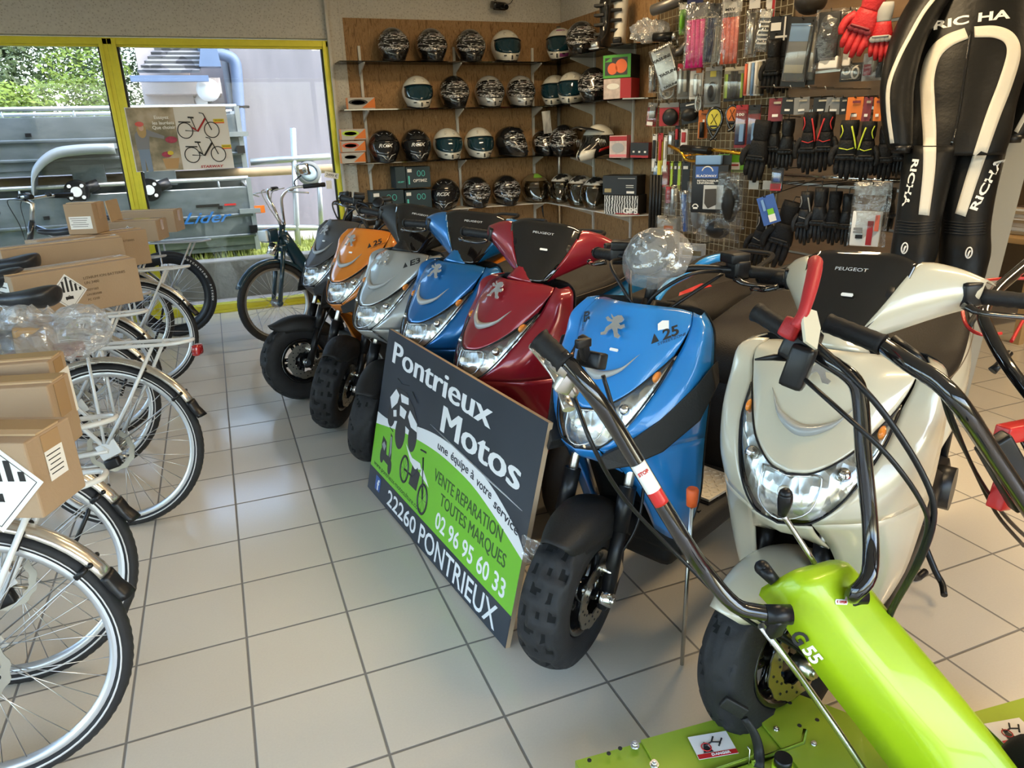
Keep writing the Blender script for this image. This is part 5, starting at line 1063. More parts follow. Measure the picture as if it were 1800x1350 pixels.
def red_machine():
    t = thing('cultivator', 'red cultivator with black handlebars at the right edge', 'garden machine', (1.95, 1.02, 0)); o = V(t.location); a = lambda u, v, z: atz(u, v, z + .075) - o
    L_ = [a(1540, 598, 1.00), a(1600, 640, .985), a(1650, 672, .965), a(1690, 715, .93), a(1740, 790, .84), a(1800, 880, .73), a(1880, 1000, .58)]
    b = MB(); b.tube(L_, .016, 14, k=4); h = b.build('handlebar', M_gloss, t)
    b = MB(); g0, g1 = a(1552, 606, .998), a(1455, 568, 1.02); d = g1 - g0; b.tube([g0 + d * k / 10 for k in range(11)], [.0205] + [.019 if k % 2 else .0182 for k in range(9)] + [.020], 16); b.build('grip', M_rubber, h)
    b = MB(); b.cyl(a(1604, 646, .975) , a(1604, 650, .96) + V((-.004, -.012, 0)), .006, n=8); b.cyl(a(1735, 775, .845), a(1728, 785, .84) + V((-.004, -.016, .0)), .010, n=10); b.cyl(a(1772, 838, .77), a(1765, 845, .765) + V((-.004, -.014, 0)), .010, n=10); b.build('bolt', M_zinc, t)
    b = MB(); b.box(a(1775, 830, .765), (.16, .03, .06), (0, .95, -.35), bev=.006); b.build('bracket', M_black, t)
    b = MB(); b.tube([a(1570, 595, 1.01), a(1608, 625, .99), a(1625, 640, .975)], [.008, .010, .006], 8); b.build('brake_lever', M_black, h)
    b = MB(); b.tube([a(1652, 680, .95), a(1670, 740, .88), a(1700, 800, .78), a(1750, 900, .62), a(1800, 960, .5)], .004, 6, k=5); b.tube([a(1655, 680, .95), a(1680, 750, .87), a(1715, 830, .75), a(1765, 905, .62), a(1810, 950, .52)], .004, 6, k=5); b.build('cable', M_black, t)
    R_ = [a(1860, 415, 1.030), a(1800, 468, 0.970), a(1752, 510, 0.930), a(1730, 545, 0.900), a(1735, 575, 0.870), a(1770, 640, 0.800), a(1830, 720, 0.710)]
    b = MB(); b.tube(R_, .016, 14, k=4); b.build('handlebar', M_gloss, t)
    b = MB(); b.tube([a(1840, 490, 0.930), a(1760, 490, 0.930), a(1705, 500, 0.930), a(1692, 530, 0.900), a(1698, 570, 0.860), a(1725, 588, 0.840), a(1760, 586, 0.840)], .0048, 8, k=5); b.tube([a(1830, 510, 0.910), a(1800, 560, 0.850), a(1778, 600, 0.810)], .0048, 8, k=4); b.build('guard_wire', M_red, t)
    b = MB(); b.tube([a(1775, 620, 0.800), a(1752, 645, 0.770), a(1744, 652, 0.760)], [.009, .010, .012], 10); b.build('stop_handle', M_black, t)
    b = MB(); b.box(a(1790, 758, .80), (.12, .03, .035), (0, .1, .1), bev=.004).box(a(1765, 860, .70), (.04, .03, .08), (0, .2, .1), bev=.004); b.build('frame_beam', M_red, t)
    Q = a(1880, 1000, .58); MB().box(Q + V((.13, -.10, -.16)), (.30, .24, .26), bev=.03).box(Q + V((.13, -.10, -.32)), (.16, .14, .16), bev=.02).build('body', M_red, t)
    MB().tube([a(1830, 720, .71), a(1900, 880, .68), Q + V((.10, -.02, -.04))], .016, 12, k=3).tube([a(1800, 765, .79), a(1850, 860, .70), Q + V((.05, -.02, -.02))], .012, 10).build('handlebar_stem', M_gloss, t)
    b = MB(); b.tube([a(1767, 850, .745), a(1772, 875, .71), a(1830, 915, .66)], .0055, 10, k=3); b.build('crank', M_chrome, t)
    b = MB(); Q = a(1880, 1000, .58) + V((.13, -.10, 0)); Q.z = 0; b.tube([Q + V((0, 0, .26)), Q + V((0, 0, .012))], .02, 10); b.tube([Q + V((-.16, 0, .012)), Q + V((.16, 0, .012))], .014, 8); b.build('stand', M_black, t)
    for s in (-1, 1): MB(basis(Q + V((s * .12, -.0, .15)), (0, 1, 0), (0, 0, 1))).lathe([(.06, -.03), (.13, -.035), (.145, 0), (.13, .035), (.06, .03)], 28).lathe([(0, -.02), (.06, -.02), (.06, .02), (0, .02)], 16).build('wheel', M_tyre, t)
    return t
red_machine()
# small things on the sky blue scooter
a = lambda u, v, z: atz(u, v, z)
t = thing('orange_knob_lever', 'orange capped lever standing behind the black handlebar', 'lever', a(1213, 935, .44)); b = MB(); b.tube([(.0, 0, -.435), (0, 0, .09)], .006, 8); b.build('rod', M_zinc, t)
MB().tube([(0, 0, .08), (0, 0, .125), (0, 0, .13)], [.014, .0165, .010], 16, k=2).build('cap', mat('orange_cap', (.80, .13, .03), .4), t)
t = thing('tread_plate', 'small silver chequered plate lying behind the bright blue scooter', 'metal plate', a(1240, 850, .33), R(20))
b = MB(); b.box((0, 0, .004), (.20, .16, .008))
for i in range(9):
    for j in range(7): b.box((-.085 + i * .021, -.065 + j * .021, .009), (.014, .004, .002), (0, 0, .8 if (i + j) % 2 else -.8))
b.build('plate', mat('dull_chequer_aluminium', (.62, .57, .48), .45, .5), t)

# clear film hanging on the blue scooter's mudguard, torn label on its nose
def film():
    sk = s_sky; inv = (Matrix.Translation(sk.location) @ sk.rotation_euler.to_matrix().to_4x4()).inverted(); P = [inv @ atz(u, v, z) for u, v, z in ((922, 938, .42), (1003, 968, .42), (925, 985, .37), (990, 1012, .36))]
    b = MB(); b.grid(lambda u, v: P[0].lerp(P[1], u).lerp(P[2].lerp(P[3], u), v) + V((.012 * noise.noise(V((u * 4, v * 4, 1))) + .012, .012 * noise.noise(V((u * 5, v * 3, 9))), .008 * noise.noise(V((u * 6, v * 6, 5))))), 14, 10, smooth=False); b.build('clear_film', clearmat('clear_film', (.97, .97, .97), .16, .06, .06, bump=.4, bs=25), sk)
    b = MB(Matrix.Translation((-.192, .118, .966)) @ basis((0, 0, 0), V((-.62, .58, .30)), (-.3, 0, .95)).to_3x3().to_4x4()); b.prism([(-.018, -.012), (.012, -.014), (.020, .008), (.004, .014), (-.010, .010)], .0012); b.build('torn_label', M_paper, sk)
film()
# ---------------------------------------------------------------- helmet shelves
M_osb = ramp_mat('osb_board', 26, [(.25, (.13, .065, .025)), (.42, (.24, .135, .055)), (.5, (.35, .205, .09)), (.58, (.27, .15, .06)), (.75, (.45, .29, .14))], .75, 'noise', stretch=(1.4, 1.4, .32), bump=.3, dist=2.2, detail=9)
M_glassd = clearmat('smoked_shelf_glass', (.16, .18, .17), .10, .03)
oy = WY - .02; xl_ = aty(612, 200, oy).x; yr_end = atx(1152, 150, WX - .02).y; zt_ = 2.42
struct('osb_panel_back', MB().box(((xl_ + WX) / 2, WY - .01, zt_ / 2), (WX - xl_, .02, zt_)), M_osb)
struct('osb_panel_right', MB().box((WX - .0, (WY + yr_end) / 2, zt_ / 2), (.024, WY - yr_end, zt_)), M_osb)
M_wm = mat('white_metal', (.55, .54, .50), .4)
yf = WY - .28; xf = WX - .28
zs = [aty(800, 107.5, yf).z, aty(800, 189, yf).z, aty(800, 280, yf).z, aty(870, 362, yf).z]
stds = [aty(u, 200, WY - .03).x for u in (641, 803, 937)]
for k, x in enumerate(stds):
    t = thing('shelf_upright', 'slotted white shelf upright on the chipboard, %s' % ('left of the three', 'in the middle between helmets', 'nearest the corner pole')[k], 'shelf upright', (x, WY - .02, 0))
    MB().box((0, -.012, 1.15), (.022, .02, 2.1)).build('rail', M_wm, t)
    for z in zs:
        b = MB(basis((-.006, -.02, z - .006), (0, -1, 0), (0, 0, 1))); b.prism([(0, 0), (.23, 0), (.23, -.012), (.02, -.085), (0, -.10)], .012); b.build('bracket', M_wm, t)
tag(MB().cyl((aty(983, 250, WY - .05).x, WY - .05, 0), (aty(983, 250, WY - .05).x, WY - .05, zt_ - .03), .02, n=16).build('corner_pole', M_alu), 'pale round metal pole in the chipboard corner', 'pole')
for k, u in enumerate((1044, 1112)):
    p = atx(u, 250, WX - .02); t = thing('shelf_upright', 'thin white shelf upright on the right chipboard wall, %s' % ('behind the helmets', 'behind the boxes'), 'shelf upright', (WX - .013, p.y, 0)) if 0 else thing('shelf_upright', ('thin white upright on the right chipboard wall behind the helmets', 'thin white upright on the right chipboard wall behind the boxes')[k], 'shelf upright', (WX - .013, p.y, 0))
    MB().box((-.008, 0, 1.15), (.016, .02, 2.1)).build('rail', M_wm, t)
    for z in zs: b = MB(basis((-.01, .006, z - .006), (-1, 0, 0), (0, 0, 1))); b.prism([(0, 0), (.23, 0), (.23, -.012), (.02, -.085), (0, -.10)], .012); b.build('bracket', M_wm, t)
xs0 = aty(606, 200, yf).x; ye = atx(1096, 82, xf).y
rows = ['top', 'second', 'third', 'lowest']
for k, z in enumerate(zs):
    b = MB(); b.prism([(xs0, WY - .03), (xs0, yf), (xf, yf), (xf, ye), (WX - .02, ye - .10), (WX - .02, WY - .03)], .009, Matrix.Translation((0, 0, z - .009)))
    tag(b.build('shelf', M_glassd if k < 3 else mat('white_shelf_board', (.62, .60, .55), .5)), '%s helmet shelf turning the corner, %s' % (rows[k], 'smoked glass' if k < 3 else 'white board'), 'shelf')
# ---- helmets
M_scr = ramp_mat('scribble_graphic', 20, [(0, (.008, .008, .009)), (.53, (.008, .008, .009)), (.56, (.62, .62, .62)), (.60, (.70, .70, .70)), (.63, (.02, .015, .015)), (1, (.28, .02, .03))], .2, 'noise', stretch=(.5, .5, 3.0), bump=0, coat=1, dist=1.6, detail=3)
M_hb = mat('helmet_black', (.012, .012, .013), .22, coat=1); M_hw = mat('helmet_white', (.66, .64, .57), .22, coat=1); M_hs = mat('helmet_silver', (.50, .50, .49), .25, .3, coat=1)
M_vb = mat('blue_visor', (.006, .030, .045), .06, coat=1); M_vd = mat('dark_visor', (.01, .01, .012), .05, coat=1); M_cv = clearmat('clear_visor', (.75, .72, .66), .10, .03)
def hfn(u, v, k=1., chin=1., a=2.30):
    ph = 2 * PI * u; th = v * a; f = max(0, math.cos(ph)) ** 1.3; g = min(1, max(0, (th - 1.35) / .75)); g = g * g * (3 - 2 * g)
    x = .142 * math.sin(th) * math.cos(ph); y = .126 * math.sin(th) * math.sin(ph); z = .136 * math.cos(th)
    if th < 1.2: x -= .012 * (1 - math.cos(ph)) * math.sin(th) * .5
    x += .045 * f * g * chin; z -= .020 * f * g * chin; y *= 1 - .10 * g
    if g and abs(math.sin(ph)) < .25 and math.cos(ph) > 0: x += .010 * g * chin
    return V((x * k, y * k, z * k))
def vpatch(b, p0, p1, t0, t1, k, mi=0, nu=16, nv=6, edge=True):
    """patch on the helmet surface: azimuth +-p, polar t0..t1"""
    def fn(u, v):
        ph = (p0 + (p1 - p0) * u); th = t0(ph) + (t1(ph) - t0(ph)) * v; return hfn(ph / (2 * PI) % 1, th / 2.30, k)
    b.grid(fn, nu, nv, mi); return b
def helmet(kind, label, loc, yaw, group=None, txt=None, size=1.0):
    size *= 1.12
    """x = front"""
    t = thing('helmet', label, 'helmet', loc, yaw, group); T = Matrix.Translation((0, 0, .108 * size)) @ Matrix.Diagonal((size, size, size, 1))
    sh = {'B': M_hb, 'W': M_hw, 'S': M_hs, 'R': M_hb, 'F': M_hb, 'P': M_hw}.get(kind, M_hb)
    if kind in 'BWSRFP':
        b = MB(T); b.grid(lambda u, v: hfn(u, v), 40, 22); b.build('shell', sh, t)
        b = MB(T); b.tube([hfn(i / 36, 1.0, .985) for i in range(36)], .007, 6, loop=True); b.build('neck_trim', M_black, t)
        top = lambda ph: 1.13 + .10 * (abs(ph) / 1.15) ** 2.5; bot = lambda ph: 1.86 - .16 * (abs(ph) / 1.15) ** 3
        if kind in ('W', 'P'): vm = M_vb
        elif kind in ('B', 'S', 'F'): vm = M_scr
        else: vm = M_vd
        if kind in 'BSF': top = lambda ph: .82 + .16 * (abs(ph) / 1.3) ** 2.5; bot = lambda ph: 1.80 - .12 * (abs(ph) / 1.3) ** 3
        e = 1.30 if kind in 'BSF' else 1.12
        b = MB(T); vpatch(b, -e, e, top, bot, 1.022 if kind != 'F' else 1.01); vi = b.build('visor', vm, t, solid=.003)
        if kind == 'R':
            bv = BVHTree.FromPolygons([t_ for t_ in MB(T).grid(lambda u, v: hfn(u, v, 1.03), 60, 30).v], MB(T).grid(lambda u, v: hfn(u, v, 1.03), 60, 30).f)
            text('lettering', 'RCIX', basis((.2, -.0, .125 * size), (0, 1, 0), (0, 0, 1)), .030, mat('pale_grey_print', (.6, .6, .6), .4), t, width=.13, shear=.3, bold=.03, drape=bv, ddir=V((-1, 0, 0)))
            b = MB(T)
            for s in (1, -1): b.tube([hfn((s * .10) % 1, .80, 1.012), hfn((s * .05) % 1, .70 + .12, 1.015), hfn((s * .015) % 1, .90, 1.02)], .003, 5); b.tube([hfn((s * .14) % 1, .30, 1.01), hfn((s * .08) % 1, .36, 1.01), hfn((s * .03) % 1, .28, 1.01)], .0015, 5)
            b.build('graphic', mat('pale_grey_print', (.6, .6, .6), .4), t)
        for s in (1, -1):
            MB(T).box(hfn((s * .075) % 1, .86, 1.0) + V((.002, 0, 0)), (.014, .022, .008), (0, 0, s * .5)).build('side_vent', M_black, t)
            MB(T).box(hfn((s * .06) % 1, .34, 1.01), (.035, .016, .008), (0, .5, s * .2), bev=.003).build('top_vent', sh, t)
        MB(T).box(hfn(0, .90, 1.0), (.012, .012, .03)).build('chin_vent', M_black, t)
        if kind == 'P':
            b = MB(T); vpatch(b, -.3, .6, lambda p: .6, lambda p: .72, 1.01, nu=6, nv=3); b.build('crown_graphic', mat('violet_print', (.28, .06, .22), .4), t); b = MB(T); vpatch(b, .2, .9, lambda p: 1.95, lambda p: 2.15, 1.01, nu=6, nv=3); b.build('flower_graphic', mat('violet_print', (.28, .06, .22), .4), t)
        if kind == 'W' or kind == 'P':
            b = MB(T); b.tube([hfn((p / (2 * PI)) % 1, top(p) / 2.30 - .012, 1.022) for p in [-1.2 + .1 * i for i in range(25)]], .004, 5); b.build('visor_seal', M_black, t)
        if kind == 'F':
            b = MB(T); vpatch(b, -1.0, 1.0, lambda p: .55, lambda p: .95, 1.10, nu=12, nv=3); b.build('raised_visor', M_vd, t, solid=.003)
            b = MB(T); b.ball((.115, 0, -.02), .05, 0, 12, (.5, 1.4, .9)); b.build('eye_port', M_ink, t)
    else:  # open face
        cm = {'J': M_hb, 'G': mat('helmet_brown', (.14, .10, .05), .3, coat=1)}[kind]
        b = MB(T); b.grid(lambda u, v: hfn(u, v * (.60 + .40 * min(1, max(0, (abs(((u + .5) % 1) - .5) * 2 * PI - .85) / .35))), 1, 0), 44, 20); b.build('shell', cm, t, solid=.012)
        b = MB(T); vpatch(b, -1.25, 1.25, lambda p: 1.0, lambda p: 2.15, 1.06); b.build('visor', M_cv, t, solid=.002)
        if kind == 'J':
            b = MB(T); vpatch(b, -2.6, 2.6, lambda p: .25, lambda p: 1.0, 1.012, nu=24); b.build('white_graphic', ramp_mat('white_black_graphic', 9, [(.0, (.62, .60, .54)), (.5, (.62, .60, .54)), (.53, (.02, .02, .02))], .25, 'noise', bump=0, coat=1), t)
        else:
            b = MB(T); vpatch(b, -.5, .5, lambda p: .25, lambda p: .72, 1.015, nu=10); b.build('green_sticker', mat('green_sticker', (.20, .42, .05), .4), t)
            b = MB(T); b.tube([(.03, .05, -.10), (.035, .055, -.19), (.04, .06, -.24)], [.008, .008, .006], 6, flat=.3); b.build('strap', M_black, t)
        b = MB(T); b.ball((0, 0, -.01), .105, 0, 14); b.build('lining', mat('helmet_lining', (.10, .08, .05), .9), t)
    return t
hy = WY - .165
def hb(u, z, y=hy): return V((aty(u, (1 - 0) * 200, y).x, y, z + .001))
def hpx(u, v, z, y=hy):  # x at this pixel column, accounting for the lean of verticals
    return V((aty(u, v, y).x, y, z + .001))
face = -PI / 2
sc_t = 'black full face helmet with white scribble graphics'
GB, GW = 'black scribble helmets', 'white helmets with blue visors'
def Hb(kind, u, v, row, lab, yaw=0, **k): return helmet(kind, lab, hpx(u, v, zs[row]), face + yaw, **k)
Hb('B', 691, 80, 0, sc_t + ', leftmost on the top shelf', -.1)
Hb('B', 758, 80, 0, sc_t + ' and a red chin streak, top shelf', -.1)
Hb('B', 826, 80, 0, sc_t + ', beside the white one on the top shelf', -.15)
Hb('W', 889, 82, 0, 'white full face helmet with blue visor on the top shelf', -.1)
Hb('W', 734, 165, 1, 'white full face helmet with blue visor, leftmost on the second shelf', -.1)
Hb('B', 798, 165, 1, sc_t + ' between the white and silver helmets, second shelf', -.1)
Hb('S', 860, 165, 1, 'silver chinned helmet with dark scribble band, left of two on the second shelf', -.1)
Hb('S', 915, 165, 1, 'silver chinned helmet with dark scribble band, right of two on the second shelf', -.15)
Hb('R', 675, 255, 2, 'black full face helmet lettered across the visor, leftmost on third shelf', -.1)
Hb('R', 731, 255, 2, 'black full face helmet lettered across the visor, second on third shelf', -.1)
Hb('W', 787, 255, 2, 'white helmet with blue visor beside the lettered ones, third shelf', -.1)
Hb('W', 842, 255, 2, 'white helmet with blue visor beside the flip up helmet, third shelf', -.1)
Hb('F', 897, 255, 2, 'black helmet with raised dark visor on the third shelf', .5)
Hb('B', 956, 260, 2, 'small black helmet with a white tag hanging over it', -.1, size=.85)
Hb('R', 783, 345, 3, 'black lettered helmet next to the blue boxes, lowest shelf', -.4)
Hb('B', 837, 345, 3, sc_t + ', left of two on the lowest shelf', -.1)
Hb('B', 890, 345, 3, sc_t + ', right of two on the lowest shelf', -.1)
Hb('G', 941, 345, 3, 'brown open face helmet with green sticker on top', -.1)
# on the right wall shelves
def Hr(kind, u, v, row, lab, yaw, x=WX - .165, **k): p = atx(u, v, x); p.z = zs[row] + .001; return helmet(kind, lab, p, yaw, **k)
fr = PI + .95
Hr('P', 986, 85, 0, 'white helmet with violet flowers in the corner of the top shelf', fr)
Hr('B', 1023, 72, 0, sc_t + ' beside the white boots', fr + .1)
Hr('W', 976, 162, 1, 'white helmet with blue visor tucked in the corner, second shelf', fr)
Hr('W', 1006, 158, 1, 'white helmet with blue visor beside the black one, corner of second shelf', fr)
Hr('B', 1044, 155, 1, sc_t + ' next to the green and red boxes', fr + .1)
Hr('B', 992, 255, 2, sc_t + ' behind the off road helmet', fr)
Hr('J', 990, 345, 3, 'open face helmet with white graphic, nearest the corner on the lowest shelf', fr)
Hr('J', 1021, 345, 3, 'open face helmet with white graphic, middle of three on the lowest shelf', fr)
Hr('J', 1049, 350, 3, 'open face helmet with clear visor beside the black box', fr)
# off road helmet
p = atx(1052, 262, WX - .19); p.z = zs[2] + .001
t = thing('motocross_helmet', 'white black and red off road helmet with peak, third shelf', 'helmet', p, PI + .35); T = Matrix.Translation((0, 0, .115)) @ Matrix.Diagonal((1.12, 1.05, 1.08, 1))
b = MB(T); b.grid(lambda u, v: hfn(u, v, 1., 1.9), 44, 24); b.build('shell', M_hb, t)
b = MB(T); vpatch(b, -2.0, 2.0, lambda q: .15, lambda q: 1.15, 1.01, nu=24); b.build('white_crown', M_hw, t)
b = MB(T)
for s in (1, -1): b.grid(lambda u, v: (lambda a, c: V((a.x + .0, a.y, a.z)))(hfn((s * (.02 + .12 * u)) % 1, .78 + .22 * v, 1.015, 1.9), 0), 8, 4)
b.build('white_chin', M_hw, t, solid=.002)
b = MB(T)
for s in (1, -1): b.grid(lambda u, v: hfn((s * (.17 + .20 * u)) % 1, .80 + .06 * v - .10 * u, 1.02, 1.9), 8, 3)
b.build('red_flash', M_red, t, solid=.002)
b = MB(T); vpatch(b, -.95, .95, lambda q: 1.15, lambda q: 1.75, 1.03); b.build('visor', M_cv, t, solid=.002)
b = MB(T); b.rings([[V((x, y, z - abs(y) * .25)) for y in (-w_, -w_ * .5, 0, w_ * .5, w_)] for x, w_, z in ((.04, .10, .105), (.12, .095, .12), (.20, .085, .125), (.26, .06, .12))], closed=False); b.build('peak', M_hb, t, solid=.006)
b = MB(T)
for s in (1, -1):
    for k in range(5): b.tube([(.13 - k * .018, s * .118, .03 - k * .002), (.11 - k * .018, s * .125, -.03)], .003, 5)
b.build('side_grille', M_alu, t)
# white tag over the small helmet
p = hpx(959, 215, 0, WY - .27); t = thing('hang_tag', 'creased white paper tag hanging below the second shelf', 'tag', (p.x, WY - .30, aty(959, 215, WY - .30).z))
MB().box((0, 0, 0), (.085, .002, .20), (0, -.1, 0)).build('paper_tag', ramp_mat('printed_tag', 30, [(.4, (.6, .6, .58)), (.6, (.3, .3, .3))], .6, stretch=(1, 1, .2)), t); MB().tube([(0, 0, .10), (.01, .03, .135)], .002, 5).build('string', M_black, t)
# ---- boxes on the shelves
def sbox(label, c, d, rz, face_m, side_m, cat='box', parts=None, txt=None, name='product_box', group=None):
    t = thing(name, label, cat, c, rz, group); w_, dp, h = d
    b = MB(); b.box((0, 0, h / 2), (w_, dp, h)); b.build('carton', side_m, t, bev=.002)
    b = MB(); b.box((0, -dp / 2 - .001, h / 2), (w_ * .98, .0015, h * .98)); b.build('front_print', face_m, t)
    for q in (parts or []):
        nm, m, (x, z, ww, hh), kind = q; b = MB(basis((x * w_, -dp / 2 - .0025, h * (.5 + z)), (1, 0, 0), (0, 0, 1)))
        if kind == 'r': b.box((0, 0, 0), (ww * w_, hh * h, .001))
        elif kind == 'o': b.tube([(ww * w_ / 2 * math.cos(2 * PI * k / 20), hh * h / 2 * math.sin(2 * PI * k / 20), 0) for k in range(20)], .003, 5, loop=True)
        elif kind == 't': b.prism([(-ww * w_ / 2, -hh * h / 2), (ww * w_ / 2, -hh * h / 2), (ww * w_ / 2, hh * h / 2)], .001)
        else: b.prism([(ww * w_ / 2 * math.cos(2 * PI * k / 20), hh * h / 2 * math.sin(2 * PI * k / 20)) for k in range(20)], .001)
        b.build(nm, m, t)
    for s, x, z, hh, ww, m in (txt or []): text('lettering', s, basis((x * w_, -dp / 2 - .003, h * (.5 + z)), (1, 0, 0), (0, 0, 1)), hh, m, t, width=ww, bold=.02)
    return t
M_petrol = mat('petrol_box', (.015, .035, .045), .5); M_teal2 = mat('mint_print', (.10, .55, .48), .5); M_orange = mat('orange_card', (.68, .17, .02), .5)
M_gp = mat('green_print', (.08, .35, .05), .5); M_redb = mat('red_box', (.40, .02, .025), .45); M_blk2 = mat('black_box', (.012, .012, .013), .45); M_pr = mat('photo_print', (.55, .45, .42), .5, var=.5, vs=25)
by = WY - .14
def bx(u0, u1, vb, vt, row, lab, fm, sm, zoff=0, y=by, dp=.22, **k):
    z = zs[row] + .002 + zoff; a, c = aty(u0, vb, y - dp / 2), aty(u1, vb, y - dp / 2); h = aty((u0 + u1) / 2, vt, y - dp / 2).z - z
    return sbox(lab, ((a.x + c.x) / 2, y, z), (c.x - a.x, dp, h), 0, fm, sm, **k)
opt = [('ring_logo', M_teal2, (.02, .18, .13, .26), 'o'), ('ring_logo', M_teal2, (.20, .18, .13, .26), 'o'), ('white_label', M_paper, (-.36, .33, .18, .16), 'r'), ('icon_strip', M_teal2, (-.40, -.12, .06, .4), 'r')]
bx(716, 758, 333, 293, 3, 'dark petrol helmet box standing upper in the stack beside the black helmet', M_petrol, M_petrol, zoff=.205, dp=.2, parts=opt, txt=[('OPTIMIZ', .06, -.16, .026, .13, M_paper)])
bx(714, 760, 370, 334, 3, 'dark petrol helmet box underneath the upper one, mint rings on it', M_petrol, M_petrol, dp=.2, parts=opt)
bx(697, 715, 333, 293, 3, 'narrow dark petrol box end, left of the upper ring logo box', M_petrol, M_petrol, zoff=.205, dp=.2, txt=[('HELMET', 0, -.2, .014, .06, M_teal2)])
bx(656, 712, 370, 335, 3, 'dark petrol box lowest left on the bottom shelf', M_petrol, M_petrol, dp=.2, parts=opt[:3])
gp = lambda c: [('orange_corner', M_orange, (.25, .05, .5, .9), 't'), ('goggle_strap', c, (-.12, .1, .7, .5), 'd'), ('goggle_lens', M_vd if c == M_black else mat('clear_grey_lens', (.35, .36, .34), .15, coat=1), (-.12, .08, .5, .34), 'd')]
M_lg = mat('lime_goggle', (.45, .65, .04), .4)
for u0, u1, vb, vt, z0, c, lab in ((601, 643, 283, 262, 0, mat('grey_goggle', (.4, .4, .38), .4), 'orange cornered goggle box with grey goggles, lowest of three'), (601, 643, 262, 238, .095, mat('red_goggle', (.6, .08, .03), .4), 'orange cornered goggle box with red goggles, middle of three'), (600, 643, 238, 213, .195, M_lg, 'orange cornered goggle box with lime goggles, top of three')):
    y = WY - .16; z = zs[2] + .002 + z0; a, c_ = aty(u0, vb, y - .05), aty(u1, vb, y - .05); h = .09
    sbox(lab, ((a.x + c_.x) / 2, y, z), (c_.x - a.x, .09, h), 0, M_pr if 0 else mat('pale_card', (.45, .43, .40), .5), M_orange, parts=gp(c))
y = WY - .16; a, c_ = aty(612, 188, y - .05), aty(660, 188, y - .05)
sbox('orange cornered goggle box with black goggles on the second shelf', ((a.x + c_.x) / 2, y, zs[1] + .002), (c_.x - a.x, .09, .095), 0, mat('pale_card', (.45, .43, .40), .5), M_orange, parts=gp(M_black))
def rbox(u, v, row, d, rz, lab, fm, sm, zoff=0, x=WX - .16, **k):
    p = atx(u, v, x); return sbox(lab, (p.x, p.y, zs[row] + .002 + zoff), d, rz, fm, sm, **k)
rf_ = -PI / 2 + .62
rbox(1092, 175, 1, (.24, .16, .15), rf_, 'red accessory box with white product photo, under the green one', M_pr, M_redb, parts=[('red_print', M_redb, (.3, 0, .38, 1), 'r'), ('white_product', M_paper, (-.15, .12, .45, .3), 'd')])
rbox(1092, 130, 1, (.24, .17, .17), rf_, 'green and black disc lock box standing on the red box', M_gp, M_blk2, zoff=.153, parts=[('photo', mat('dark_photo', (.05, .05, .05), .5), (-.02, 0, .8, .75), 'r'), ('orange_disc', mat('orange_print', (.75, .16, .05), .5), (.16, 0, .42, .6), 'd'), ('orange_disc', MATS['orange_print'], (-.15, -.1, .35, .5), 'd'), ('green_logo', M_gp, (-.3, .3, .25, .2), 't')])
rbox(1090, 262, 2, (.15, .08, .17), rf_, 'small pale box with a red motorbike picture before the off road helmet', M_pr, mat('pink_box', (.45, .12, .13), .5), x=WX - .24, parts=[('red_band', M_redb, (0, .36, .98, .2), 'r'), ('bike_picture', mat('grey_print', (.35, .35, .36), .5), (0, -.05, .7, .45), 'd'), ('pink_band', mat('pink_band', (.7, .2, .22), .5), (0, -.4, .98, .12), 'r')])
for k_, u in enumerate((1117, 1127, 1137)): rbox(u, 268, 2, (.055, .07, .115), rf_, ('tiny black and red carton next to the motorbike picture box', 'tiny black and red carton, middle of three by the grid', 'tiny black and red carton nearest the wire grid')[k_], M_blk2, mat('maroon_box', (.15, .01, .015), .5), parts=[('red_foot', M_redb, (0, -.4, .98, .14), 'r'), ('label', M_paper, (0, -.1, .3, .12), 'r')])
rbox(1100, 368, 3, (.30, .2, .15), rf_, 'helmet box with black and white zigzags under the plain black box', ramp_mat('zigzag_print', 14, [(.0, (.02, .02, .02)), (.5, (.02, .02, .02)), (.52, (.6, .6, .58)), (1, (.6, .6, .58))], .5, 'wave', stretch=(1, 1, 2), bump=0, dist=5), M_blk2, txt=[('GP5', .28, -.3, .045, .13, M_paper)], parts=[('red_edge', M_redb, (.2, -.46, .7, .05), 'r')])
rbox(1098, 322, 3, (.30, .2, .15), rf_, 'plain black helmet box with gold label on top of the zigzag one', M_blk2, M_blk2, zoff=.153, parts=[('gold_label', mat('gold_label', (.35, .27, .12), .5), (-.34, -.28, .2, .2), 'r'), ('small_print', M_paper, (.3, -.1, .22, .03), 'r'), ('small_print', M_paper, (.3, 0, .22, .03), 'r'), ('white_label', M_paper, (.32, -.36, .22, .12), 'r'), ('rule', M_paper, (.2, .36, .5, .015), 'r')])
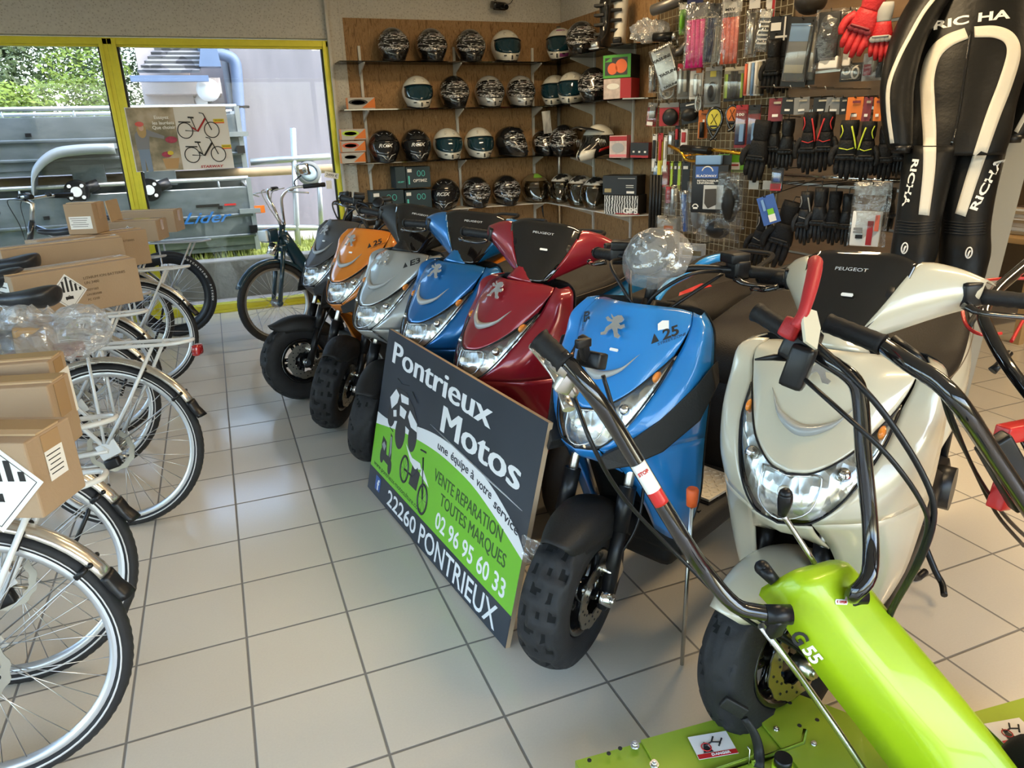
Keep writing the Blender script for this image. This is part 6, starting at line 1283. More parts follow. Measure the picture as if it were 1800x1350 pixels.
# ---- white boots
p = atx(1078, 80, WX - .18)
for k_, (du, m, lab, yw) in enumerate(((-.12, M_hb, 'black buckled side of the motocross boot beside the helmet', .5), (.02, mat('boot_white', (.62, .60, .55), .4), 'white motocross boot standing on the top shelf', .9))):
    q = atx(1064 + 26 * k_, 82, WX - .16); t = thing('motocross_boot', lab, 'boot', (q.x, q.y, zs[0] + .001), PI + yw)
    b = MB(); b.rings([[V((x + rx * math.cos(a), ry * math.sin(a), z)) for a in [2 * PI * j / 16 for j in range(16)]] for x, z, rx, ry in ((.04, .0, .13, .05), (.045, .03, .135, .05), (.03, .07, .11, .047), (.0, .11, .065, .045), (-.01, .2, .055, .05), (-.01, .3, .062, .058), (-.01, .40, .068, .062))]); b.build('boot_shaft', m, t, sub=1)
    b = MB(); b.box((.04, 0, -.0 + .008), (.27, .095, .016), bev=.005); b.box((.155, 0, .035), (.04, .07, .05), bev=.015); b.build('sole', M_alu if k_ == 0 else M_black, t)
    for z in (.12, .19, .26, .33): b = MB(); b.box((.035, -.03, z), (.07, .085, .022), (0, 0, .2), bev=.004); b.build('buckle_strap', M_black if k_ else mat('dark_strap', (.03, .03, .03), .5), t)
    if k_: b = MB(); b.box((.03, -.055, .36), (.085, .01, .06), (0, 0, .3)); b.build('logo_patch', M_black, t)
polybag('bagged_exhaust', 'clear plastic bag with a black exhaust can at the shelf end', 'packed part', atx(1142, 78, WX - .16) * 1 + V((0, 0, .005)), 2.1, (.30, .14, .16), M_poly, 9, .02, 20, 12, core=[('silencer', M_black, (.02, 0, .05), (.2, .05, .05), (0, 0, 0))])
# camera on the wall above
p = aty(876, 10, WY - .08); t = thing('security_camera', 'small black security camera high on the wall above the helmets', 'camera', p)
b = MB(); b.box((0, 0, 0), (.14, .09, .07), (.3, 0, .2), bev=.02); b.build('housing', M_gloss, t); b = MB(); b.cyl((.045, -.045, -.01), (.05, -.075, -.022), .022, n=16); b.build('lens', M_gloss, t); b = MB(); b.cyl((-.03, -.05, 0), (-.03, -.07, -.01), .018, n=16); b.build('sensor', M_gloss, t)
b = MB(); b.tube([(0, .04, .02), (0, .08, .05)], .012, 8); b.tube([(.04, .03, .03), (.14, .06, .03), (.2, .07, .12)], .003, 5, k=4); b.build('mount', M_black, t)
# poster in the window
pw = WY - .035
def pp_(u, v): return aty(u, v, pw)
c0, c1, c2 = pp_(218, 189), pp_(396, 189), pp_(230, 303); W_, H__ = (c1 - c0).length, (c0.z - c2.z)
t = thing('window_poster', 'bicycle poster hung inside the window beside the yellow mullion', 'poster', (c0.x, pw - .01, c2.z)); Mp = basis((0, 0, 0), (1, 0, -.0), (0, 0, 1))
MB(Mp).box((W_ / 2, H__ / 2, -.001), (W_, H__, .002)).build('sheet', mat('poster_grey', (.72, .69, .66), .5), t)
b = MB(Mp @ Matrix.Translation((0, 0, .0008))); b.box((W_ * .24, H__ / 2, 0), (W_ * .46, H__ * .98, .001)); b.build('photo_area', ramp_mat('park_photo', 6, [(.2, (.07, .06, .04)), (.45, (.22, .19, .12)), (.6, (.45, .36, .25)), (.8, (.55, .50, .45))], .5, bump=0), t)
def el(b, x, y, rx, ry, mi=0, n=20): b.prism([(x + rx * math.cos(2 * PI * k / n), y + ry * math.sin(2 * PI * k / n)) for k in range(n)], .0006, mi=mi)
def pl(nm, m, k_, f): b = MB(Mp @ Matrix.Translation((0, 0, .002 + .0007 * k_)) @ Matrix.Diagonal((W_, W_, 1, 1))); f(b); b.build(nm, m, t)
pl('printed_jumper', mat('knit_grey', (.22, .22, .24), .6), 0, lambda b: (b.prism([(.05, .22), (.17, .22), (.19, .36), (.33, .33), (.34, .36), (.18, .43), (.10, .44), (.05, .38)], .0006)))
pl('printed_jeans', mat('jean_blue', (.20, .26, .36), .6), 1, lambda b: b.prism([(.06, .0), (.10, .0), (.11, .14), (.12, .0), (.17, .0), (.17, .23), (.06, .23)], .0006))
pl('printed_hair', mat('blonde_hair', (.45, .30, .13), .6), 2, lambda b: el(b, .125, .42, .045, .075)); pl('printed_face', mat('face_print', (.62, .40, .30), .6), 3, lambda b: el(b, .125, .45, .026, .033)); pl('printed_cap', M_red, 4, lambda b: el(b, .115, .485, .042, .025))
pl('printed_basket', mat('wicker_print', (.48, .28, .12), .6), 1, lambda b: b.prism([(.28, .13), (.30, .02), (.42, .02), (.45, .13)], .0006)); pl('printed_flowers', mat('flower_print', (.35, .04, .08), .6, var=.6, vs=40), 2, lambda b: (el(b, .33, .17, .05, .03), el(b, .40, .32, .06, .035))); pl('printed_yellow_flowers', mat('yellow_print', (.65, .48, .04), .6), 3, lambda b: el(b, .37, .185, .03, .022))
def pbike(cx, cy, m, red):
    def f(b):
        for x in (-.145, .125): b.tube([(cx + x + .075 * math.cos(2 * PI * k / 24), cy + .08 * math.sin(2 * PI * k / 24), 0) for k in range(24)], .005, 5, loop=True)
        b.tube([(cx + .125, cy, 0), (cx + .06, cy + .17, 0), (cx + .02, cy + .18, 0)], .005, 5).tube([(cx - .145, cy, 0), (cx - .03, cy - .01, 0), (cx - .07, cy + .13, 0)], .005, 5).tube([(cx - .10, cy + .135, 0), (cx - .04, cy + .13, 0)], .008, 5).tube([(cx - .20, cy + .09, 0), (cx - .08, cy + .085, 0)], .006, 5)
    pl('printed_bicycle', M_ink, 1, f); pl('printed_frame', red, 3, lambda b: b.tube([(cx - .07, cy + .03, 0), (cx - .02, cy - .01, 0), (cx + .075, cy + .12, 0)], .010, 5))
pbike(.70, .41, M_ink, M_redb); pbike(.73, .155, M_ink, M_ink)
pl('test_badge', mat('yellow_badge', (.70, .55, .02), .5), 1, lambda b: b.box((.91, .505, 0), (.11, .035, .0008))); pl('test_badge', mat('yellow_badge', (.70, .55, .02), .5), 1, lambda b: b.box((.95, .235, 0), (.10, .035, .0008)))
pl('test_badge_band', mat('orange_print', (.75, .16, .05), .5), 2, lambda b: b.box((.91, .483, 0), (.11, .014, .0008))); pl('test_badge_band', mat('orange_print', (.75, .16, .05), .5), 2, lambda b: b.box((.95, .213, 0), (.10, .014, .0008)))
for s, x, y, hh in (('Essayez', .34, .545, .026), ('les lauréats', .35, .495, .026), ('Que choisir', .35, .445, .026)): text('lettering', s, Mp @ Matrix.Translation((x * W_, y * W_, .006)), hh, M_paper, t, bold=.02, ext=.0004)
text('lettering', 'STARWAY', Mp @ Matrix.Translation((.77 * W_, .028 * W_, .004)), .020, M_redb, t, width=.24 * W_, bold=.03, shear=.2, ext=.0004)
for x, y in ((.91, .506), (.95, .236)): text('lettering', 'QUE CHOISIR', Mp @ Matrix.Translation((x * W_, y * W_, .006)), .007, M_ink, t, width=.08 * W_, bold=.02, ext=.0004)
# ---------------------------------------------------------------- wire grid and slat wall
yg0, yg1 = yr_end, atx(1382, 250, WX).y; ys1 = 2.74
M_wire = mat('cream_wire', (.50, .44, .30), .4, .3); M_slat = ramp_mat('beech_slat', 3, [(.3, (.15, .085, .04)), (.6, (.20, .12, .06)), (.8, (.25, .155, .08))], .5, 'noise', stretch=(6, .5, 6), bump=.05)
struct('back_board', MB().box((WX + .002, (yg0 + yg1) / 2, 1.3), (.012, yg0 - yg1, 2.6)), mat('brown_back_board', (.13, .09, .045), .8, var=.15))
for k in range(3):
    y0, y1 = yg0 - (yg0 - yg1) * k / 3, yg0 - (yg0 - yg1) * (k + 1) / 3 + .01
    t = thing('wire_grid_panel', 'cream wire display grid panel, %s' % ('next to the chipboard shelves', 'between the other two grid panels', 'next to the beech slat wall')[k], 'wire grid', (WX - .03, (y0 + y1) / 2, 0)); h = (y0 - y1) / 2
    b = MB(); N = int((y0 - y1) / .05)
    for i in range(N + 1): b.box((0, -h + 2 * h * i / N, 1.5), (.004, .004, 2.3))
    b.build('vertical_wires', M_wire, t); b = MB()
    for j in range(47): b.box((-.004, 0, .36 + j * .05), (.004, 2 * h, .004))
    b.build('horizontal_wires', M_wire, t)
t = thing('slat_wall', 'beech slat wall panel with aluminium grooves behind the gloves', 'slat wall', (WX, (yg1 + ys1) / 2, 0)); h = (yg1 - ys1)
for k in range(12): MB().box((-.01, 0, .30 + k * .205 + .095), (.022, h, .188)).build('slat', M_slat, t)
b = MB()
for k in range(12): b.box((-.006, 0, .30 + k * .205 - .006), (.012, h, .014))
b.build('groove_trim', M_alu, t)
MB().box((0.06, -h / 2 - .012, 1.35), (.14, .02, 2.7)).build('end_panel', mat('grey_end_panel', (.26, .25, .23), .6), t)
# ---------------------------------------------------------------- packets
CH = mat('hook_black', (.02, .02, .02), .3, .3); M_bl = clearmat('blister', (.97, .97, .96), .06, .05, .03, ocol=(.7, .7, .68)); M_bag = clearmat('poly_bag', (.97, .97, .96), .08, .1, .05, bump=.5, bs=22, ocol=(.62, .61, .58))
cm = lambda n, c, r=.5: mat('print_' + n, c, r)
PC = {'k': M_blk2, 'w': M_paper, 'r': M_redb, 'o': M_orange, 'g': mat('grey_card', (.22, .22, .22), .5), 'b': cm('blue', (.05, .12, .38)), 'y': cm('yellow', (.70, .60, .06)), 'p': cm('pink', (.80, .03, .28), .45), 'n': cm('navy_foam', (.02, .03, .12)), 's': M_steel, 'c': cm('coral', (.80, .16, .09), .45), 'G': cm('green', (.10, .42, .05)), 't': cm('beige', (.45, .40, .30)), 'm': cm('maroon', (.20, .03, .04)), 'd': M_dark, 'L': M_lg, 'B': cm('sky', (.20, .35, .60))}
def pk(label, box, x=.10, card='k', prod=None, clear=None, head=None, txt=None, lean=0, yaw=None, name='blister_pack', group=None, hook=True, cat='packet', shape='box', thick=.03):
    """box = (u0, v0, u1, v1) in the photograph; x = distance in front of the wall"""
    u0, v0, u1, v1 = box; X = WX - x; pc = atx((u0 + u1) / 2, (v0 + v1) / 2, X); dep = (pc - CAM).dot(CF); h = (v1 - v0) * dep / FPX; w_ = (u1 - u0) * dep / FPX
    yaw = -PI / 2 + .62 if yaw is None else yaw
    t = thing(name, label, cat, pc, (0, lean, yaw), group)
    if card: MB().box((0, .004, 0), (w_, .003, h)).build('card', PC[card], t)
    if head: MB().box((0, -.001, h * .40), (w_ * .98, .006, h * .20)).build('header', PC[head], t)
    solid_ = False
    for q in (prod or []):
        m, (px, pz, pw_, ph), sh = q; c = (px * w_, -thick * .5, pz * h); b = MB()
        if sh == 'b': b.box(c, (pw_ * w_, thick, ph * h), bev=min(.006, thick * .3))
        elif sh == 'f': b.box((c[0], -(thick + .0015 if solid_ and thick < .06 else .004) - .001 * (len(t.children)), c[2]), (pw_ * w_, .002, ph * h))
        elif sh == 'o': b.ball((0, 0, 0), 1, 0, 18, M=Matrix.Translation(c) @ Matrix.Diagonal((pw_ * w_ / 2, thick, ph * h / 2, 1)))
        elif sh == 'c': b.tube([(c[0], c[1], c[2] - ph * h / 2), (c[0], c[1], c[2] + ph * h / 2)], pw_ * w_ / 2, 14)
        elif sh == 'C':
            n_ = max(2, round(pw_ * 5))
            for i in range(n_): xx = c[0] + ((i + .5) / n_ - .5) * pw_ * w_; b.tube([(xx, c[1], c[2] - ph * h / 2), (xx, c[1], c[2] + ph * h / 2)], pw_ * w_ / n_ / 2, 10)
        elif sh == 'h': b.tube([(c[0] + (c[0] * 0) + ph * h * (k / 6 - .5) * 0, c[1], c[2] + ph * h * (.5 - k / 6)) for k in range(7)], pw_ * w_ / 2, 8)
        elif sh == 'R': b.tube([(c[0] + pw_ * w_ / 2 * math.cos(2 * PI * k / 28), c[1], c[2] + ph * h / 2 * math.sin(2 * PI * k / 28)) for k in range(28)], thick * .25, 7, loop=True)
        elif sh == 'd': b.tube([(c[0], -.006, c[2]), (c[0], -.012, c[2])], [1, 1], 3) if 0 else b.prism([(pw_ * w_ / 2 * math.cos(2 * PI * k / 24), ph * h / 2 * math.sin(2 * PI * k / 24)) for k in range(24)], .006, basis((c[0], -.002, c[2]), (1, 0, 0), (0, 0, 1)))
        solid_ = solid_ or sh == 'b'
        b.build({'b': 'product', 'f': 'print_area', 'o': 'product', 'c': 'tube', 'C': 'foam_tubes', 'R': 'coil', 'd': 'round_label', 'h': 'tool'}[sh], PC[m] if m in PC else MATS[m], t)
    for s, tx_, tz, hh, tw, m in (txt or []): text('lettering', s, basis((tx_ * w_, -.008 - (0 if not clear else thick), tz * h), (1, 0, 0), (0, 0, 1)), hh, PC[m], t, width=tw * w_, bold=.02)
    if clear == 'dome': b = MB(); b.box((0, -thick * .6, -.02 * h), (w_ * .9, thick * 1.3, h * .82), bev=.008); b.build('blister', M_bl, t)
    if clear == 'bag':
        b = MB(); sd = random.random() * 50
        for s in (1, -1): b.grid(lambda u, v: V(((u - .5) * w_ * (1.05 - .08 * noise.noise(V((v * 4, s, sd)))), -thick * .5 - s * (thick * .75 * math.sin(PI * u) ** .5 * math.sin(PI * min(1, v * 1.0)) ** .4 + .006 * noise.noise(V((u * 5, v * 8, sd + s)))), (v - .5) * h)), 12, 18, smooth=False)
        b.build('bag', M_bag, t)
    if hook:
        b = MB(); hx = V((0, -.03, h * .47)); Rm = Matrix.Rotation(-yaw, 4, 'Z'); e = Rm @ V((x + .01, 0, 0)); b.tube([hx + V((0, 0, .012)), hx, hx + V((0, .03, 0)), hx + V((0, .03, 0)) + e], .0028, 6); b.build('hook', CH, t)
    return t
# upper wire grid
pk('pink foam handlebar pad in a clear bag', (1205, 12, 1243, 116), .14, None, [('p', (0, -.12, .85, .74), 'C')], 'bag', 'g', thick=.035)
pk('navy foam handlebar pad half hidden by the pink one', (1238, 12, 1262, 112), .08, None, [('n', (0, -.08, .7, .7), 'C')], 'bag', 'k', thick=.03, lean=.12)
pk('clear bag of beige tubes between navy and coral pads', (1254, 30, 1276, 110), .08, None, [('t', (0, -.08, .7, .7), 'C')], 'bag', None, thick=.02)
pk('coral orange foam handlebar pad in a clear bag', (1268, 4, 1302, 110), .14, None, [('c', (0, -.13, .88, .70), 'C')], 'bag', 'w', thick=.035, txt=[('MRV', 0, .33, .016, .5, 'k')])
pk('green bottle hanging beside the pink foam pad', (1194, 8, 1209, 58), .10, 'G', [('G', (0, -.1, .7, .6), 'o')], 'bag', 'w', thick=.03)
pk('dark blue packet above the pink foam pad', (1207, 0, 1236, 16), .08, 'n', [('w', (-.1, .1, .25, .3), 'f')], None)
t = thing('exhaust_silencer', 'grey exhaust silencer lying across the top of the grid', 'exhaust', atx(1172, 10, WX - .14), -PI / 2 + .5); MB().tube([(-.12, 0, -.02), (-.11, 0, -.018), (.10, 0, .02), (.12, 0, .022)], [.03, .038, .038, .03], 20).build('silencer', mat('grey_titanium', (.16, .15, .14), .35, .6), t); MB().tube([(.12, 0, .02), (.13, .08, .02), (.13, .12, .02)], .01, 8).build('hanger', M_black, t)
t = thing('exhaust_elbow', 'grey bent exhaust pipe hanging behind the printed bag', 'exhaust', atx(1196, 82, WX - .08), -PI / 2 + .5); MB().tube([(-.06, 0, -.04), (0, 0, -.03), (.05, 0, .01), (.07, .04, .02)], .028, 16, k=5).build('pipe', MATS['grey_titanium'], t)
t = thing('exhaust_can', 'black exhaust can with steel end hanging at the grid edge', 'exhaust', atx(1172, 66, WX - .13), -PI / 2 + .6); MB().tube([(-.10, 0, .01), (.05, 0, 0)], [.03, .034], 18).build('can', M_black, t); MB().tube([(.05, 0, 0), (.08, 0, 0)], [.034, .026], 18).tube([(.08, 0, 0), (.09, -.01, -.06)], .008, 8).build('end_cap', M_steel, t); MB().tube([(0, 0, .03), (0, .12, .04)], .004, 6).build('hanger', CH, t)
pk('silver printed bag lettered diagonally, hanging below the exhaust can', (1152, 82, 1194, 158), .14, None, [('zigzag', (0, 0, .8, .9), 'b')] if 0 else [('s', (0, 0, .85, .92), 'b')], 'bag', None, thick=.04, lean=-.35, txt=[('YASUNI', -.05, .22, .020, .8, 'k'), ('YASUNI', .05, -.12, .020, .8, 'k'), ('YASUNI', 0, .42, .016, .6, 'k'), ('YASUNI', 0, -.40, .016, .6, 'k')], name='printed_bag')
pk('slim pair of steel tools on the first grid hook', (1141, 116, 1156, 162), .12, None, [('s', (-.2, 0, .3, .9), 'c'), ('k', (.2, 0, .3, .9), 'c')], 'bag', thick=.02)
pk('bag of metal chain links with a grey label', (1158, 140, 1190, 176), .08, None, [('s', (0, 0, .8, .8), 'R'), ('t', (.1, -.1, .6, .5), 'R')], 'bag', None, thick=.03)
pk('clear pack of brass and steel key blanks', (1190, 114, 1212, 172), .12, 'g', [('s', (-.2, 0, .25, .7), 'b'), ('t', (.2, 0, .25, .6), 'b')], 'dome', 'r', thick=.02)
pk('clear pack of orange and steel fittings beside the key blanks', (1212, 114, 1236, 172), .12, 'w', [('o', (.2, .3, .4, .15), 'b'), ('s', (0, -.1, .3, .6), 'b')], 'dome', 'r', thick=.02)
pk('blister with black oval lock on silver card', (1238, 120, 1268, 186), .15, 'g', [('k', (0, -.12, .55, .5), 'o'), ('y', (0, .32, .35, .14), 'f')], 'dome', None, thick=.03)
pk('black handlebar grips with yellow lettered side strips', (1273, 120, 1309, 176), .15, 'k', [('k', (0, -.02, .36, .78), 'C'), ('L', (-.38, -.05, .12, .7), 'f'), ('L', (.38, -.05, .12, .7), 'f')], 'dome', 't', thick=.03)
for k, (c, nm) in enumerate((('c', 'coral'), ('w', 'white'), ('B', 'pale blue'), ('w', 'plain white'), ('t', 'cream'), ('k', 'black and white'))):
    pk('narrow %s tube pack in the row right of the yellow lettered grips' % nm if k != 3 else 'narrow white tube pack between pale blue and cream ones', (1308 + k * 6, 112 - k, 1314 + k * 6, 166), .13, c, [(c, (0, 0, .8, .9), 'c')], None, 'w', hook=(k == 0), thick=.02)
pk('steel drinks bottle shaped pack in clear wrap', (1312, 22, 1332, 98), .13, None, [('s', (0, 0, .55, .85), 'c')], 'bag', None, thick=.03)
pk('black and white striped pack right of the bottle', (1332, 20, 1353, 88), .13, 'k', [('w', (0, .1 * j - .3, .8, .04), 'f') for j in range(6)], 'bag', 'w', thick=.02, lean=.1)
pk('white tagged packet hanging high above the bottle', (1317, 0, 1336, 14), .1, 'w', None, None)
pk('red and white packet at the top edge of the grid', (1346, 0, 1362, 30), .1, 'w', [('r', (.35, 0, .3, 1), 'f')], None)
# protective cap, row of small parts
pk('narrow red and grey card, first below the shelf end', (1137, 182, 1155, 221), .10, 'r', [('g', (.1, .1, .6, .5), 'b'), ('w', (0, -.38, .6, .16), 'f')], 'dome', 'g', thick=.02, lean=.1)
pk('red card holding a round black horn', (1158, 182, 1194, 220), .12, 'r', [('k', (.1, -.12, .8, .75), 'o'), ('g', (.1, -.1, .4, .4), 'o')], None, 'g', thick=.03)
pk('black oval mirror body on a dark card', (1196, 180, 1228, 216), .12, 'k', [('k', (0, -.1, .9, .6), 'o'), ('w', (.1, .35, .5, .06), 'f')], None, 'k', thick=.04, lean=-.15)
pk('twisted metal wire bundle on a small hook', (1222, 168, 1236, 196), .10, None, [('s', (0, 0, .7, .9), 'R')], 'bag', thick=.03)
pk('orange headed blister with short black lock', (1227, 195, 1244, 242), .13, 'o', [('k', (0, -.2, .5, .55), 'c'), ('w', (.1, .12, .2, .1), 'f')], None, 'o', thick=.03, txt=[('Pro', .1, .36, .014, .5, 'k')])
def cable_lock(label, box, c):
    t = pk(label, box, .15, None, None, None, None, name='cable_lock', cat='lock'); u0, v0, u1, v1 = box; pc = atx((u0 + u1) / 2, (v0 + v1) / 2, WX - .15); dep = (pc - CAM).dot(CF); r = (u1 - u0) * dep / FPX / 2; z = (v1 - v0) * dep / FPX / 2 - r * 1.2
    b = MB(); b.tube([(r * .9 * math.cos(a), -.02, z + r * 1.2 * math.sin(a)) for a in [2 * PI * k / 28 for k in range(28)]], .010, 8, loop=True); b.tube([(-r * .8, -.02, z - r * .7), (-.01, -.02, z - r * 1.9), (.02, -.02, z - r * 2.3)], .009, 8, k=4).tube([(r * .8, -.03, z - r * .7), (.01, -.03, z - r * 1.9), (-.02, -.03, z - r * 2.3)], .009, 8, k=4); b.build('cable', M_gloss, t)
    b = MB(); b.prism([(r * .78 * math.cos(2 * PI * k / 28), r * 1.05 * math.sin(2 * PI * k / 28)) for k in range(28)], .004, basis((0, -.028, z), (1, 0, 0), (0, 0, 1))); d = b.build('round_label', PC[c], t)
    b = MB(basis((0, -.034, z), (1, 0, 0), (0, 0, 1))); b.tube([(-r * .35, -.03, 0), (0, .0, 0), (r * .35, -.035, 0)], .003, 5).tube([(-r * .3, .03, 0), (0, .0, 0), (r * .35, .03, 0)], .003, 5).box((0, -.045, 0), (r * .9, .012, .001)); b.build('label_print', M_ink, d)
cable_lock('coiled black cable lock with a yellow round label', (1242, 192, 1272, 254), 'y'); cable_lock('coiled black cable lock with an orange round label', (1276, 188, 1300, 254), 'o')
pk('red carded blue bulb blister marked 100', (1292, 187, 1313, 258), .17, 'r', [('n', (0, -.18, .8, .5), 'b'), ('B', (.15, -.15, .35, .4), 'f')], 'dome', 'r', thick=.02, txt=[('100', 0, .28, .016, .6, 'w')])
pk('second red carded blue blister beside the one marked 100', (1314, 187, 1335, 258), .14, 'r', [('n', (0, -.18, .8, .5), 'b'), ('B', (.1, -.12, .3, .4), 'f')], 'dome', 'k', thick=.02)
# spanners, strips
for k, (u0, u1, v0, v1, c, c2, nm) in enumerate(((1146, 1154, 238, 300, 'w', 'k', 'white and black'), (1156, 1165, 236, 306, 'y', 'r', 'red headed yellow'), (1166, 1172, 240, 300, 'w', 'w', 'plain white'), (1174, 1184, 232, 270, 'g', 's', 'grey steel'), (1186, 1194, 222, 258, 'k', 'r', 'black and red'), (1196, 1208, 228, 262, 'w', 'r', 'white and red'))):
    pk('%s tyre tool strip on the lower left of the grid' % nm, (u0, v0, u1, v1), .12 + .01 * (k % 2), c, [(c2, (0, .1, .6, .5), 'b'), (c, (0, -.3, .5, .2), 'f')], None, 'r' if k == 1 else None, thick=.015)
for k, (u0, u1, c) in enumerate(((1148, 1160, 'B'), (1161, 1176, 'r'), (1178, 1182, 'L'), (1184, 1190, 'k'), (1191, 1196, 'L'), (1198, 1212, 'k'))):
    pk(('pale blue nozzle card above the black tubes', 'red headed card above the black tubes', 'lime strip left of the dark one', 'dark strip between two lime strips', 'lime strip right of the dark one', 'white tagged dark card beside the mirror box')[k], (u0, 285, u1, 328 + (k > 1) * 8), .10, c, [('w', (0, .3, .6, .1), 'f')], 'dome' if k < 2 else None, None, thick=.015)
# gold handlebar with pad
hp0, hp1 = atx(1198, 262, WX - .20), atx(1302, 270, WX - .20); t = thing('motocross_handlebar', 'gold handlebar with black crossbar pad lying on the hooks', 'handlebar', (hp0 + hp1) / 2); o = -V(t.location); Xp = WX - .2
b = MB(); b.tube([atx(1176, 256, Xp) + o, atx(1198, 268, Xp) + o, atx(1206, 280, Xp) + o, atx(1225, 282, Xp) + o, atx(1245, 268, Xp) + o, atx(1258, 264, Xp) + o, atx(1303, 270, Xp) + o], .011, 12, k=3); b.tube([atx(1202, 274, Xp) + o, atx(1248, 268, Xp) + o], .008, 8); b.build('bar', mat('gold_anodised', (.80, .42, .04), .2, .9), t)
c0_, c1_ = atx(1200, 261, Xp - .02) + o, atx(1248, 265, Xp - .02) + o; MB().tube([c0_, c1_], .026, 14).build('crossbar_pad', M_black, t); dx_ = (c1_ - c0_).normalized(); text('lettering', 'OPPLER', basis((c0_ + c1_) / 2 + (CAM + o - c0_).normalized() * .028, dx_, (0, 0, 1)), .022, M_paper, t, width=.13, bold=.02)
b = MB(); b.tube([atx(1215, 275, Xp) + o, atx(1215, 275, WX - .03) + o], .004, 6).tube([atx(1285, 272, Xp) + o, atx(1285, 272, WX - .03) + o], .004, 6); b.build('hook', CH, t)
pk('green card peeking out behind the mirror package', (1262, 272, 1308, 302), .16, 'G', [('w', (.15, -.15, .4, .4), 'f'), ('r', (.15, -.1, .3, .1), 'f')], None, None, hook=True)
t = pk('black and blue universal mirror package with a cut out window', (1219, 275, 1283, 372), .30, 'k', [('k', (0, -.08, 1, .84), 'b'), ('B', (-.08, .42, .7, .16), 'b')], None, None, name='mirror_package', thick=.045)
pc = t.location; dep = (pc - CAM).dot(CF); w_, h_ = 64 * dep / FPX, 97 * dep / FPX
b = MB(); b.box((-.09 * w_, -.0475, .21 * h_), (.62 * w_, .002, .20 * h_)); b.build('blue_header', PC['b'], t); b = MB(); b.box((.12 * w_, -.0475, -.22 * h_), (.54 * w_, .002, .42 * h_)); wn = b.build('window', mat('mirror_window', (.55, .54, .52), .25), t); MB(basis((.08 * w_, -.049, -.23 * h_), (1, 0, 0), (0, 0, 1))).prism([(-.19 * w_, -.10 * h_), (-.02, -.19 * h_), (.14 * w_, -.12 * h_), (.12 * w_, .16 * h_), (-.19 * w_, .15 * h_)], .002).build('mirror_head', mat('dark_mirror', (.12, .11, .10), .15, .4), wn)
for s, x, z, hh, ww in (('BLACKWAY', -.09, .15, .014, .56), ('RETROVISEUR', -.04, .065, .011, .60), ('UNIVERSEL', -.10, .025, .011, .48)): text('lettering', s, basis((x * w_, -.0495, z * h_), (1, 0, 0), (0, 0, 1)), hh, M_paper, t, width=ww * w_, bold=.02)
b = MB(basis((-.07 * w_, -.0495, .22 * h_), (1, 0, 0), (0, 0, 1))); b.tube([(.035 * math.cos(a), .032 * math.sin(a), 0) for a in [.1 + PI * k / 14 for k in range(14)]], .004, 5); b.build('arch_logo', M_paper, t)
b = MB(basis((-.36 * w_, -.0475, -.40 * h_), (1, 0, 0), (0, 0, 1))); b.tube([(.018 * math.cos(a), .018 * math.sin(a), 0) for a in [PI * k / 10 for k in range(11)]], .004, 5).box((0, -.006, 0), (.03, .012, .001)); b.build('corner_logo', M_paper, t)
# lower bags
for k, (bx_, xx, lab, cont) in enumerate((((1210, 320, 1250, 410), .22, 'crumpled clear bag bulging left below the mirror package', 'g'), ((1262, 300, 1312, 400), .22, 'shiny crumpled clear bag to the right of the mirror package', 'd'), ((1228, 372, 1300, 424), .20, 'crumpled clear bag with dark content directly below the mirror package', 'k'))):
    pk(lab, bx_, xx, None, [(cont, (0, -.05, .6, .7), 'o')], 'bag', None, name='plastic_bag', thick=.07)
pk('bundle of long black rubber tubes at the grid edge', (1139, 308, 1168, 412), .12, None, [('k', (0, 0, .8, .98), 'C')], None, None, thick=.04, name='rubber_tubes')
pk('bag of red and steel levers beside the rubber tubes', (1168, 326, 1196, 382), .14, None, [('r', (-.2, .2, .3, .5), 'b'), ('s', (.1, 0, .2, .8), 'b'), ('t', (.3, .2, .2, .4), 'b')], 'bag', thick=.04)
pk('blue handled tool in a narrow bag', (1197, 335, 1213, 406), .15, None, [('b', (0, -.05, .5, .9), 'b')], 'bag', thick=.03, lean=-.1)
pk('grey crumpled bag with orange print at the foot of the grid', (1154, 380, 1196, 428), .16, 't', [('o', (0, 0, .4, .3), 'f')], 'bag', thick=.05)
pk('shiny foil pack of brass parts behind the wrapped dial', (1192, 428, 1240, 470), .20, 'w', [('gold_label', (0, .1, .7, .2), 'f'), ('s', (0, -.2, .8, .3), 'b')], 'bag', thick=.03)
# hooks rail
r0, r1 = atx(1381, 308, WX - .05), atx(1588, 318, WX - .05)
tag(MB().tube([r0, r1], .012, 10).build('hanging_rail', M_chrome), 'chrome rail running across the slat wall under the gloves', 'rail')
for k, u in enumerate((1388, 1414, 1448, 1512, 1540)):
    p = atx(u, 318, WX - .03); t = thing('price_flag' if k < 2 else 'wall_hook', ('grey price flag at the left end of the chrome rail', 'grey price flag second from the left on the chrome rail', 'long black hook on the chrome rail over the glove bundle', 'long black hook carrying the clear gloves pack', 'black hook at the right end of the chrome rail')[k], 'hook', p)
    MB().tube([(0, 0, 0), (-.26, 0, -.005), (-.27, 0, .012)], .003, 6).build('wire', CH, t)
    if k < 2: MB().box((-.27, 0, -.01), (.003, .06, .05), (0, 0, .5)).build('flag', mat('clear_grey_flag', (.28, .28, .26), .3), t)
pk('clear pack with white card and red scribble hanging on the slat wall', (1500, 322, 1558, 432), .28, None, [('w', (-.04, -.22, .82, .55), 'b'), ('r', (.08, -.28, .16, .38), 'f'), ('c', (.25, -.12, .12, .25), 'f'), ('g', (-.25, -.22, .25, .04), 'f'), ('g', (-.25, -.27, .25, .03), 'f'), ('k', (-.2, -.34, .2, .06), 'f')], 'bag', 'g', thick=.03, name='glove_pack')
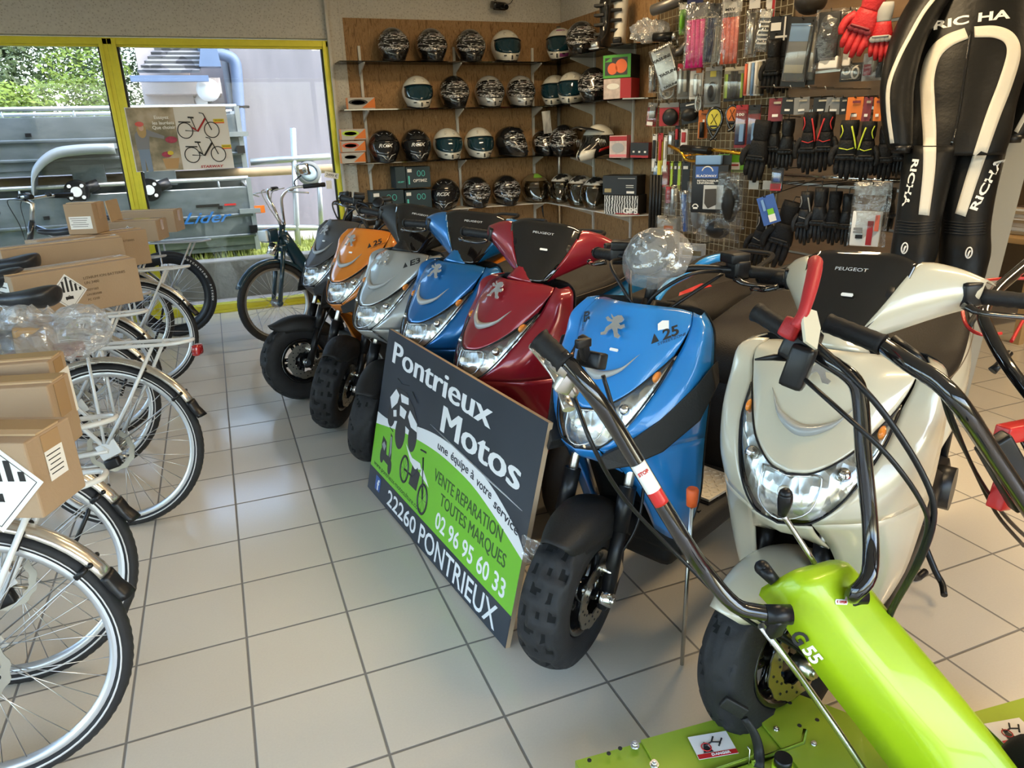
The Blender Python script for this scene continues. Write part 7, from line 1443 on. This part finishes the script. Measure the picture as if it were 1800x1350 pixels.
# ---------------------------------------------------------------- gloves
G_bk = mat('glove_black', (.007, .007, .008), .6, spec=.3, bump=.4, bs=120); G_lt = mat('glove_leather', (.010, .010, .011), .42, spec=.35, bump=.3, bs=90)
def glove(label, box, x=.2, m=None, trim=None, yaw=None, flip=1, palm=None, tagc=None, lean=0, cuff=None, group=None, tagtxt=None, spread=1.):
    m = m or G_bk; u0, v0, u1, v1 = box; X = WX - x; pc = atx((u0 + u1) / 2, (v0 + v1) / 2, X); dep = (pc - CAM).dot(CF); h = (v1 - v0) * dep / FPX; w_ = (u1 - u0) * dep / FPX * .56
    t = thing('glove', label, 'glove', pc, (0, lean, -PI / 2 + .62 if yaw is None else yaw), group); H2 = h / 2
    def P(x_, z_, y_=0): return V((flip * x_ * w_, y_, H2 - z_ * h))
    def ring(x_, z_, rx, ry, n=16): return [P(x_, z_) + V((rx * w_ * math.cos(a), ry * math.sin(a), 0)) for a in [2 * PI * k / n for k in range(n)]]
    b = MB(); b.rings([ring(0, .02, .62, .030), ring(0, .10, .66, .034), ring(.0, .26, .62, .036), ring(0, .31, .55, .030), ring(0, .34, .58, .032)]); b.build('cuff', cuff or m, t)
    b = MB(); b.rings([ring(0, .32, .56, .030), ring(0, .40, .66, .034), ring(0, .52, .80, .034), ring(0, .62, .84, .030), ring(0, .66, .80, .024)]); b.build('hand', m, t)
    for k, (fx, fl) in enumerate(((-.60, .90), (-.21, .97), (.19, 1.0), (.58, .95))):
        b = MB(); b.tube([P(fx * .9, .62), P(fx * spread, .72, -.004), P(fx * spread, (.62 + fl) / 2 + .06, -.010), P(fx * spread, fl, .0)], [.25 * w_, .24 * w_, .225 * w_, .15 * w_], 10, k=3, flat=.85); b.build('finger', m if k % 2 or not palm else m, t)
    b = MB(); b.tube([P(-.62, .44), P(-.95, .54, -.012), P(-1.02, .66, -.02), P(-.92, .75, -.02)], [.27 * w_, .26 * w_, .23 * w_, .14 * w_], 10, k=3); b.build('thumb', m, t)
    b = MB(); b.box(P(0, .585, -.034), (1.2 * w_, .012, .035 * h), bev=.005)
    for k in range(4): b.ball(P(-.5 + .34 * k, .625, -.026), .02 * 1, 0, 8, (1, .5, .8))
    b.build('knuckle_guard', palm or G_lt, t)
    if trim:
        b = MB(); b.tube([P(-.5, .10, -.032), P(-.35, .20, -.036), P(-.5, .30, -.030)], .003, 5, k=3).tube([P(.2, .12, -.034), P(.45, .30, -.032), P(.65, .48, -.030)], .0045, 5, k=3).tube([P(-.5, .47, -.034), P(.1, .50, -.038), P(.5, .47, -.034)], .0025, 5); b.build('piping', trim, t)
    b = MB(); hx = P(0, .02); Rm = Matrix.Rotation(-(-PI / 2 + .62 if yaw is None else yaw), 4, 'Z'); b.tube([hx + V((0, -.02, -.02)), hx + V((0, 0, .03)), hx + V((0, 0, .03)) + Rm @ V((x - .01, 0, 0))], .0028, 6); b.build('hook', CH, t)
    if tagc: b = MB(); b.box(P(.1, .0, -.04) + V((0, 0, .035)), (.075, .003, .085), (0, .1, .1)); tg = b.build('hang_card', PC[tagc], t); MB().box(P(.1, 0, -.044) + V((0, 0, .02)), (.035, .002, .014), (0, .1, .1)).build('card_label', M_paper, tg); MB().tube([P(0, .02, -.03), P(0, 0, -.03) + V((0, .02, .05)), P(0, 0, 0) + V((0, .03, .08))], .002, 5).build('loop', M_black, t)
    return t
M_rt = mat('red_piping', (.55, .03, .03), .5); M_yt = mat('lime_piping', (.60, .70, .05), .5); M_gt = mat('grey_piping', (.25, .25, .24), .5)
glove('single black glove with ribbed cuff under the white skeleton print', (1342, 72, 1374, 162), .16, cuff=G_lt)
glove('black glove half hidden behind the ribbed cuff glove', (1364, 72, 1392, 160), .10)
pk('white skeleton pattern card above the ribbed cuff glove', (1354, 30, 1388, 72), .14, 'k', [('w', (-.2, .1, .5, .3), 'f'), ('w', (.25, .0, .08, .9), 'f'), ('w', (.1, -.3, .6, .08), 'f')], None, None)
pk('tall clear visor pack with dark landscape reflection', (1381, 36, 1424, 148), .24, 'k', [('B', (-.05, .28, .75, .25), 'f'), ('g', (-.05, -.02, .75, .34), 'f'), ('t', (-.05, -.24, .75, .12), 'f')], 'dome', None, thick=.02, lean=.08)  # coloured bands on the card paint the reflection
pk('dark pack standing behind the tall clear visor pack', (1416, 40, 1436, 145), .18, 'k', [('t', (0, 0, .5, .6), 'f')], 'dome', None, thick=.02)
pk('black leg warmer in a crinkled clear bag', (1435, 22, 1480, 122), .24, None, [('k', (0, .05, .8, .8), 'b'), ('w', (.1, -.36, .7, .2), 'b')], 'bag', None, thick=.05)
pk('white edged clear pack behind the leg warmer', (1478, 20, 1504, 118), .16, None, [('w', (.1, -.1, .5, .7), 'b'), ('k', (-.2, .2, .4, .4), 'b')], 'bag', None, thick=.04)
pk('black and white handlebar end pack below the red gloves', (1478, 112, 1514, 142), .14, 'k', [('w', (-.2, .1, .3, .4), 'R'), ('w', (.2, -.05, .3, .6), 'R')], 'dome', None, thick=.02)
pk('small clear pack with red corner near the suit sleeve', (1518, 95, 1550, 140), .14, 'w', [('r', (-.25, -.1, .4, .4), 'f'), ('t', (.1, .1, .3, .6), 'o'), ('k', (.35, 0, .3, .8), 'f')], 'bag', None, thick=.03)
RG = mat('red_glove', (.48, .02, .025), .5, bump=.3, bs=100); GG = mat('grey_palm', (.38, .38, .37), .7)
glove('red glove hanging next to the suit, back of the hand showing', (1493, -20, 1544, 96), .30, RG, lean=.35, palm=mat('dark_red', (.2, .02, .03), .5), cuff=RG)
glove('red and grey glove with pale palm beside the suit sleeve', (1530, 8, 1570, 104), .24, RG, palm=GG, lean=.0, cuff=GG)
MB_ = None
tag_defs = [('m', 1351, 1376), ('k', 1374, 1396), ('g', 1396, 1422), ('k', 1430, 1456), ('g', 1452, 1480), ('k', 1476, 1490), ('o', 1489, 1515), ('m', 1517, 1531), ('o', 1536, 1549)]
for k, (c, u0, u1) in enumerate(tag_defs):
    pk(('maroon card heading the first black glove', 'black card with orange dot heading the second glove', 'grey card under a clear price flag', 'black card above the red piped gloves', 'grey card tilted above the red piped gloves', 'narrow black card beside the orange one', 'orange camouflage card above the lime piped glove', 'maroon card between two orange cards', 'orange camouflage card nearest the suit sleeve')[k],
       (u0, 172 + (k < 1) * 2, u1, 200 + (12 if c in 'om' else 0)), .26 - .01 * (k % 3), c, [('w', (0, -.25, .4, .12), 'f'), ('t' if c != 'o' else 'm', (.1, .3, .5, .1), 'f')], None, None, lean=(.0, .05, -.05)[k % 3], name='hang_card')
for lab, bx_, xx, kw in (('black padded glove, first of the long row beneath the maroon card', (1312, 212, 1352, 318), .30, dict(lean=.12)),
    ('black leather glove, second in the long row', (1344, 205, 1374, 296), .22, dict(m=G_lt)), ('black leather glove, third in the long row', (1368, 210, 1398, 300), .20, dict(m=G_lt, flip=-1)),
    ('black glove with red piping, left one of the pair', (1404, 198, 1438, 304), .28, dict(trim=M_rt)), ('black glove with red piping, right one of the pair', (1434, 198, 1468, 300), .26, dict(trim=M_rt, flip=-1)),
    ('black winter glove with lime piping, left of two', (1468, 212, 1510, 314), .28, dict(trim=M_yt)), ('black winter glove with lime piping, right of two', (1506, 214, 1540, 316), .24, dict(trim=M_yt, flip=-1)),
    ('plain black glove between the lime piped gloves and the suit', (1538, 222, 1572, 316), .18, dict()), ('plain black glove nearest behind the suit sleeve', (1566, 224, 1592, 310), .14, dict(m=G_lt)),
    ('black textile glove with blue and green swing tag', (1352, 352, 1398, 470), .28, dict(m=G_bk, lean=.25)), ('black glove under the blue tagged one, lower left of slat wall', (1318, 372, 1352, 470), .22, dict(lean=.2, trim=M_gt)),
    ('black glove with silver strap and wing print, first of the bundle', (1400, 336, 1430, 430), .28, dict(m=G_lt, trim=M_gt)), ('shiny padded black glove, second of the bundle', (1424, 330, 1456, 428), .26, dict(m=G_lt)),
    ('black glove, third of the bundle', (1450, 336, 1480, 430), .22, dict()), ('black glove, last of the bundle beside the clear pack', (1474, 340, 1502, 432), .18, dict(m=G_lt)), ('black glove showing right of the clear pack', (1552, 330, 1574, 405), .14, dict())):
    glove(lab, bx_, xx, **kw)
pk('blue swing tag with green and white patch on the black glove', (1336, 344, 1366, 394), .38, 'b', [('G', (.1, -.1, .35, .25), 'f'), ('w', (.1, -.3, .4, .25), 'f'), ('B', (-.2, .2, .15, .4), 'f')], None, None, lean=-.35, name='swing_tag')
pk('small blue and red blister above the blue swing tag', (1356, 296, 1376, 336), .30, 'k', [('b', (0, .1, .6, .4), 'b'), ('r', (0, -.3, .9, .3), 'f')], 'dome', None, thick=.02)
for k, u in enumerate((1402, 1436, 1466, 1500, 1530)):
    q = atx(u, 152 + k, WX - .02); t = thing('wall_hook', ('long thin hook, leftmost of those above the glove cards', 'long thin hook above the red piped gloves', 'long thin hook above the tilted grey card', 'long thin hook above the orange card', 'long thin hook nearest the red gloves')[k], 'hook', q); MB().tube([(0, 0, 0), (-.30, 0, .0), (-.31, 0, .014)], .003, 6).build('wire', M_steel, t)
t = thing('cap_ball', 'dark round cap hanging at the top between grid and slat wall', 'cap', atx(1425, 2, WX - .18)); MB().ball((0, 0, 0), .085, 0, 18, (1, 1, .8)).build('shell', mat('dark_brown_cap', (.03, .025, .02), .4), t)
# ---------------------------------------------------------------- leather suit
def suit():
    D_ = 3.3; c = CAM + ray(1680, 250) * D_; k = FPX / D_
    def W_(u, v, d=0): return CAM + ray(u, v) * (D_ + d)
    t = thing('leather_suit', 'black one piece leather riding suit with white stripes hanging by the slat wall', 'leather suit', (c.x, c.y, 0)); o = -V((c.x, c.y, 0))
    f = V((c.x, c.y, 0)).normalized(); rt = V((f.y, -f.x, 0))
    M_le = mat('black_leather', (.006, .006, .006), .42, bump=.12, bs=50, spec=.25); M_ws = mat('white_leather', (.62, .58, .50), .5, bump=.1, bs=80)
    def limb(P, name, m=M_le, n=20, k_=4):
        b = MB(); Q = [W_(u, v) + o for u, v, *_ in P]; R1 = [p[2] / k for p in P]; R2 = [p[3] for p in P]
        ctr = smooth_path([V(q) for q in Q], k_); n_ = len(ctr); r1 = [crom([V((x, 0, 0)) for x in R1], i / (n_ - 1) * (len(R1) - 1)).x for i in range(n_)]; r2 = [crom([V((x, 0, 0)) for x in R2], i / (n_ - 1) * (len(R2) - 1)).x for i in range(n_)]
        b.rings([[ctr[i] + rt * (r1[i] * math.cos(a)) + f * (r2[i] * math.sin(a)) + f * (.006 * noise.noise(V((i * .5, math.cos(a) * 2, len(P) * 3)))) for a in [2 * PI * j / n for j in range(n)]] for i in range(n_)]); b.build(name, m, t); return b
    B1 = limb([(1722, -70, 70, .10), (1716, -20, 92, .12), (1712, 40, 92, .13), (1703, 110, 90, .13), (1693, 180, 80, .12), (1684, 240, 78, .12), (1678, 272, 74, .11)], 'torso', n=28)
    B2 = limb([(1640, 255, 42, .10), (1628, 310, 40, .095), (1619, 360, 37, .09), (1612, 400, 36, .09), (1607, 440, 37, .095), (1600, 470, 33, .085), (1597, 495, 26, .07)], 'trouser_leg'); B3 = limb([(1714, 255, 44, .10), (1706, 310, 43, .095), (1700, 360, 40, .09), (1697, 400, 38, .09), (1695, 440, 40, .095), (1692, 470, 37, .085), (1690, 500, 32, .07)], 'trouser_leg')
    B4 = limb([(1655, -30, 35, .09), (1622, 20, 33, .085), (1593, 80, 29, .08), (1577, 150, 27, .075), (1577, 210, 25, .07), (1582, 262, 20, .05)], 'sleeve'); B5 = limb([(1775, -40, 36, .09), (1806, 20, 33, .085), (1822, 80, 29, .08), (1818, 150, 27, .075), (1800, 205, 24, .07), (1778, 244, 20, .05)], 'sleeve')
    for (u, v) in ((1583, 264), (1777, 246)): b = MB(); q = W_(u, v) + o; b.tube([q + V((0, 0, .02)), q - V((0, 0, .012))], [.055, .050], 18, flat=.8); b.build('cuff', M_black, t)
    allv, allf = [], []
    for B_ in (B1, B2, B3, B4, B5): of = len(allv); allv += B_.v; allf += [tuple(i + of for i in q) for q in B_.f]
    bv = BVHTree.FromPolygons(allv, allf)
    def hit(u, v, e=.004):
        d = ray(u, v).normalized(); h_ = bv.ray_cast(CAM + o, d); return (h_[0] - d * e) if h_[0] else None
    def ribbon(P, w0, name, m=M_ws, e=.004):
        pts = smooth_path([(a, b_, 0) for a, b_ in P], 6); rg = []
        for i, p in enumerate(pts):
            a = pts[max(0, i - 1)]; b_ = pts[min(len(pts) - 1, i + 1)]; tn = (b_ - a).normalized(); nn = V((-tn.y, tn.x, 0)); ww = w0(i / len(pts)) if callable(w0) else w0
            ring = [hit(p.x + nn.x * ww * q, p.y + nn.y * ww * q, e) for q in (-.5, -.25, 0, .25, .5)]
            if all(ring): rg.append(ring)
        if len(rg) > 1: b = MB(); b.rings(rg, closed=False); b.build(name, m, t, solid=.002)
    wf = lambda f_: 19 + 6 * math.sin(PI * f_)
    ribbon([(1624, 378), (1633, 300), (1634, 240), (1631, 185), (1630, 135), (1642, 95), (1666, 72), (1699, 58)], wf, 'white_stripe'); ribbon([(1713, 56), (1750, 56), (1775, 68), (1782, 95), (1768, 145), (1747, 200), (1728, 255), (1708, 315), (1688, 378)], wf, 'white_stripe')
    ribbon([(1648, -10), (1624, 20), (1600, 62), (1578, 105), (1562, 150), (1561, 195), (1568, 252)], lambda f_: 7, 'sleeve_stripe'); ribbon([(1806, 195), (1786, 232)], 8, 'sleeve_stripe')
    ribbon([(1707, 55), (1697, 120), (1685, 200), (1672, 255)], 4, 'zip', M_gloss, .006)
    for v in (388, 393, 398, 403, 408): ribbon([(1577 + (v - 388) * -.2, v), (1610, v + 3), (1645, v)], 1.6, 'stretch_rib', M_black, .005); ribbon([(1660, v), (1697, v + 4), (1733, v + 2)], 1.6, 'stretch_rib', M_black, .005)
    def wr(s, u, v, h_, w__, rot, m=M_paper):
        p = hit(u, v, .006)
        if not p: return
        ex = rt * math.cos(rot) + V((0, 0, 1)) * math.sin(rot); ey = -rt * math.sin(rot) + V((0, 0, 1)) * math.cos(rot); Mx = Matrix.Translation(p - f * .004) @ Matrix((ex, ey, -f)).transposed().to_4x4()
        text('lettering', s, Mx, h_ / k, m, t, width=w__ / k, bold=.03, drape=bv, ddir=f)
    wr('RIC', 1672, 39, 14, 52, .10); wr('HA', 1748, 27, 14, 46, .05); wr('RICHA', 1600, 322, 10, 78, -PI / 2 - .06); wr('RICHA', 1735, 323, 12, 88, PI / 2 - .32)
    for (u, v) in ((1590, 436), (1703, 444)):
        p = hit(u, v, .005)
        if p: b = MB(Matrix.Translation(p - f * .004) @ Matrix((rt, V((0, 0, 1)), -f)).transposed().to_4x4()); b.tube([(.012 * math.cos(2 * PI * q / 18), .024 * math.sin(2 * PI * q / 18), 0) for q in range(18)], .003, 5, loop=True).tube([(-.002, -.018, 0), (.0, .0, 0), (.004, .010, 0)], .004, 5); b.build('knee_logo', M_paper, t)
    for u in (1600, 1694):
        b = MB(); q = W_(u, 500) + o; b.rings([[q + rt * (x + .03 * math.cos(a)) * 1 + V((0, 0, z)) + f * (-.0 + yy + .07 * math.sin(a) * s_) for a in [2 * PI * j / 14 for j in range(14)]] for x, z, yy, s_ in ((0, .12, 0, .5), (0, .02, -.01, .6), (0, -.06, -.04, 1.2), (0, -.12, -.06, 1.5))]); b.build('boot', M_black, t); b = MB(); b.ball(q + V((0, 0, -.01)) - f * .05, .012, 0, 10); b.build('boot_logo', M_red, t)
    b = MB(); q = W_(1722, -75) + o; b.tube([q + rt * -.2 + V((0, 0, -.05)), q, q + rt * .2 + V((0, 0, -.05))], .012, 8); b.tube([q, q + V((0, 0, .5)), q + V((0, .0, .55))], .005, 6); b.build('hanger', M_steel, t)
suit()
# board edge, desk with books, monitor in the office
q0, q1 = atz(1738, 560, 0), None; px = atx(1765, 350, 3.55)
t = thing('leaning_board', 'tall beige board standing behind the suit', 'board', (px.x, px.y, 0), R(-40)); MB().box((0, 0, .95), (.10, .03, 1.9), (0, .05, 0)).build('panel', mat('beige_board', (.36, .32, .25), .6), t)
dk = aty(1775, 413, 3.3); t = thing('desk', 'light wooden desk in the back office with papers on it', 'desk', (dk.x + .55, 3.35, 0)); zt2 = dk.z; M_wd = mat('beech_desk', (.45, .28, .12), .45, var=.1)
MB().box((0, 0, zt2 - .02), (1.3, .65, .035), bev=.005).build('desk_top', M_wd, t)
for sx in (-.6, .6):
    for sy in (-.28, .28): MB().box((sx, sy, (zt2 - .04) / 2), (.05, .05, zt2 - .04)).build('leg', M_wd, t)
rnd = random.Random(5)
zc = zt2
for k in range(9):
    hh = rnd.uniform(.012, .03); t = thing('booklet', ('lowest booklet in the pile at the desk corner', 'thick pale catalogue second in the desk pile', 'brown edged catalogue third in the desk pile', 'white booklet fourth in the desk pile', 'cream booklet fifth in the desk pile', 'thin brochure sixth in the desk pile', 'folded brochure seventh in the desk pile', 'white magazine just under the top sheet', 'loose white sheet topping the desk pile')[k], 'booklet', (dk.x + .17 + rnd.uniform(-.02, .02), 3.22 + rnd.uniform(-.02, .02), zc), rnd.uniform(-.15, .15), 'booklets piled on the desk')
    if k == 8: hh = .004
    MB().box((0, 0, hh / 2), (.24, .30, hh * .9)).build('pages', M_paper if k % 3 else mat('tan_pages', (.42, .32, .20), .8), t); MB().box((0, 0, hh * .97), (.245, .305, .001)).build('cover', (M_paper, M_cardin, mat('dark_cover', (.12, .08, .06), .5))[k % 3], t); zc += hh
t = thing('monitor', 'black computer screen on the office desk', 'monitor', (dk.x + .75, 3.5, zt2)); b = MB(); b.box((0, 0, .27), (.55, .03, .33), bev=.006).box((0, .01, .06), (.05, .03, .12)).box((0, 0, .008), (.2, .16, .015)); b.build('display', M_black, t)

# small motorbike half hidden between the scooters and the grid
t = thing('dirt_bike', 'small dirt bike with blue tube bars and red plastics behind the bright blue scooter', 'motorbike', (1.62, 2.35, 0), R(200)); o = t.location; Rm = Matrix.Rotation(-R(200), 4, 'Z')
def lc(u, v, z): p = atz(u, v, z); return Rm @ V((p.x - o.x, p.y - o.y, z))
M_bt = paint('sky_blue_tube', (.03, .30, .70))
MB().tube([lc(1150, 530, .86), lc(1175, 500, .90), lc(1215, 478, .93), lc(1240, 460, .97), lc(1275, 452, .98), lc(1310, 458, .96)], .016, 12, k=4).build('handlebar', M_bt, t)
b = MB(); b.rings([[lc(u, v, z) + V((0, dy, 0)) for u, v, z in ((1190, 560, .74), (1200, 515, .80), (1240, 498, .82), (1262, 512, .80), (1240, 556, .74))] for dy in (-.02, .02)], smooth=False); b.build('fairing', M_red, t, bev=.006)
b = MB(); b.tube([(.0, 0, .74), (-.3, 0, .72), (-.62, 0, .78)], [.07, .10, .05], 12, k=4, flat=1.3); b.build('seat', M_seat, t)
b = MB(); b.tube([(.25, 0, .80), (-.05, 0, .45), (-.4, 0, .40), (-.62, 0, .74)], .02, 10, k=3); b.box((-.12, 0, .42), (.22, .14, .2), bev=.03); b.tube([(.25, .05, .82), (.48, .06, .24)], .02, 10).tube([(.25, -.05, .82), (.48, -.06, .24)], .02, 10); b.build('frame', M_black, t)
for x_ in (.48, -.58): MB(Matrix.Translation((x_, 0, .24)) @ Matrix.Rotation(PI / 2, 4, 'X')).lathe([(.17, -.03), (.2, -.04), (.235, -.025), (.24, 0), (.235, .025), (.2, .04), (.17, .03)], 40).lathe([(.0, -.03), (.17, -.012), (.17, .012), (0, .03)], 24, mi=1).build('wheel', [M_tyre, M_steel], t)
